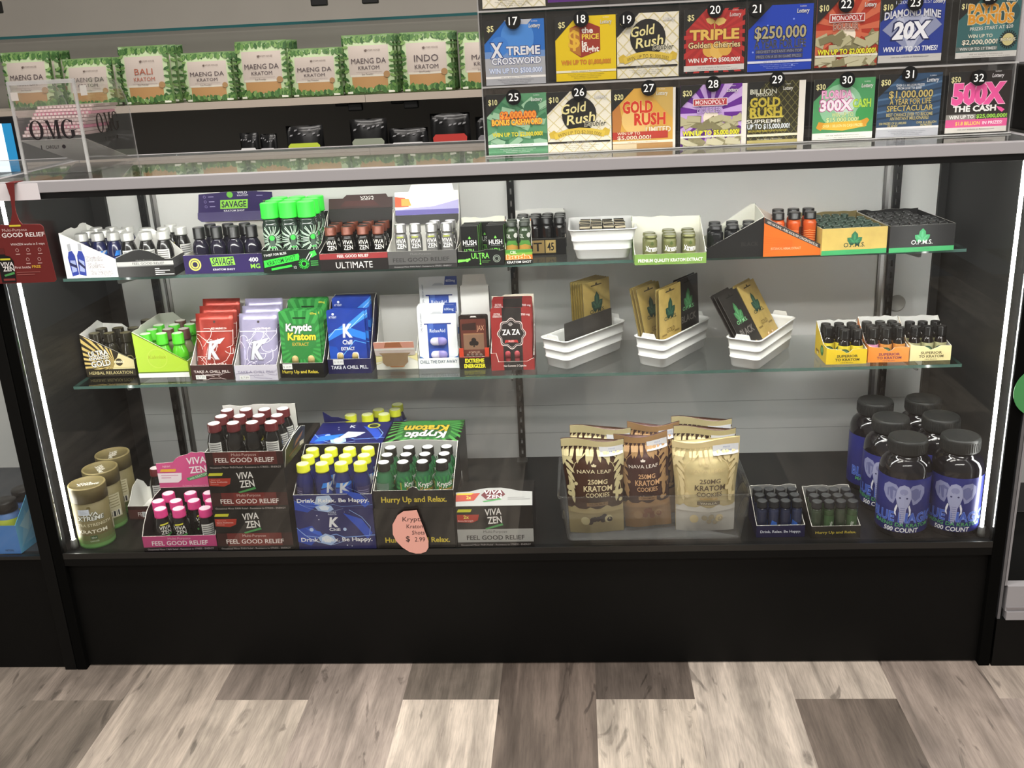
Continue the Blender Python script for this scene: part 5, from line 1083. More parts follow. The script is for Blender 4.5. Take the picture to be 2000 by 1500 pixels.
# stack of black boxes, red band
VK = M('#1b1918', .35, name='black_printed_card')
def vz_front(h_full=True, silver=False):
    bandc, txc = ('#a9a9a6', '#333231') if silver else ('#6e2a26', '#f2e8e4')
    a = [('r', 0, .12, 1, .44, bandc)]
    if not silver: a += [('r', 0, .12, .14, .44, '#3a1c1a'), ('r', .86, .12, 1, .44, '#3a1c1a'), ('r', .3, .12, .7, .44, '#7d2f2a')]
    a += [('t', 'Multi-Purpose', .5, .375, .06, '#d8bdb7' if not silver else '#5d5c5b', {'w': .31}), ('t', 'FEEL GOOD RELIEF', .5, .23, .105, txc, {'w': .76, 'b': 1.5}), ('t', 'Occasional Minor PAIN Relief - Resistance to STRESS - ENERGY', .5, .055, .04, '#cfc6c2', {'w': .92})]
    a += [('t', 'VIVA', .485, .86, .15, '#f4f1ee', {'b': 2, 'it': .4, 'w': .21, 'rot': .08}), ('t', 'ZEN', .50, .66, .16, '#f4f1ee', {'b': 2, 'w': .19, 'rot': .08}), ('p', [(.37, .46), (.6, .58), (.61, .53), (.39, .43)], '#4fa05a'), ('p', [(.01, .86), (.19, .86), (.21, .93), (.03, .93)], '#d8d836'), ('p', [(.01, .62), (.2, .60), (.28, .66), (.3, .80), (.01, .80)], '#b53a2c')]
    a += [('t', '2x', .13, .74, .08, '#f0e060', {'b': 2}), ('t', 'Extra Strength', .12, .65, .035, '#f0dcd6', {'w': .2})] if silver else [('t', 'New Look', .1, .76, .03, '#e9a79b', {'w': .12}), ('t', 'Same Authentic', .14, .71, .03, '#f3d9d3', {'w': .22, 'b': 1}), ('t', 'Formula', .08, .66, .03, '#e9a79b', {'w': .1})]
    return a
def fullbox(w, d, h, mat, art, label, x, y, zz, top=None, right=None, group=None, rz=0, flap=None):
    b = MB(); b.box(-w/2, 0, 0, w/2, d, h, mat)
    b.art(Fr((-w/2, 0, 0), X, Z, w, h), art)
    if top: b.art(Fr((-w/2, 0, h), X, (0, 1, 0), w, d), top)
    if right: b.art(Fr((w/2, 0, 0), (0, 1, 0), Z, d, h), right)
    if not flap: return tag(b.build('display_box', loc=(x, y, zz), rot=(0, 0, rz), bevel=.0006), label, 'box', group)
    o = thing('display_box', label, 'box', (x, y, zz), rz, group); b.build('carton', o, bevel=.0006); flap[1].build(flap[0], o, loc=(-x, -y, -zz)); return o
BW, BH, BD = .1465, .0838, .116
fullbox(BW, BD, BH, VK, vz_front(), 'closed black box with red band, bottom of the stack of three', -.4905, .0105, z, group='black boxes with red band')
fullbox(BW, BD, BH, VK, vz_front(), 'closed black box with red band, middle of the stack of three', -.4900, .0107, z+BH+.0003, group='black boxes with red band')
zt = z+2*BH+.0006
t = Tray(BW, BD, .0355, [(0, .0355), (.3, .038), (1, .04)], torn(.087, .002, 9, 3, .085), .0355, VK, WCARD)
t.art('f', [('r', 0, .27, 1, 1, '#5c2623'), ('r', .3, .27, .7, 1, '#6f2a26'), ('r', 0, .27, .1, 1, '#331a19'), ('r', .92, .27, 1, 1, '#331a19'), ('t', 'Multi-Purpose', .5, .84, .14, '#d8bdb7', {'w': .32}), ('t', 'FEEL GOOD RELIEF', .5, .54, .25, '#f2e8e4', {'w': .76, 'b': 1.5}), ('t', 'Occasional Minor PAIN Relief - Resistance to STRESS - ENERGY', .5, .13, .1, '#cfc6c2', {'w': .92})])
def vflap(b):
    F = Fr((BW/2+.0006, .003, .001), (.25, .97, 0), (.10, 0, 1), .075, .055)
    b.slab(F, [(0, 0), (.05, .012), (.072, .02), (.075, .055), (.06, .060), (.03, .052), (.004, .034)], .0012, VK, CARD)
    b.art(F, [('p', [(.35, .45), (.9, .55), (.95, .95), (.5, .85)], '#1d2440'), ('p', [(.45, .5), (.8, .72), (.9, .9), (.55, .7)], '#8a5d4a'), ('r', .72, .4, .92, .55, '#cfc6bd'), ('l', [(.2, .3), (.7, .5)], .05, '#6d4336')])
t.kids.append(('side_flap', vflap))
t.make('open black tray with red band on top of the stack, white back panel', 'box', -.4885, .0107, zt, group='black boxes with red band')
grid_bottles([vzb], 4, 3, -.5445, .031, .0362, .0352, zt+.0015, 'brown-capped bottle', 'in the top tray of the stack', 'brown-capped shots', rot=lambda i, j: (-2.9, 1.6, 1.4, -2.8)[i] if j == 0 else (-1.6, 1.5, 1.4, -2.3)[i], skew=.0015)
fullbox(.147, .116, .1665, VK, [('t', 'STRESS - ENERGY', .86, .9, .03, '#8d8a88', {'w': .3})], 'tall black box standing behind the stack of red-banded boxes', -.4815, .1335, z, top=[('t', 'STRESS', .82, .25, .05, '#77736f', {'w': .14})])
# blue boxes
NVY = M('#1b2163', .3, noise=.25, nscale=25, name='deep_blue_card')
def swirl(lo, hi):
    k = lambda y: lo+(hi-lo)*y
    return [('p', [(0, k(.2)), (.16, k(.1)), (.3, k(.35)), (.2, k(.6)), (0, k(.5))], '#1f48b4'), ('p', [(.62, k(.9)), (.85, k(.75)), (.97, k(.4)), (.9, k(.25)), (.78, k(.55))], '#2450c4'), ('p', [(.1, k(.55)), (.2, k(.42)), (.34, k(.3)), (.3, k(.45))], '#2b62d8'),
            ('l', [(0, k(.55)), (.1, k(.35)), (.3, k(.3)), (.5, k(.38)), (.6, k(.3)), (.8, k(.32)), (1, k(.35))], .018, '#7fa8ee'), ('l', [(.7, k(.98)), (.85, k(.8)), (.95, k(.55)), (.93, k(.35))], .012, '#8fb4f0'), ('l', [(.05, k(.45)), (.14, k(.3)), (.26, k(.18)), (.45, k(.12)), (.62, k(.22))], .012, '#a8c4f4'),
            ('c', .19, k(.5), .045*(hi-lo), '#b9d0f6'), ('c', .62, k(.5), .04*(hi-lo), '#b9d0f6'), ('p', [(.26, k(.3)), (.36, k(.4)), (.47, k(.33)), (.5, k(.2)), (.42, k(.1)), (.3, k(.16))], '#a9c4ee'), ('p', [(.31, k(.3)), (.38, k(.36)), (.45, k(.28)), (.42, k(.17)), (.34, k(.18))], '#e3ecf9'), ('c', .63, k(.1), .015, '#dfe8f8'), ('c', .69, k(.08), .012, '#dfe8f8'), ('c', .3, k(.75), .012, '#dfe8f8'), ('c', .28, k(.85), .012, '#dfe8f8')]
fullbox(.1485, BD, BH, NVY, swirl(0, 1)+[('t', 'DOUBLE', .48, .925, .04, '#c9d2ea', {'w': .1, 'b': 1}), ('t', 'MAENG DA', .48, .875, .035, '#c9d2ea', {'w': .11, 'b': 1}), ('t', 'K', .485, .68, .22, '#eef0f5', {'w': .13, 'b': 4, 'it': .6}), ('t', 'Chill', .49, .5, .07, '#e9edf6', {'w': .14, 'b': 2}), ('t', 'Drink. Relax. Be Happy.', .5, .25, .095, '#f4f5f8', {'w': .92, 'b': 2})], 'closed swirling blue box with silver K under the tray of yellow-capped bottles', -.3325, .0107, z)
t = Tray(.1485, .112, .030, [(0, .030), (1, .086)], .086, [(0, .086), (1, .030)], NVY, M('#15151a', .5))
t.art('f', swirl(-.4, 1.5)[:12]+[('p', [(.26, .35), (.3, .9), (.46, .95), (.5, .6), (.4, .3)], '#b9cdea'), ('t', 'Drink. Relax. Be Happy.', .5, .6, .25, '#f4f5f8', {'w': .92, 'b': 2})])
t.make('open blue tray lettered Drink Relax Be Happy with yellow-capped bottles', 'box', -.3315, .0107, z+BH+.0003)
YC = M('#d8dc2e', .3, name='yellow_cap')
kby = bottle('shot_bottle', .0165, .05, .066, .0835, .0128, M('#1b2360', .18, coat=.5), YC, '#f1f3b8', k_art)
for c_ in kby.children:
    pass
grid_bottles([kby], 4, 3, -.3862, .0305, .0363, .0352, z+BH+.0018, 'yellow-capped blue bottle', 'in the blue tray', 'yellow-capped shots', rot=lambda i, j: (2.7, .75, .1, -2.4)[i] if j == 0 else (.9 if i % 2 else -.9), skew=.0002, jit=.0003)
fb_ = MB(); fb_.slab(Fr((-.398, .2485, z+.167), (1, .1, 0), (0, -.2, 1)), [(0, 0), (.055, 0), (.03, .010), (.016, .012), (0, .026)], .0012, NVY, NVY)
fullbox(.1465, .118, .1665, NVY, [], 'tall swirling blue box behind the tray of yellow-capped bottles', -.3285, .1295, z, top=swirl(-.1, .9)+[('p', [(.05, .1), (.3, .2), (.42, .45), (.1, .35)], '#2f7ee6'), ('p', [(.35, .2), (.6, .3), (.7, .5), (.45, .55)], '#d7e4f8'), ('c', .77, .8, .11, '#c5cc3a'), ('c', .77, .8, .08, '#27301f'), ('t', 'K', .48, .78, .1, '#dfe5f2', {'b': 3})], flap=('torn_flap', fb_))
fullbox(.147, .112, BH, NVY, swirl(0, 1), 'blue box at the back under the rear yellow-capped bottles', -.302, .262, z)
for k, (x, y) in enumerate(((-.352, .29), (-.316, .29), (-.281, .29), (-.298, .318), (-.262, .318), (-.262, .348))):
    dup(kby, (x, y, z+BH+.0004), (0, 0, random.uniform(0, 6)), 'yellow-capped bottle at the back above the tall blue box, %s' % ('front left', 'front middle', 'front right', 'second row left', 'second row right', 'rearmost')[k], 'rear yellow-capped shots')
# black and green boxes
HUR = {'w': .82, 'b': 2.5}
fullbox(.1495, BD, BH, M('#171715', .35), [('t', 'Hurry Up and Relax.', .52, .21, .12, '#dcc53c', HUR)], 'closed black box behind the pink note, bottom of the green stack', -.1815, .0107, z)
t = Tray(.1495, .112, [(0, .0355), (.43, .0355), (.45, .040), (.5, .043), (.55, .040), (.57, .0355), (1, .0355)], [(0, .0355), (1, .088)], [(0, .087), (.3, .090), (.6, .092), (1, .086)], [(0, .086), (1, .0355)], M('#171715', .35), M('#c9c8c5', .6))
t.art('f', [('t', 'Hurry Up and Relax.', .5, .40, .25, '#dcc53c', HUR)])
t.make('open black tray lettered Hurry Up and Relax with green bottles', 'box', -.1790, .0107, z+BH+.0003)
def kr_art(b, r): b.art(Cy(r+.0002, 0, 2*math.pi*r, .06), [('p', [(.28, .02), (.72, .02), (.72, .8), (.28, .8)], '#2a7f41'), ('rays', .5, .5, .1, .6, 20, '#348f4c', .5), ('t', 'Kryptic', .5, .73, .15, '#f1f4ee', {'w': .32, 'b': 3, 'it': .3, 'ol': '#163d1f', 'ow': 3}), ('t', 'Kratom', .53, .55, .16, '#d0a63e', {'w': .32, 'b': 3, 'it': .3, 'ol': '#163d1f', 'ow': 3}), ('r', .265, .0, .285, .8, '#b5a73e'), ('r', .78, .02, 1.1, .78, '#5d7a6a')]+[('r', .8, .1+.06*i, 1.08, .12+.06*i, '#7d978a') for i in range(9)]+[('r', .8, .02, 1.08, .1, '#cfd8d2')])
krb = bottle('shot_bottle', .0165, .05, .066, .0835, .0122, M('#2f6b45', .15, coat=.5), M('#1a1c18', .25), '#eceee8', kr_art)
grid_bottles([krb], 4, 3, -.2337, .0305, .0363, .0352, z+BH+.0018, 'green bottle with black-rimmed white cap', 'in the Hurry Up tray', 'green shots', rot=lambda i, j: (2.9, .95, .3, .25)[i] if j == 0 else .9, skew=.0001, jit=.0003)
fullbox(.1475, .119, .1665, M('#171715', .35), [], 'tall black box with green top behind the green bottles', -.1780, .1292, z,
        top=[('p', rrect(.12, .12, .96, .98, .12), '#2f6f35'), ('rays', .55, .95, .05, 1.4, 40, '#4f9a4a', .4), ('p', rrect(.2, .2, .85, .75, .12), '#2a6330'), ('t', 'Kryptic', .52, .32, .26, '#eff2ec', {'w': .56, 'b': 4, 'it': .3, 'rot': math.pi, 'ol': '#173a1b', 'ow': 3}), ('t', 'Kratom', .50, .62, .26, '#d6b83c', {'w': .62, 'b': 4, 'it': .3, 'rot': math.pi, 'ol': '#173a1b', 'ow': 3})], right=[('r', .05, .5, .13, .6, '#cfcfcd')])
# pink note on the front glass
nb = MB(); NP = [(-.201, .083), (-.176, .085), (-.159, .021), (-.160, .007), (-.165, -.001), (-.175, -.005), (-.185, -.005), (-.197, -.001), (-.209, .008), (-.220, .022), (-.225, .036), (-.224, .056), (-.213, .075)]
nb.slab(Fr((0, -.0009, DZ), X, Z), [(x+.003, y) for x, y in reversed(NP)], .0006, M('#efb0a2', .7), M('#efb0a2', .7))
NK = '#3b2a2c'; F = Fr((-.222, -.0009, DZ-.005), X, Z, .066, .09)
nb.art(F, [('t', 'Krypti', .58, .80, .10, NK, {'w': .54, 'it': .3, 'b': -.3}), ('t', 'Kratom', .66, .635, .09, NK, {'w': .50, 'it': .3, 'b': -.3}), ('t', 'Shots', .73, .49, .09, NK, {'w': .36, 'it': .3, 'b': -.3}), ('t', '$', .42, .35, .12, NK, {'b': 1}), ('t', '2.99', .76, .335, .10, NK, {'w': .30, 'it': .3, 'b': -.3})])
tag(nb.build('paper_note'), 'salmon pink handwritten price note on the front glass', 'note')
# silver banded box
hd = MB(); Fh = Fr((-.1022, .0122, z+.0848), X, (0, .62, .78), .1425, .034)
hd.slab(Fh, [(0, 0), (.1425, 0), (.1425, .026), (.118, .0275), (.104, .031), (.085, .034), (.06, .034), (.04, .031), (.026, .0275), (0, .026)], .0012, M('#b9b9b7', .28, .6), M('#b9b9b7', .4))
hd.art(Fh, [('p', [(0, .25), (.24, .3), (.32, .72), (0, .66)], '#bf4a3a'), ('p', [(0, .62), (.2, .62), (.24, .72), (.02, .72)], '#e0c23c'), ('t', '2x', .17, .48, .18, '#f0e060', {'b': 2}), ('p', [(.33, .6), (.4, .35), (.55, .35), (.65, .62), (.6, .86), (.4, .86)], '#6b2530'), ('t', 'VIVA', .49, .76, .2, '#f2f0ee', {'b': 2, 'it': .4, 'w': .24}), ('t', 'ZEN', .5, .5, .2, '#f2f0ee', {'b': 2, 'w': .2}), ('p', [(.35, .26), (.58, .42), (.6, .34), (.37, .2)], '#4fa05a'), ('r', .68, .34, .97, .37, '#8f8f8d'), ('r', .68, .44, .9, .46, '#8f8f8d')])
fullbox(.1425, .112, .0845, VK, vz_front(silver=True), 'black box with silver band and 2x mark, right of the pink note', -.0310, .0120, z, flap=('header_flap', hd))
# clear bin of cookie pouches
bn = basket(.325, .160, .352, .186, .0985, rim=.004, handle=False, ribs=(.5,), mat=ACRYL, cr=.008).build('acrylic_bin', loc=(.2645, .1085, z)); tag(bn, 'clear acrylic bin holding foil cookie pouches on the deck', 'bin')
def cookie(name, w, h, base, cream, dark, txtc, bottom, seed):
    b = MB(); n = 10; vs, fs = [], []; NU = 12
    def dep(t): return .0255*math.sin(math.pi*min(1, t*.92+.06))**.8 if t < .86 else .002
    def shp(u, t): return -dep(t)*max(0, math.sin(math.pi*u))**.55-.0008+.002*math.sin(9*u+seed)*math.sin(5*t+seed)
    def half(t): return w/2*(.875+.125*min(1, t*1.3)-.05*math.sin(math.pi*t)**2)
    for j in range(n+1):
        t_ = j/n
        top = .004*math.sin(6*t_+seed)
        for i in range(NU+1): u = i/NU; vs.append((-half(t_)+2*half(t_)*u, shp(u, t_), h*t_+(.006*math.sin(5*u+seed)*t_**6)))
        for i in range(NU+1): u = 1-i/NU; vs.append((-half(t_)+2*half(t_)*u, dep(t_)*.5*max(0, math.sin(math.pi*u))**.6+.0008, h*t_+(.006*math.sin(5*u+seed)*t_**6)))
    m_ = 2*(NU+1)
    for j in range(n):
        for i in range(m_): a = j*m_+i; c = j*m_+(i+1) % m_; fs.append((a, c, c+m_, a+m_))
    fs += [tuple(reversed(range(m_))), tuple(range(n*m_, n*m_+m_))]
    b.add(vs, fs, M(base, .28, .25, noise=.3, nscale=40, bump=.2), True)
    class F_:
        sx, sy, flat, step = w, h, False, (.04, .05)
        def P(s_, a, c, l=0):
            a2, c2 = min(.995, max(.005, a)), min(1, max(0, c)); 
            return Vector((-half(c2)+2*half(c2)*a2, shp(a2, c2)-.0012-l, h*c2+.006*math.sin(5*a2+seed)*c2**6))
    F = F_(); kx = h/w; rn = random.Random(seed)
    def grid(x0, y0, x1, y1, col, nn=9):
        b.L += 1; l = b.L*.00002; v = [F.P(x0+(x1-x0)*i/nn, y0+(y1-y0)*j/nn, l) for j in range(nn+1) for i in range(nn+1)]
        b.add(v, [(j*(nn+1)+i, j*(nn+1)+i+1, (j+1)*(nn+1)+i+1, (j+1)*(nn+1)+i) for j in range(nn) for i in range(nn)], M(col, .3, .2), True)
    grid(.0, .0, 1, .30, bottom); grid(0, .93, 1, 1, cream)
    A = []
    for i in range(13):
        x = .05+.075*i; L = .12+.06*rn.random()+(.08 if abs(x-.5) > .33 else 0)
        A.append(('p', leaf(x, .935, L, -math.pi/2+(x-.5)*1.1+rn.uniform(-.2, .2), kx, .13), cream))
    for i in range(6):
        A += [('p', leaf(.02+.015*i, .88-.075*i, .15, -math.pi/2+.75-.12*i, kx, .13), cream), ('p', leaf(.98-.015*i, .88-.075*i, .15, -math.pi/2-.75+.12*i, kx, .13), cream)]
    A += [('l', [(.03, .45), (.08, .62), (.2, .78), (.4, .88)], .006, cream), ('l', [(.97, .45), (.92, .62), (.8, .78), (.6, .88)], .006, cream)]
    A += [('p', [(0, .27), (.12, .33), (.25, .28), (.4, .325), (.55, .29), (.7, .335), (.85, .28), (1, .32), (1, .25), (0, .25)], bottom)]
    for i in range(9): A.append(('c', rn.choice((.06, .12, .18, .84, .9, .95)), rn.uniform(.3, .6), rn.uniform(.012, .03), cream))
    A += [('t', 'NAVA LEAF', .5, .70, .035, txtc[0], {'w': .56, 'b': .5}), ('p', leaf(.5, .745, .035, 1.57, kx), txtc[0]), ('p', leaf(.49, .745, .03, 2.2, kx), txtc[0]), ('p', leaf(.51, .745, .03, .9, kx), txtc[0]),
          ('t', '250MG', .55, .595, .045, txtc[1], {'w': .34, 'b': 1.5, 'it': .2}), ('t', 'KRATOM', .55, .525, .055, txtc[1], {'w': .5, 'b': 2, 'it': .2}), ('t', 'COOKIES', .54, .455, .045, txtc[1], {'w': .42, 'b': 1.5, 'it': .2}), ('r', .38, .395, .68, .415, dark if base != dark else cream), ('r', .34, .335, .72, .375, txtc[2]), ('t', txtc[3], .53, .355, .022, txtc[4], {'w': .28, 'b': 1})]
    for i in range(7): A.append(('c', .38+.06*rn.random()*5, .12+.1*rn.random(), .03, txtc[5]))
    A += [('c', .3, .16, .05, cream), ('c', .72, .17, .045, cream), ('c', .74, .16, .03, txtc[5])]
    b.art(F, A, .0004)
    o = empty(name); b.build('pouch_body', o)
    s_ = MB(); s_.add([F.P(.60+.38*i/6, .855+.09*j/4, .0022) for j in range(5) for i in range(7)], [(j*7+i, j*7+i+1, j*7+i+8, j*7+i+7) for j in range(4) for i in range(6)], '#e9eaf0'); s_.art(F, [('t', 'PRICE', .8, .918, .014, '#8fa0cc', {'w': .10}), ('t', '$19.99', .8, .885, .018, '#7f92c8', {'w': .16})], .0024); s_.build('price_sticker', o)
    return o
CK1 = cookie('foil_pouch', .117, .186, '#4a2f22', '#d6c99a', '#3b2419', ('#e0d3ad', '#e6d5a8', '#8a6a45', 'HAZELNUT', '#4a3020', '#33231f'), '#b3a274', 1)
CK2 = cookie('foil_pouch', .100, .184, '#472623', '#b08a5e', '#3a1d1b', ('#e6dcd2', '#dcab7c', '#a87c50', 'CINNAMON', '#4a2a20', '#8a5434'), '#a87f52', 2)
CK3 = cookie('foil_pouch', .124, .180, '#d9c793', '#e6d2a0', '#c2a05e', ('#cdb98a', '#54432f', '#6d5f48', 'VANILLA', '#e9dfc2', '#b9ab8c'), '#d8d4cb', 3)
def ckp(o, x, y, lean, rz, lab, roll=0): place(o, (x, y, z+.0045+abs(roll)*.046), rz, lean, roll); tag(o, lab, 'pouch', 'cookie pouches in the clear bin')
ckp(CK1, .1590, .061, .03, .02, 'brown pouch with cream leaves, front left in the clear bin', -.03)
ckp(CK2, .2580, .079, .04, -.02, 'maroon pouch with tan leaves, front middle in the clear bin', -.08)
ckp(CK3, .3625, .064, .04, 0, 'cream vanilla cookie pouch, front right in the clear bin', 0)
ckp(dup(CK1, (0, 0, 0)), .170, .122, .05, 0, 'brown pouch peeking above the front left one in the bin')
ckp(dup(CK2, (0, 0, 0)), .2720, .140, .05, 0, 'maroon pouch peeking above the front middle one in the bin')
ckp(dup(CK1, (0, 0, 0)), .3660, .116, .0, 0, 'brown pouch standing right behind the cream one in the bin'); 
ckp(dup(CK1, (0, 0, 0)), .3660, .160, .03, 0, 'rearmost tall brown pouch on the right of the clear bin')
# small vial trays
def vtray(x, y, mat, tx, tcol, lab, bodies, labs, where, rz):
    t = Tray(.0885, .086, .0245, [(0, .0245), (.2, .03), (1, .066)], torn(.067, .0016, 9, 2), [(0, .066), (.8, .03), (1, .0245)], mat, M('#8d8d8b', .6))
    t.art('f', [('t', tx, .5, .48, .2, tcol, {'w': .84, 'b': 2})]); t.make(lab, 'box', x, y, z, rz)
    pr = [bottle('slim_vial', .0098, .048, .0515, .0665, .0099, M(b_, .25, coat=.3), M('#1c1d1f', .35), '#3f4143', fa) for b_, fa in bodies]
    grid_bottles(pr, 4, 3, x-.0325, y+.0165, .0214, .0255, z+.0015, labs, where, 'vials '+where, pick=(lambda i, j: i % 2) if len(pr) > 1 else None, rot=lambda i, j: (.1, .4, .2, -.1)[i], jit=.0006)
def bv(b, r): b.art(Cy(r+.0002, 0, 2*math.pi*r, .05), [('p', [(.3, .1), (.6, .1), (.55, .5), (.4, .6)], '#2a5fb8'), ('r', .46, .2, .56, .4, '#3f86d8')])
def gv(b, r): b.art(Cy(r+.0002, 0, 2*math.pi*r, .05), [('p', [(.3, .1), (.7, .1), (.7, .8), (.3, .8)], '#3c5a35'), ('t', 'Kryptic', .5, .4, .12, '#dfe4da', {'w': .3, 'rot': 1.3, 'b': 1})])
vtray(.4985, .0345, NAVY, 'Drink. Relax. Be Happy.', '#dfe2ee', 'small navy tray of dark blue vials right of the cookie bin', [('#232a44', None), ('#2b3350', bv)], ['dark blue vial with black cap', 'blue-swirl vial with black cap'], 'in the small navy tray', .01)
vtray(.5975, .0285, M('#191a14', .4), 'Hurry Up and Relax.', '#cdb93f', 'small black tray of dark green vials beside the elephant bottles', [('#33402f', None), ('#334a2c', gv)], ['dull green vial with black cap', 'green printed vial with black cap'], 'in the small black tray', .02)
# elephant bottles
def bluebottle():
    r = .0458; BB = M('#08070f', .12, coat=.5, name='dark_violet_plastic'); b = MB()
    b.lathe([(0, 0), (r*.93, 0), (r, .005), (r, .012), (r, .118), (r, .124), (r*.98, .133), (r*.90, .143), (r*.76, .150), (r*.68, .153), (r*.66, .158), (0, .158)], BB, 40)
    b.lathe([(r+.0002, .012), (r+.0003, .0122), (r+.0003, .1175), (r+.0002, .118)], M('#262c78', .35, noise=.25, nscale=40, name='indigo_label'), 40)
    F = Cy(r+.0003, 0, .10, .118); EL = '#8f93bd'; ED = '#6b6fa0'; EK = '#a9acd0'
    el = lambda cx, cy, rx, ry, col, n=18: ('p', [(cx+rx*math.cos(2*math.pi*i/n), cy+ry*math.sin(2*math.pi*i/n)) for i in range(n)], col)
    A = [('p', [(.42, .83), (.36, .90), (.22, .92), (.13, .86), (.12, .76), (.18, .66), (.26, .60), (.33, .58), (.36, .66)], EL), ('p', [(.58, .83), (.64, .90), (.78, .92), (.87, .86), (.88, .76), (.82, .66), (.74, .60), (.67, .58), (.64, .66)], EL),
         ('p', [(.38, .82), (.3, .86), (.2, .82), (.21, .7), (.3, .64), (.36, .7)], ED), ('p', [(.62, .82), (.7, .86), (.8, .82), (.79, .7), (.7, .64), (.64, .7)], ED),
         ('p', [(.38, .80), (.42, .88), (.5, .91), (.58, .88), (.62, .80), (.63, .68), (.6, .58), (.56, .5), (.55, .36), (.52, .24), (.48, .22), (.46, .3), (.45, .42), (.44, .5), (.4, .58), (.37, .68)], EK), el(.44, .69, .018, .014, '#2f3365'), el(.56, .69, .018, .014, '#2f3365'), el(.5, .79, .07, .05, EL)]
    A += [('l', [(.46, .52-.035*i), (.54, .52-.035*i)], .008, ED) for i in range(8)]
    A += [('p', [(.39, .58), (.36, .5), (.36, .42), (.40, .38), (.385, .45), (.41, .55)], '#e9e9f4'), ('p', [(.61, .58), (.64, .5), (.64, .42), (.60, .38), (.615, .45), (.59, .55)], '#e9e9f4')]
    o = empty('supplement_bottle'); b.build('body', o); b = MB()
    b.art(F, [('t', 'BLUE MAGIC', .5, .36, .155, '#3f5fc4', {'w': 1.25, 'b': 2, 'ol': '#7f9ae6', 'ow': 2})]+A+[('t', 'MAENG DA KRATOM', .5, .235, .06, '#4fa368', {'w': 1.05, 'b': 2, 'it': .2}), ('t', '500 COUNT', .5, .15, .07, '#f0f0f6', {'w': .62, 'b': 2.5, 'it': .4})])
    b.build('label_print', o); K = M('#232525', .5, name='black_ribbed_cap'); c = MB()
    c.lathe([(0, .1585), (.0335, .1585), (.0342, .160), (.0342, .180), (.033, .1835), (.030, .1845), (.0285, .184), (0, .1842)], K, 40)
    for i in range(48):
        a = 2*math.pi*i/48; c.box(.0340*math.cos(a)-.0007, .0340*math.sin(a)-.0007, .162, .0340*math.cos(a)+.0007, .0340*math.sin(a)+.0007, .179, K)
    c.build('cap', o); return o
bbo = bluebottle()
for k, (x, y, rz, lab) in enumerate(((.7255, .066, -.3, 'front left by the green vials'), (.8190, .067, -.36, 'front right beside the light tube'), (.7250, .166, -.6, 'second row left, label turned away'), (.8195, .168, -.3, 'second row right, behind the front pair'), (.8185, .266, .3, 'rearmost, against the right wall'), (.7235, .262, .2, 'rearmost on the left, mostly hidden'))):
    o = bbo if k == 0 else dup(bbo, (0, 0, 0)); o.location = (x, y, z); o.rotation_euler = (0, 0, rz); tag(o, 'big indigo elephant bottle, '+lab, 'bottle', 'elephant bottles')
# ------------------------------------------------------------------ COUNTER TOP
TZ = .9656
# paper and hanging tag at the left end of the rail
b = MB(); b.slab(Fr((-.935, -.0042, .9352), X, Z), [(0, 0), (.166, .0008), (.1655, .0285), (0, .030)], .0008, M('#e2dde0', .6)); tag(b.build('paper_label'), 'blank white paper label taped on the rail at the left end', 'label')
HR = M('#6e2422', .45, name='maroon_tag')
ht = thing('hanging_tag', 'maroon printed tag hung from the rail over the white paper', 'tag', (0, -.0135, 0))
b = MB(); F = Fr((-.8925, 0, .7955), X, Z); 
b.slab(F, [(.004, 0), (.124, 0), (.1285, .004), (.1235, .096), (.119, .1005), (.088, .1015), (.0835, .108), (.0812, .121), (.0815, .133), (.0845, .148), (.0885, .1705), (.0885, .1712), (.0875, .1716), (.0725, .1716), (.0735, .1712), (.0765, .148), (.0757, .133), (.0738, .121), (.069, .108), (.0645, .1015), (.008, .1025), (.003, .098), (0, .005)], .0009, HR, HR)
Fh = Fr((-.8925, 0, .7955), X, Z, .1285, .1025)
b.art(Fh, [('t', 'Multi-Purpose', .56, .90, .045, '#d9b7b2', {'w': .34}), ('t', 'FEEL GOOD RELIEF', .56, .815, .07, '#f3eae7', {'w': .80, 'b': 1.5}), ('t', 'VIVAZEN works in 5 ways', .70, .66, .035, '#e6d3cf', {'w': .47, 'b': 1})]
      + [('o', x, y, .022, .03, '#c79a94') for x, y in ((.54, .56), (.69, .56), (.85, .56), (.66, .40), (.82, .40))]+[('r', x-.03, y-.075, x+.03, y-.06, '#c79a94') for x, y in ((.54, .56), (.69, .56), (.85, .56), (.66, .40), (.82, .40))]
      + [('p', rrect(.5, .955, .66, .985, .01), '#d9c93a'), ('t', 'First bottle', .57, .27, .04, '#e6c9c4', {'w': .22, 'b': 1}), ('t', 'FREE', .76, .275, .04, '#e0b03a', {'w': .12, 'b': 1.5}), ('r', .47, .18, .8, .19, '#a5625c'), ('r', .47, .14, .72, .15, '#a5625c'),
         ('p', [(.24, .02), (.44, .02), (.46, .38), (.42, .46), (.36, .48), (.36, .6), (.26, .6), (.24, .48)], '#161312'), ('p', [(.26, .5), (.36, .5), (.36, .6), (.26, .6)], '#5e2220'), ('r', .28, .40, .42, .43, '#d9d03a'), ('t', 'VIVA', .36, .33, .07, '#f3eeec', {'w': .18, 'b': 2, 'it': .4}), ('t', 'ZEN', .37, .25, .075, '#f3eeec', {'w': .16, 'b': 2}), ('p', [(.29, .15), (.44, .2), (.44, .16), (.3, .12)], '#4f9a55'), ('r', .27, .05, .43, .085, '#8d3a38')])
b.build('tag_card', ht)
b = MB(); b.box(-.8200, .0002, .9657, -.8040, .0285, .9666, HR); b.build('strap_fold', ht)
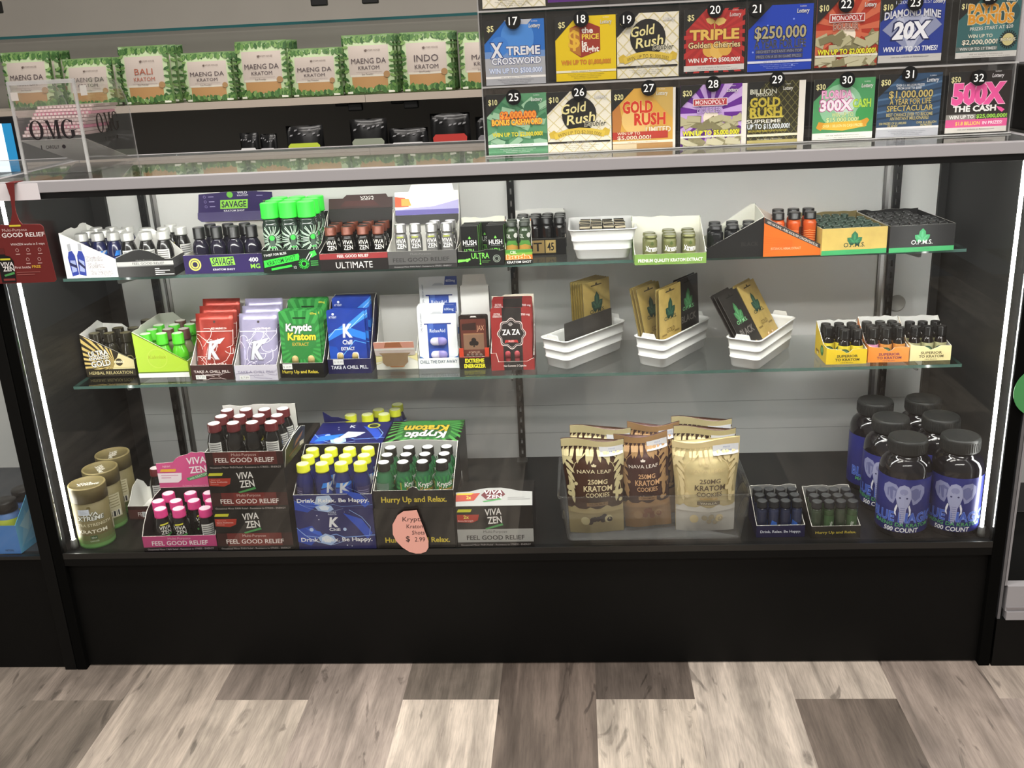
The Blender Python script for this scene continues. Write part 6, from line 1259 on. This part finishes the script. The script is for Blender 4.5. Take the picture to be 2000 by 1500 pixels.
# clear rounded dispenser, OMG
oz = TZ+.0003
om = thing('acrylic_dispenser', 'clear acrylic dispenser with rounded back and black OMG lettering', 'dispenser', (-.797, .12, oz), .0)
OA = ACRYL
def serif(ch, ox, oy, w, h, col, F, b):
    q = lambda pts: ('p', [(ox+x*w, oy+y*h) for x, y in pts], col)
    def ring(cx, rx, rxi, ry, ryi, a0, a1, n=26):
        P = []
        for i in range(n): 
            t0 = math.radians(a0+(a1-a0)*i/n); t1 = math.radians(a0+(a1-a0)*(i+1)/n)
            P.append(q([(cx+rx*math.cos(t0), .5+ry*math.sin(t0)), (cx+rx*math.cos(t1), .5+ry*math.sin(t1)), (cx+rxi*math.cos(t1), .5+ryi*math.sin(t1)), (cx+rxi*math.cos(t0), .5+ryi*math.sin(t0))]))
        return P
    if ch == 'O': A = ring(.5, .5, .27, .52, .47, 0, 360)
    if ch == 'G': A = ring(.5, .5, .27, .52, .47, 48, 330)+[q([(.68, 0), (.93, .12), (.93, .42), (.68, .42)]), q([(.56, .42), (1.05, .42), (1.05, .46), (.56, .46)]), q([(.80, .98), (.86, .98), (.86, .66), (.80, .74)])]
    if ch == 'M': A = [q([(0, 0), (.26, 0), (.26, .04), (0, .04)]), q([(.11, .04), (.15, .04), (.15, .96), (.11, .96)]), q([(0, .96), (.28, .96), (.28, 1), (0, 1)]), q([(.11, 1), (.32, 1), (.60, .05), (.46, .0)]), q([(.46, 0), (.52, 0), (.86, 1), (.78, 1)]), q([(.72, 0), (1.08, 0), (1.08, .04), (.72, .04)]), q([(.78, .04), (1.0, .04), (1.0, .96), (.78, .96)]), q([(.78, .96), (1.08, .96), (1.08, 1), (.78, 1)])]
    b.art(F, A)
INK = M('#1b1416', .4)
def omg(b, F, x0, y0, w, h):
    lw = w/3.25
    for i, ch in enumerate('OMG'): serif(ch, x0+i*lw*1.12, y0+.02*i*0, lw, h, INK, F, b)
def letters(b, F, x, y, w): b.art(F, [('t', 'I', x, y, .045, INK, {'b': 2}), ('t', 'CAROLLY', x+w*.42, y, .035, INK, {'w': w*.5, 'b': 1}), ('c', x+w*.85, y, .022, INK)])
FW, FD, FH = .122, .205, .160
b = MB(); b.box(-FW/2, 0, 0, FW/2, .0025, FH, OA); b.box(-FW/2-.001, -.0005, 0, -FW/2+.004, .0032, FH, ACRYLE); b.box(FW/2-.004, -.0005, 0, FW/2+.001, .0032, FH, ACRYLE); b.box(-FW/2, -.0004, FH-.006, FW/2, .003, FH+.001, ACRYLE)
F = Fr((-FW/2, 0, 0), X, Z, FW, FH); omg(b, F, .20, .375, .70, .205); letters(b, F, .34, .29, .4)
b.art(F, [('r', .03, .80, .14, .89, '#bdb6b0')]); b.build('front_panel', om)
prof = [(0, 0), (FD, 0), (FD-.003, .095), (FD-.011, .118), (FD-.028, .141), (FD-.05, .154), (FD-.08, FH), (0, FH)]
for s in (-1, 1):
    b = MB(); Fs = Fr((s*FW/2+.0012, .003, 0), (0, 1, 0), Z); b.slab(Fs, prof, .0024, OA, OA, ACRYLE)
    if s > 0:
        F = Fr((FW/2+.0014, .003, 0), (0, 1, 0), Z, FD, FH); omg(b, F, .24, .40, .44, .21); letters(b, F, .36, .32, .28); b.art(F, [('r', .04, .82, .16, .93, '#d3cdc8'), ('r', .82, .66, .87, .70, INK)])
    b.build('side_panel', om)
b = MB(); b.box(-FW/2+.001, .0035, .000, FW/2-.0015, FD, .0024, OA); b.build('base', om)
b = MB(); Fp = Fr((-FW/2+.0015, .004, .060), X, (0, .95, -.28), 1, 1); b.slab(Fp, [(0, 0), (FW-.003, 0), (FW-.003, .19), (0, .19)], .0016, M('#a49d99', .5), M('#8f8985', .5)); b.build('sloped_floor', om)
PKP = glass('clear_pink_wrap', (.95, .86, .88), 1.45, .1, .45, (.78, .6, .62)); PK2 = M('#c77f95', .3)
cl = M('#b9a5a2', .25)
for k in range(9):
    b = MB(); mm = PK2 if k in (2, 6) else M(('#b8a09f', '#c3b0ad', '#ad9594')[k % 3], .25)
    b.box(-.055, 0, 0, .053, .10, .0052, mm)
    for j in range(14): b.box(-.053+.0075*j, -.0012, .0008, -.0485+.0075*j, .0005, .0045, M('#d9c9c7', .2))
    o = b.build('sweet_pack'); o.location = (-.797, .1265+.0085*k, oz+.0645+.0056*k); o.rotation_euler = (-.02, 0, 0)
    tag(o, '%s packet, %s of the flat pile in the OMG dispenser' % ('pink' if k in (2, 6) else 'clear pale pink', ('lowest', 'second from the bottom', 'third from the bottom', 'fourth from the bottom', 'middle one', 'fourth from the top', 'third from the top', 'second from the top', 'topmost')[k]), 'packet', 'packets in the clear dispenser')
# ticket dispenser
RZ = .0386874; TO = Vector((-.0153, .0917, .966)); te = Vector((math.cos(RZ), math.sin(RZ), 0)); tn = Vector((-math.sin(RZ), math.cos(RZ), 0))
ld = thing('ticket_dispenser', 'large clear acrylic lottery ticket dispenser standing on the counter', 'dispenser', TO, RZ)
LW = .889
def dpart(name, fn):
    b = MB(); fn(b); return b.build(name, ld)
for i, x in enumerate((-.003, .1085, .2145, .3285, .4385, .5495, .6555, .7715, .8855)):
    dpart('divider', lambda b: b.box(x-.001, .0062, .0006, x+.001, .11, .50, ACRYLE if i in (0, 8) else OA))
for k in range(4):
    z0 = -.0020+.1195*k
    dpart('shelf', lambda b: b.box(-.002, .0105, max(.0002, z0-.0022), LW-.004, .108, max(.0022, z0), SMOKE))
    dpart('front_lip', lambda b: (b.box(-.0035, 0, max(.0002, z0-.0012), LW-.002, .0018, z0+.112 if k < 3 else z0+.1, FRONTA), b.box(-.0035, -.0006, max(.0002, z0-.0045), LW-.002, .003, max(.0022, z0-.0015), ACRYLE)))
dpart('back_panel', lambda b: b.box(-.003, .1105, .0006, LW-.003, .113, .50, SMOKE))
def ticket(num, x0, x1, z0, z1, bg, art, label, price=None, corner=True, edge=None):
    w, h = x1-x0, z1-z0; z0 = max(z0, .0004)
    b = MB(); b.slab(Fr((0, 0, 0), X, Z), [(0, 0), (w, 0), (w, h), (0, h)], .0007, M(bg, .35), M('#d9d6cf', .5))
    F = Fr((0, 0, 0), X, Z, w, h); A = list(art[0])
    if corner: A += [('p', [(0, 1), (0, .64), (.36, 1)], '#23221f')]
    if price: A += [('t', price, .11, .875, .085, '#e9e2a4', {'w': .15 if len(price) > 2 else .11, 'b': 1.5, 'ol': '#6a6640', 'ow': 2})]
    A += list(art[1])
    b.art(F, A)
    if edge: b.box(w, .0001, 0, w+edge, .0007, h*.995, M('#e6e2d8', .5))
    o = b.build('lottery_ticket'); p = TO+te*x0+tn*.0042+Vector((0, 0, z0)); o.location = p; o.rotation_euler = (0, 0, RZ); tag(o, label, 'ticket', 'lottery tickets')
LOT = lambda c='#e9e9e6', x=.84, y=.90: [('t', 'Lottery', x, y, .06, c, {'w': .19, 'b': 1.5, 'it': .5, 'ol': '#3c3c40', 'ow': 2}), ('t', 'FLORIDA', x, y+.065, .018, c, {'w': .10})]
def foot(c0='#e8e6e0', y0=.0, y1=.10, tc='#5c5a56'): return [('r', 0, y0, 1, y1, c0), ('t', 'visit our website at flalottery.com', .5, y0+(y1-y0)*.62, .022, tc, {'w': .55}), ('t', 'Please play responsibly. Odds and rules on back of ticket.', .5, y0+(y1-y0)*.25, .014, tc, {'w': .8})]
def band(c0, ya, yb, tc): return [('r', 0, ya, 1, yb, c0), ('t', 'visit our website at flalottery.com', .5, (ya+yb)/2, .018, tc, {'w': .5})]
def fine(y, c, n=3): return [('t', ('Prizes and odds subject to rules and availability', 'Must be eighteen or older to play', 'Please play responsibly')[i], .5, y-.028*i, .014, c, {'w': .6-.1*i}) for i in range(n)]
def lattice(c, n=5):
    k = []
    for i in range(-n, n+1): k += [('l', [(max(0, i/n), max(0, -i/n)), (min(1, 1+i/n), min(1, 1-i/n))], .012, c), ('l', [(max(0, i/n), min(1, 1+i/n)), (min(1, 1+i/n), max(0, i/n))], .012, c)] if abs(i) < n else []
    return k
def notes(col, dk, ys, n=16, seed=1):
    rn = random.Random(seed); k = []
    for i in range(n):
        x, y, a = rn.random(), rn.uniform(*ys), rn.uniform(-.7, .7); c, s = math.cos(a), math.sin(a); L, H = .11, .05
        P = [(min(1, max(0, x+u*c*L-v*s*H)), min(1, max(0, y+u*s*L+v*c*H))) for u, v in ((-1, -1), (1, -1), (1, 1), (-1, 1))]
        k += [('p', P, col if i % 3 else dk), ('l', [P[0], P[1]], .008, dk)]
    return k
def goldrush(prize):
    return ([*lattice('#dccf96')], [('c', .5, .62, .29, '#211f1c'), ('t', 'Gold', .42, .73, .15, '#eadf9c', {'w': .40, 'it': .7, 'b': 1.5, 'rot': .12}), ('t', 'Rush', .52, .56, .15, '#eadf9c', {'w': .46, 'it': .7, 'b': 1.5, 'rot': .12}), ('t', 'Doubler', .75, .47, .085, '#3a3a2c', {'w': .34, 'it': .7, 'b': 1.5, 'ol': '#f3eed6', 'ow': 4}),
            ('p', [(.02, .33), (.1, .38), (.16, .33), (.12, .24), (.04, .25)], '#d0b23e'), ('p', [(.98, .35), (.9, .40), (.84, .34), (.88, .26), (.96, .27)], '#d0b23e'), ('p', [(.12, .22), (.3, .29), (.5, .31), (.7, .29), (.88, .24), (.9, .34), (.7, .39), (.5, .41), (.3, .39), (.1, .32)], '#dcc04a'), ('t', 'WIN UP TO '+prize, .5, .335, .06, '#6a5618', {'w': .68, 'arc': .05}), ('r', .0, .16, .98, .19, '#26241f'), ('t', 'visit our website at flalottery.com', .5, .175, .02, '#d8d4c4', {'w': .4})]+fine(.12, '#6b675c')+LOT('#f1efe8'))
def mono(bgc, glow, prize, bk, seed):
    # the two-line title and piles of notes only
    return ([('rays', .5, .55, .05, .9, 14, glow, .5), ('c', .5, .5, .22, glow), ('c', .5, .47, .13, '#f6ead6')]+notes('#b9b48e', '#827c58', (.25, .46), 22, seed)+notes('#c4c0a0', '#8d8763', (.02, .12), 18, seed+1),
            [('r', .20, .66, .76, .78, '#f0e6e2'), ('r', .21, .67, .75, .77, bk), ('t', 'MONOPOLY', .48, .72, .068, '#f4efec', {'w': .48, 'b': 1}), ('t', 'DOUBLER', .47, .595, .085, '#8a5a4a' if seed == 2 else '#c9b2e0', {'w': .40, 'b': 2, 'ol': '#e8c8b8' if seed == 2 else '#4a2370', 'ow': 3}), ('t', 'WIN UP TO '+prize, .5, .225, .075, '#f1ea3a', {'w': .93, 'b': 3, 'ol': '#4a4416', 'ow': 3}), ('r', 0, .15, 1, .18, '#e6e2d0'), ('t', 'visit our website at flalottery.com', .5, .165, .018, '#6b675c', {'w': .4})]+LOT())
TK = [
 (17, .0046, .1051, .1172, .2196, '#2f6fc0', ([('r', 0, 0, 1, .45, '#a9abb0'), ('r', 0, .42, 1, .52, '#6f93c8'), ('c', .55, .72, .3, '#4a8ad4', .9), ('c', .25, .6, .15, '#3f80cf'), ('p', [(.34, 1), (.8, 1), (.72, .92), (.4, .94)], '#b8bcc4')], [('t', 'X', .20, .54, .21, '#e3e4e8', {'w': .20, 'b': 4, 'ol': '#1d3a7c', 'ow': 4}), ('t', 'TREME', .64, .525, .125, '#e3e4e8', {'w': .56, 'b': 3, 'ol': '#1d3a7c', 'ow': 4}), ('t', 'CROSSWORD', .52, .37, .095, '#e9eaee', {'w': .82, 'b': 3, 'ol': '#1d3a7c', 'ow': 4}), ('t', 'WIN UP TO $500,000!', .5, .22, .075, '#e6ecf6', {'w': .88, 'b': 1.5, 'ol': '#3f78cc', 'ow': 3})]+band('#eceae6', .10, .135, '#55585e')+fine(.075, '#6b6d72')+LOT()), 'blue and silver crossword lottery ticket under number 17', '$5', None),
 (18, .1228, .2232, .1183, .2200, '#e3c51e', ([], [('p', [(.24, .82), (.5, .92), (.74, .82), (.74, .46), (.42, .36), (.24, .48)], '#9a3526'), ('p', [(.40, .84), (.42, .38), (.24, .48), (.24, .82)], '#b5762c'), ('t', '$', .31, .65, .26, '#e3b53a', {'b': 2}), ('t', 'the', .53, .78, .085, '#f4efe6', {'w': .19, 'b': 3}), ('t', 'PRICE', .58, .68, .075, '#ecd04a', {'w': .28, 'b': 3}), ('t', 'is', .48, .58, .085, '#f4efe6', {'w': .09, 'b': 3}), ('t', 'Right', .58, .49, .085, '#f4efe6', {'w': .28, 'b': 3}), ('t', 'WIN UP TO $1,000,000!', .5, .29, .065, '#d8872a', {'w': .82, 'b': 3, 'ol': '#8a5a1a', 'ow': 2})]+band('#e8e2c4', .13, .165, '#6a6640')+fine(.1, '#8a7a2c')+LOT('#f0ead0')), 'yellow lottery ticket with red game show panel under number 18', '$5', None),
 (19, .2249, .3270, .1183, .2200, '#e9e4d2', goldrush('$1,000,000!'), 'cream lottery ticket with black circle, upper row, under number 19', '$5', None),
 (20, .3358, .4355, .1212, .2210, '#2a2020', ([('r', .03, .03, .96, .97, '#a52a28'), ('rays', .5, .6, .05, .8, 24, '#b8322e', .5)], [('c', .42, .36, .11, '#d9a84a'), ('c', .55, .34, .12, '#e0b65c'), ('c', .68, .37, .11, '#d9a84a'), ('p', leaf(.5, .78, .2, .2, 1, .3), '#e0bd6a'), ('p', leaf(.5, .78, .16, 2.7, 1, .3), '#e0bd6a'), ('l', [(.5, .82), (.5, .66)], .02, '#caa04a'), ('t', 'TRIPLE', .5, .60, .15, '#e0ba5c', {'w': .82, 'b': 4, 'ol': '#7a1f1c', 'ow': 3}), ('t', 'Golden Cherries', .5, .44, .09, '#e6cf96', {'w': .86, 'b': 2, 'ol': '#3a1815', 'ow': 5}), ('t', 'WIN UP TO $500,000!', .5, .20, .065, '#f2efe9', {'w': .86, 'b': 2})]+foot('#d2cfca', .03, .12)+LOT('#e6c8c4')), 'red lottery ticket with golden cherries under number 20', '$5', None),
 (21, .4412, .5467, .1191, .2219, '#2444b4', ([('c', .3, .7, .012, '#8fa6ee'), ('c', .7, .78, .014, '#8fa6ee'), ('c', .9, .6, .012, '#8fa6ee'), ('c', .85, .4, .012, '#8fa6ee'), ('c', .08, .3, .014, '#8fa6ee'), ('c', .7, .08, .014, '#8fa6ee')], [('t', '$250,000', .5, .59, .175, '#b3a983', {'w': .80, 'b': 2, 'ol': '#1b1f30', 'ow': 4}), ('t', 'A YEAR FOR LIFE', .5, .415, .12, '#3a3c44', {'w': .80, 'b': 1.5, 'ol': '#8f8d86', 'ow': 1}), ('r', .12, .27, .86, .335, '#3d4160'), ('t', 'HIGHEST INSTANT-WIN TOP', .49, .30, .04, '#8b8c9a', {'w': .7, 'b': 1}), ('r', .12, .19, .86, .255, '#3d4160'), ('t', 'PRIZE ON A $5 IN GAME PRIZES', .49, .222, .04, '#8b8c9a', {'w': .7, 'b': 1})]+band('#d9dcec', .125, .16, '#5c5f72')+fine(.10, '#9fb0ec')+LOT()), 'royal blue year-for-life ticket under number 21', None, None),
 (22, .5522, .6547, .1205, .2264, '#b23a26', mono('#b23a26', '#cf6a4a', '$2,000,000!', '#a8332a', 2), 'red money lottery ticket, upper row, under number 22', '$10', None),
 (23, .6564, .7599, .1230, .2222, '#2c3f94', ([('r', 0, 0, 1, .12, '#c6c4c0')], [('p', [(.04, .52), (.24, .72), (.8, .74), (.97, .57), (.5, .15)], '#8f96b4'), ('p', [(.24, .72), (.5, .15), (.8, .74)], '#b9bed2'), ('p', [(.35, .72), (.5, .3), (.65, .73)], '#a5abc4'), ('t', 'DIAMOND MINE', .5, .78, .11, '#d8dae4', {'w': .88, 'b': 3, 'arc': .05, 'ol': '#1d2554', 'ow': 4}), ('t', '20X', .5, .50, .24, '#eef0f5', {'w': .60, 'b': 5, 'it': .4, 'ol': '#1a2250', 'ow': 5}), ('t', 'WIN UP TO 20 TIMES!', .5, .21, .075, '#eceef4', {'w': .86, 'b': 2, 'it': .3}), ('t', 'visit our website at flalottery.com', .5, .085, .025, '#55585e', {'w': .6}), ('t', '1,200 PRIZES!', .5, .94, .05, '#c9cde0', {'w': .55})]+LOT('#e4e6ee', .9, .94)), 'dark blue diamond lottery ticket under number 23', '$10', None),
 (24, .7831, .8824, .1244, .2167, '#3a6566', ([('c', .5, .5, .3, '#4f8080'), ('c', .8, .75, .2, '#2c4f52')], [('t', 'PAYDAY', .53, .82, .15, '#d9952c', {'w': .76, 'b': 4, 'ol': '#d9c9a0', 'ow': 4}), ('t', 'BONUS', .53, .65, .15, '#d9952c', {'w': .74, 'b': 4, 'ol': '#d9c9a0', 'ow': 4}), ('t', 'PRIZES START AT $20', .55, .50, .055, '#dfe4dc', {'w': .70, 'b': 1, 'rot': .03, 'ol': '#3c4a4a', 'ow': 3}), ('t', 'WIN UP TO', .38, .37, .055, '#e8e2cc', {'w': .4, 'b': 1.5}), ('t', '$2,000,000!', .38, .27, .075, '#efe9d6', {'w': .58, 'b': 2, 'ol': '#4a4638', 'ow': 3}), ('r', .0, .12, .68, .19, '#5f6a66'), ('t', 'WIN UP TO 17 TIMES!', .36, .155, .045, '#e2e4de', {'w': .6, 'b': 1}), ('rays', .84, .29, .1, .16, 22, '#1b2423', .5), ('c', .84, .29, .125, '#1b2423'), ('c', .84, .29, .105, '#cfc48a'), ('t', 'BONUS', .84, .29, .05, '#efe8c8', {'w': .24, 'b': 2, 'ol': '#1b2423', 'ow': 4})]+foot('#cfcdc8', 0, .1)+LOT('#dfe4dc', .85, .96)), 'teal payday lottery ticket under number 24', '$10', None),
 (25, .0026, .1045, .0004, .1022, '#5f9a70', (notes('#9cc4a2', '#3f7a55', (.15, .92), 26, 4)+[('c', .3, .4, .14, '#4f8d64'), ('c', .75, .75, .13, '#3c6f52')], [('t', '$2,000,000', .52, .66, .10, '#f0a03a', {'w': .60, 'b': 3, 'ol': '#d8531f', 'ow': 6}), ('t', 'BONUS CASHWORD', .5, .545, .085, '#f2cf4a', {'w': .84, 'b': 3, 'ol': '#d8531f', 'ow': 6}), ('t', 'WIN UP TO $2,000,000!', .5, .345, .065, '#ecdc3e', {'w': .84, 'b': 2.5, 'ol': '#59611c', 'ow': 2}), ('r', 0, .14, 1, .19, '#e9efe8'), ('t', 'visit our website at flalottery.com', .5, .165, .02, '#5f6f64', {'w': .5})]+fine(.11, '#dfeee2')+LOT('#dfe8e0')), 'green cash lottery ticket under number 25, lower left', '$10', None),
 (26, .1050, .2139, .0004, .1015, '#efead9', goldrush('$2,000,000!'), 'cream lottery ticket with black circle, lower row, under number 26', '$10', None),
 (27, .2156, .3180, .0004, .1013, '#d8a84a', ([('p', [(0, .2), (.12, .2), (.16, .5), (.1, .9), (0, .64)], '#b8793a'), ('p', [(.55, 1), (1, 1), (1, .5), (.8, .7)], '#c9a85a'), ('c', .4, .5, .25, '#e6c277'), ('r', 0, .0, 1, .12, '#b58a52'), ('r', .0, .0, .4, .1, '#d9c9a4')], [('t', 'GOLD', .42, .70, .18, '#cf3a26', {'w': .50, 'b': 4, 'ol': '#eccb82', 'ow': 2}), ('t', 'RUSH', .62, .50, .18, '#cf3a26', {'w': .52, 'b': 4, 'ol': '#eccb82', 'ow': 2}), ('t', 'LIMITED', .76, .325, .085, '#f1e6c8', {'w': .42, 'b': 3, 'ol': '#a3661f', 'ow': 3}), ('r', 0, .18, .92, .30, '#b5382a'), ('t', 'WIN UP TO', .27, .275, .045, '#f0dfc4', {'w': .38, 'b': 1.5, 'ol': '#5c2419', 'ow': 2}), ('t', '$5,000,000!', .36, .205, .06, '#f0dfc4', {'w': .56, 'b': 2, 'ol': '#5c2419', 'ow': 2}), ('r', 0, .11, 1, .15, '#ece2cc'), ('t', 'visit our website at flalottery.com', .5, .13, .018, '#8a744a', {'w': .5})]+LOT('#f0ead6', .82, .91)), 'golden lottery ticket with red block lettering under number 27', '$20', .0045),
 (28, .3308, .4340, .0006, .1023, '#6a2c94', mono('#6a2c94', '#c9a8e0', '$5,000,000!', '#b53a44', 3), 'purple money lottery ticket, lower row, under number 28', '$20', .0085),
 (29, .4440, .5290, .0020, .1029, '#35321f', (lattice('#6f6a3c', 7)+[('r', 0, 0, 1, .05, '#b9ad6a'), ('r', 0, .22, .8, .3, '#4a4628')], [('t', 'BILLION', .30, .84, .075, '#dcdcc8', {'w': .52, 'b': 1.5}), ('t', 'DOLLAR', .32, .785, .035, '#dcdcc8', {'w': .32, 'b': 1}), ('t', 'GOLD', .34, .665, .14, '#c2b03c', {'w': .60, 'b': 4}), ('t', 'RUSH', .36, .50, .15, '#c2b03c', {'w': .64, 'b': 4}), ('p', [(.05, .41), (.7, .41), (.72, .44), (.1, .43)], '#d2c25a'), ('t', 'SUPREME', .32, .36, .055, '#e6e4d8', {'w': .68, 'b': 1.5}), ('t', 'UP TO $15,000,000!', .42, .275, .075, '#e8eef0', {'w': .84, 'b': 2.5, 'ol': '#1f3f44', 'ow': 3}), ('t', 'MULTIPLE PRIZE PROMOTION WITH CHANCES', .4, .2, .03, '#d2c23c', {'w': .76, 'b': 1}), ('r', 0, .11, 1, .15, '#e3e0c4'), ('t', 'visit our website at flalottery.com', .45, .065, .022, '#e8e4cc', {'w': .5})]+LOT('#e4e4da', .78, .88)), 'black and gold lattice lottery ticket under number 29', None, .0108),
 (30, .5541, .6552, .0029, .1018, '#4f9a62', ([('c', .45, .55, .36, '#8fc49c'), ('c', .5, .6, .2, '#c6dccf'), ('c', .85, .4, .15, '#3f9a52')], [('t', 'FLORIDA', .38, .745, .12, '#f0b6d8', {'w': .50, 'b': 3, 'ol': '#b53a84', 'ow': 3}), ('t', '300X', .38, .565, .17, '#f3e6f0', {'w': .54, 'b': 4, 'ol': '#b53a84', 'ow': 4}), ('t', 'CASH', .80, .585, .13, '#b9dc4a', {'w': .30, 'b': 3, 'ol': '#3c7a2c', 'ow': 2}), ('t', 'WIN UP TO', .49, .405, .065, '#d9e0a0', {'w': .36, 'b': 2.5, 'ol': '#3f8a4a', 'ow': 3}), ('t', '$15,000,000!', .49, .325, .07, '#d9e0a0', {'w': .54, 'b': 3, 'ol': '#3f8a4a', 'ow': 3}), ('p', [(.08, .18), (.12, .28), (.88, .3), (.9, .2), (.5, .14)], '#e2b53a'), ('p', [(.06, .2), (.14, .15), (.2, .28), (.1, .3)], '#d89a2c'), ('p', [(.94, .3), (.86, .18), (.8, .3), (.9, .34)], '#d89a2c'), ('t', 'OVER 1 BILLION IN CASH PRIZES', .5, .225, .045, '#f2e8a8', {'w': .66, 'b': 1.5})]+foot('#e9ece2', 0, .11)+LOT('#eef2ea', .87, .87)), 'green ticket with pink lettering and gold ribbon under number 30', '$30', None),
 (31, .6613, .7657, .0016, .1045, '#35506e', ([('l', [(.0, .3+.1*i), (.3, .34+.1*i), (.6, .27+.1*i), (1, .36+.1*i)], .03, '#527293' if i % 2 else '#24394f') for i in range(7)]+[('r', 0, 0, 1, .13, '#b9bcc2')], [('t', 'OVER 5.1 MILLION PRIZES', .5, .82, .035, '#e4e7ea', {'w': .45, 'b': 1.5}), ('t', 'FROM $100 TO $500!', .49, .775, .035, '#e4e7ea', {'w': .38, 'b': 1.5}), ('t', '$1,000,000', .52, .68, .11, '#c4b06a', {'w': .70, 'b': 2, 'ol': '#1d2430', 'ow': 4}), ('t', 'A YEAR FOR LIFE', .52, .565, .085, '#c4b06a', {'w': .66, 'b': 1.5, 'ol': '#1d2430', 'ow': 4}), ('t', 'SPECTACULAR', .52, .46, .085, '#c4b06a', {'w': .74, 'b': 1.5, 'ol': '#1d2430', 'ow': 4}), ('t', 'BEST CHANCE EVER TO BECOME', .52, .36, .05, '#c2b478', {'w': .74, 'b': 1.5}), ('t', 'AN INSTANT MILLIONAIRE!', .52, .30, .05, '#c2b478', {'w': .62, 'b': 1.5}), ('t', '230 PRIZES OF $1,000,000', .26, .225, .035, '#cdbf7c', {'w': .44, 'b': 1.5}), ('t', 'OR MORE!', .26, .18, .035, '#cdbf7c', {'w': .16, 'b': 1.5}), ('t', 'OVER $1.6 BILLION', .80, .225, .035, '#cdbf7c', {'w': .32, 'b': 1.5}), ('t', 'IN PRIZES!', .80, .18, .035, '#cdbf7c', {'w': .18, 'b': 1.5}), ('r', 0, .13, 1, .165, '#e4e4e4')]+fine(.095, '#6a7078')+LOT('#dfe3e8', .85, .89)), 'slate blue rippled lottery ticket under number 31', '$50', None),
 (32, .7772, .8797, .0039, .1033, '#2b2522', ([('r', 0, 0, 1, .09, '#d3d0c8'), ('r', 0, .09, 1, .22, '#d8568e'), ('r', 0, .22, 1, .305, '#3a3532'), ('r', 0, .22, .48, .305, '#8d8a84')], [('t', '500X', .50, .635, .30, '#e8559a', {'w': .86, 'b': 6, 'ol': '#f6c6da', 'ow': 2}), ('p', [(.80, .42), (.88, .40), (.94, .36), (.90, .32), (.84, .36)], '#e8559a'), ('t', 'THE CASH', .45, .395, .09, '#f0eeea', {'w': .70, 'b': 4}), ('t', 'WIN UP TO', .25, .262, .055, '#f0f0ec', {'w': .40, 'b': 2}), ('t', '$25,000,000!', .74, .265, .06, '#9ad24a', {'w': .50, 'b': 3}), ('t', '$1.8 BILLION', .36, .155, .055, '#f0d45a', {'w': .40, 'b': 2.5}), ('t', 'IN PRIZES!', .76, .155, .05, '#f6e3ea', {'w': .32, 'b': 2}), ('t', 'visit our website at flalottery.com', .5, .055, .025, '#5c5a56', {'w': .6})]+LOT('#e6e2e4', .78, .92)), 'black lottery ticket with big pink 500X under number 32', '$50', None),
]
for T_ in TK: ticket(*T_[:7], T_[7], T_[8], True, T_[9])
ticket(9, .0050, .1085, .2385, .3400, '#e9e4d4', (lattice('#d8cfa4'), [('r', .25, .12, 1, 1, '#2a2521'), ('r', .0, .35, 1, 1, '#2a2521')]+fine(.09, '#6b675c')), 'cream lattice ticket in the top row, cut by the photo edge', None, False)
ticket(10, .1125, .2130, .2430, .3445, '#5b2a7c', ([], [('r', .3, .06, .75, .1, '#cdbfdc')]), 'purple ticket in the top row, cut by the photo edge', None, False)
DISC = {17: (.0542, .2175), 18: (.1662, .2154), 19: (.2418, .2111), 20: (.3854, .2193), 21: (.4528, .2176), 22: (.5977, .2178), 23: (.7091, .2149), 24: (.8292, .2185), 25: (.0495, .0969), 26: (.1601, .1001), 27: (.2768, .1014), 28: (.3844, .103), 29: (.4905, .1055), 30: (.6068, .0994), 31: (.7092, .1036), 32: (.8236, .0927)}
for k, (x, zz) in DISC.items():
    b = MB(); b.slab(Fr((0, 0, 0), X, Z), [(.0128*math.cos(i*math.pi/18), .0128*math.sin(i*math.pi/18)) for i in range(36)], .0007, M('#0f0f0f', .4))
    b.art(Fr((-.0128, 0, -.0128), X, Z, .0256, .0256), [('t', str(k), .5, .5, .48, '#f2f2f0', {'b': .5})])
    o = b.build('number_sticker'); o.location = TO+te*x+tn*-.0013+Vector((0, 0, zz)); o.rotation_euler = (0, 0, RZ); tag(o, 'round black sticker with white number %d on the dispenser front' % k, 'sticker', 'number stickers')
# things at the right edge behind the dispenser
b = MB(); b.box(.905, .14, .9656, 1.05, .30, 1.075, M('#0c0c0c', .5)); tag(b.build('black_machine', bevel=.003), 'plain black box-shaped machine right of the ticket dispenser', 'machine')
b = MB(); b.box(.92, .33, .9656, 1.25, .42, 1.35, M('#d5d2d4', .5)); tag(b.build('white_cabinet', bevel=.004), 'white box standing behind the black machine, top right', 'cabinet')
for o in list(bpy.data.objects):
    if 'used' in o: del o['used']
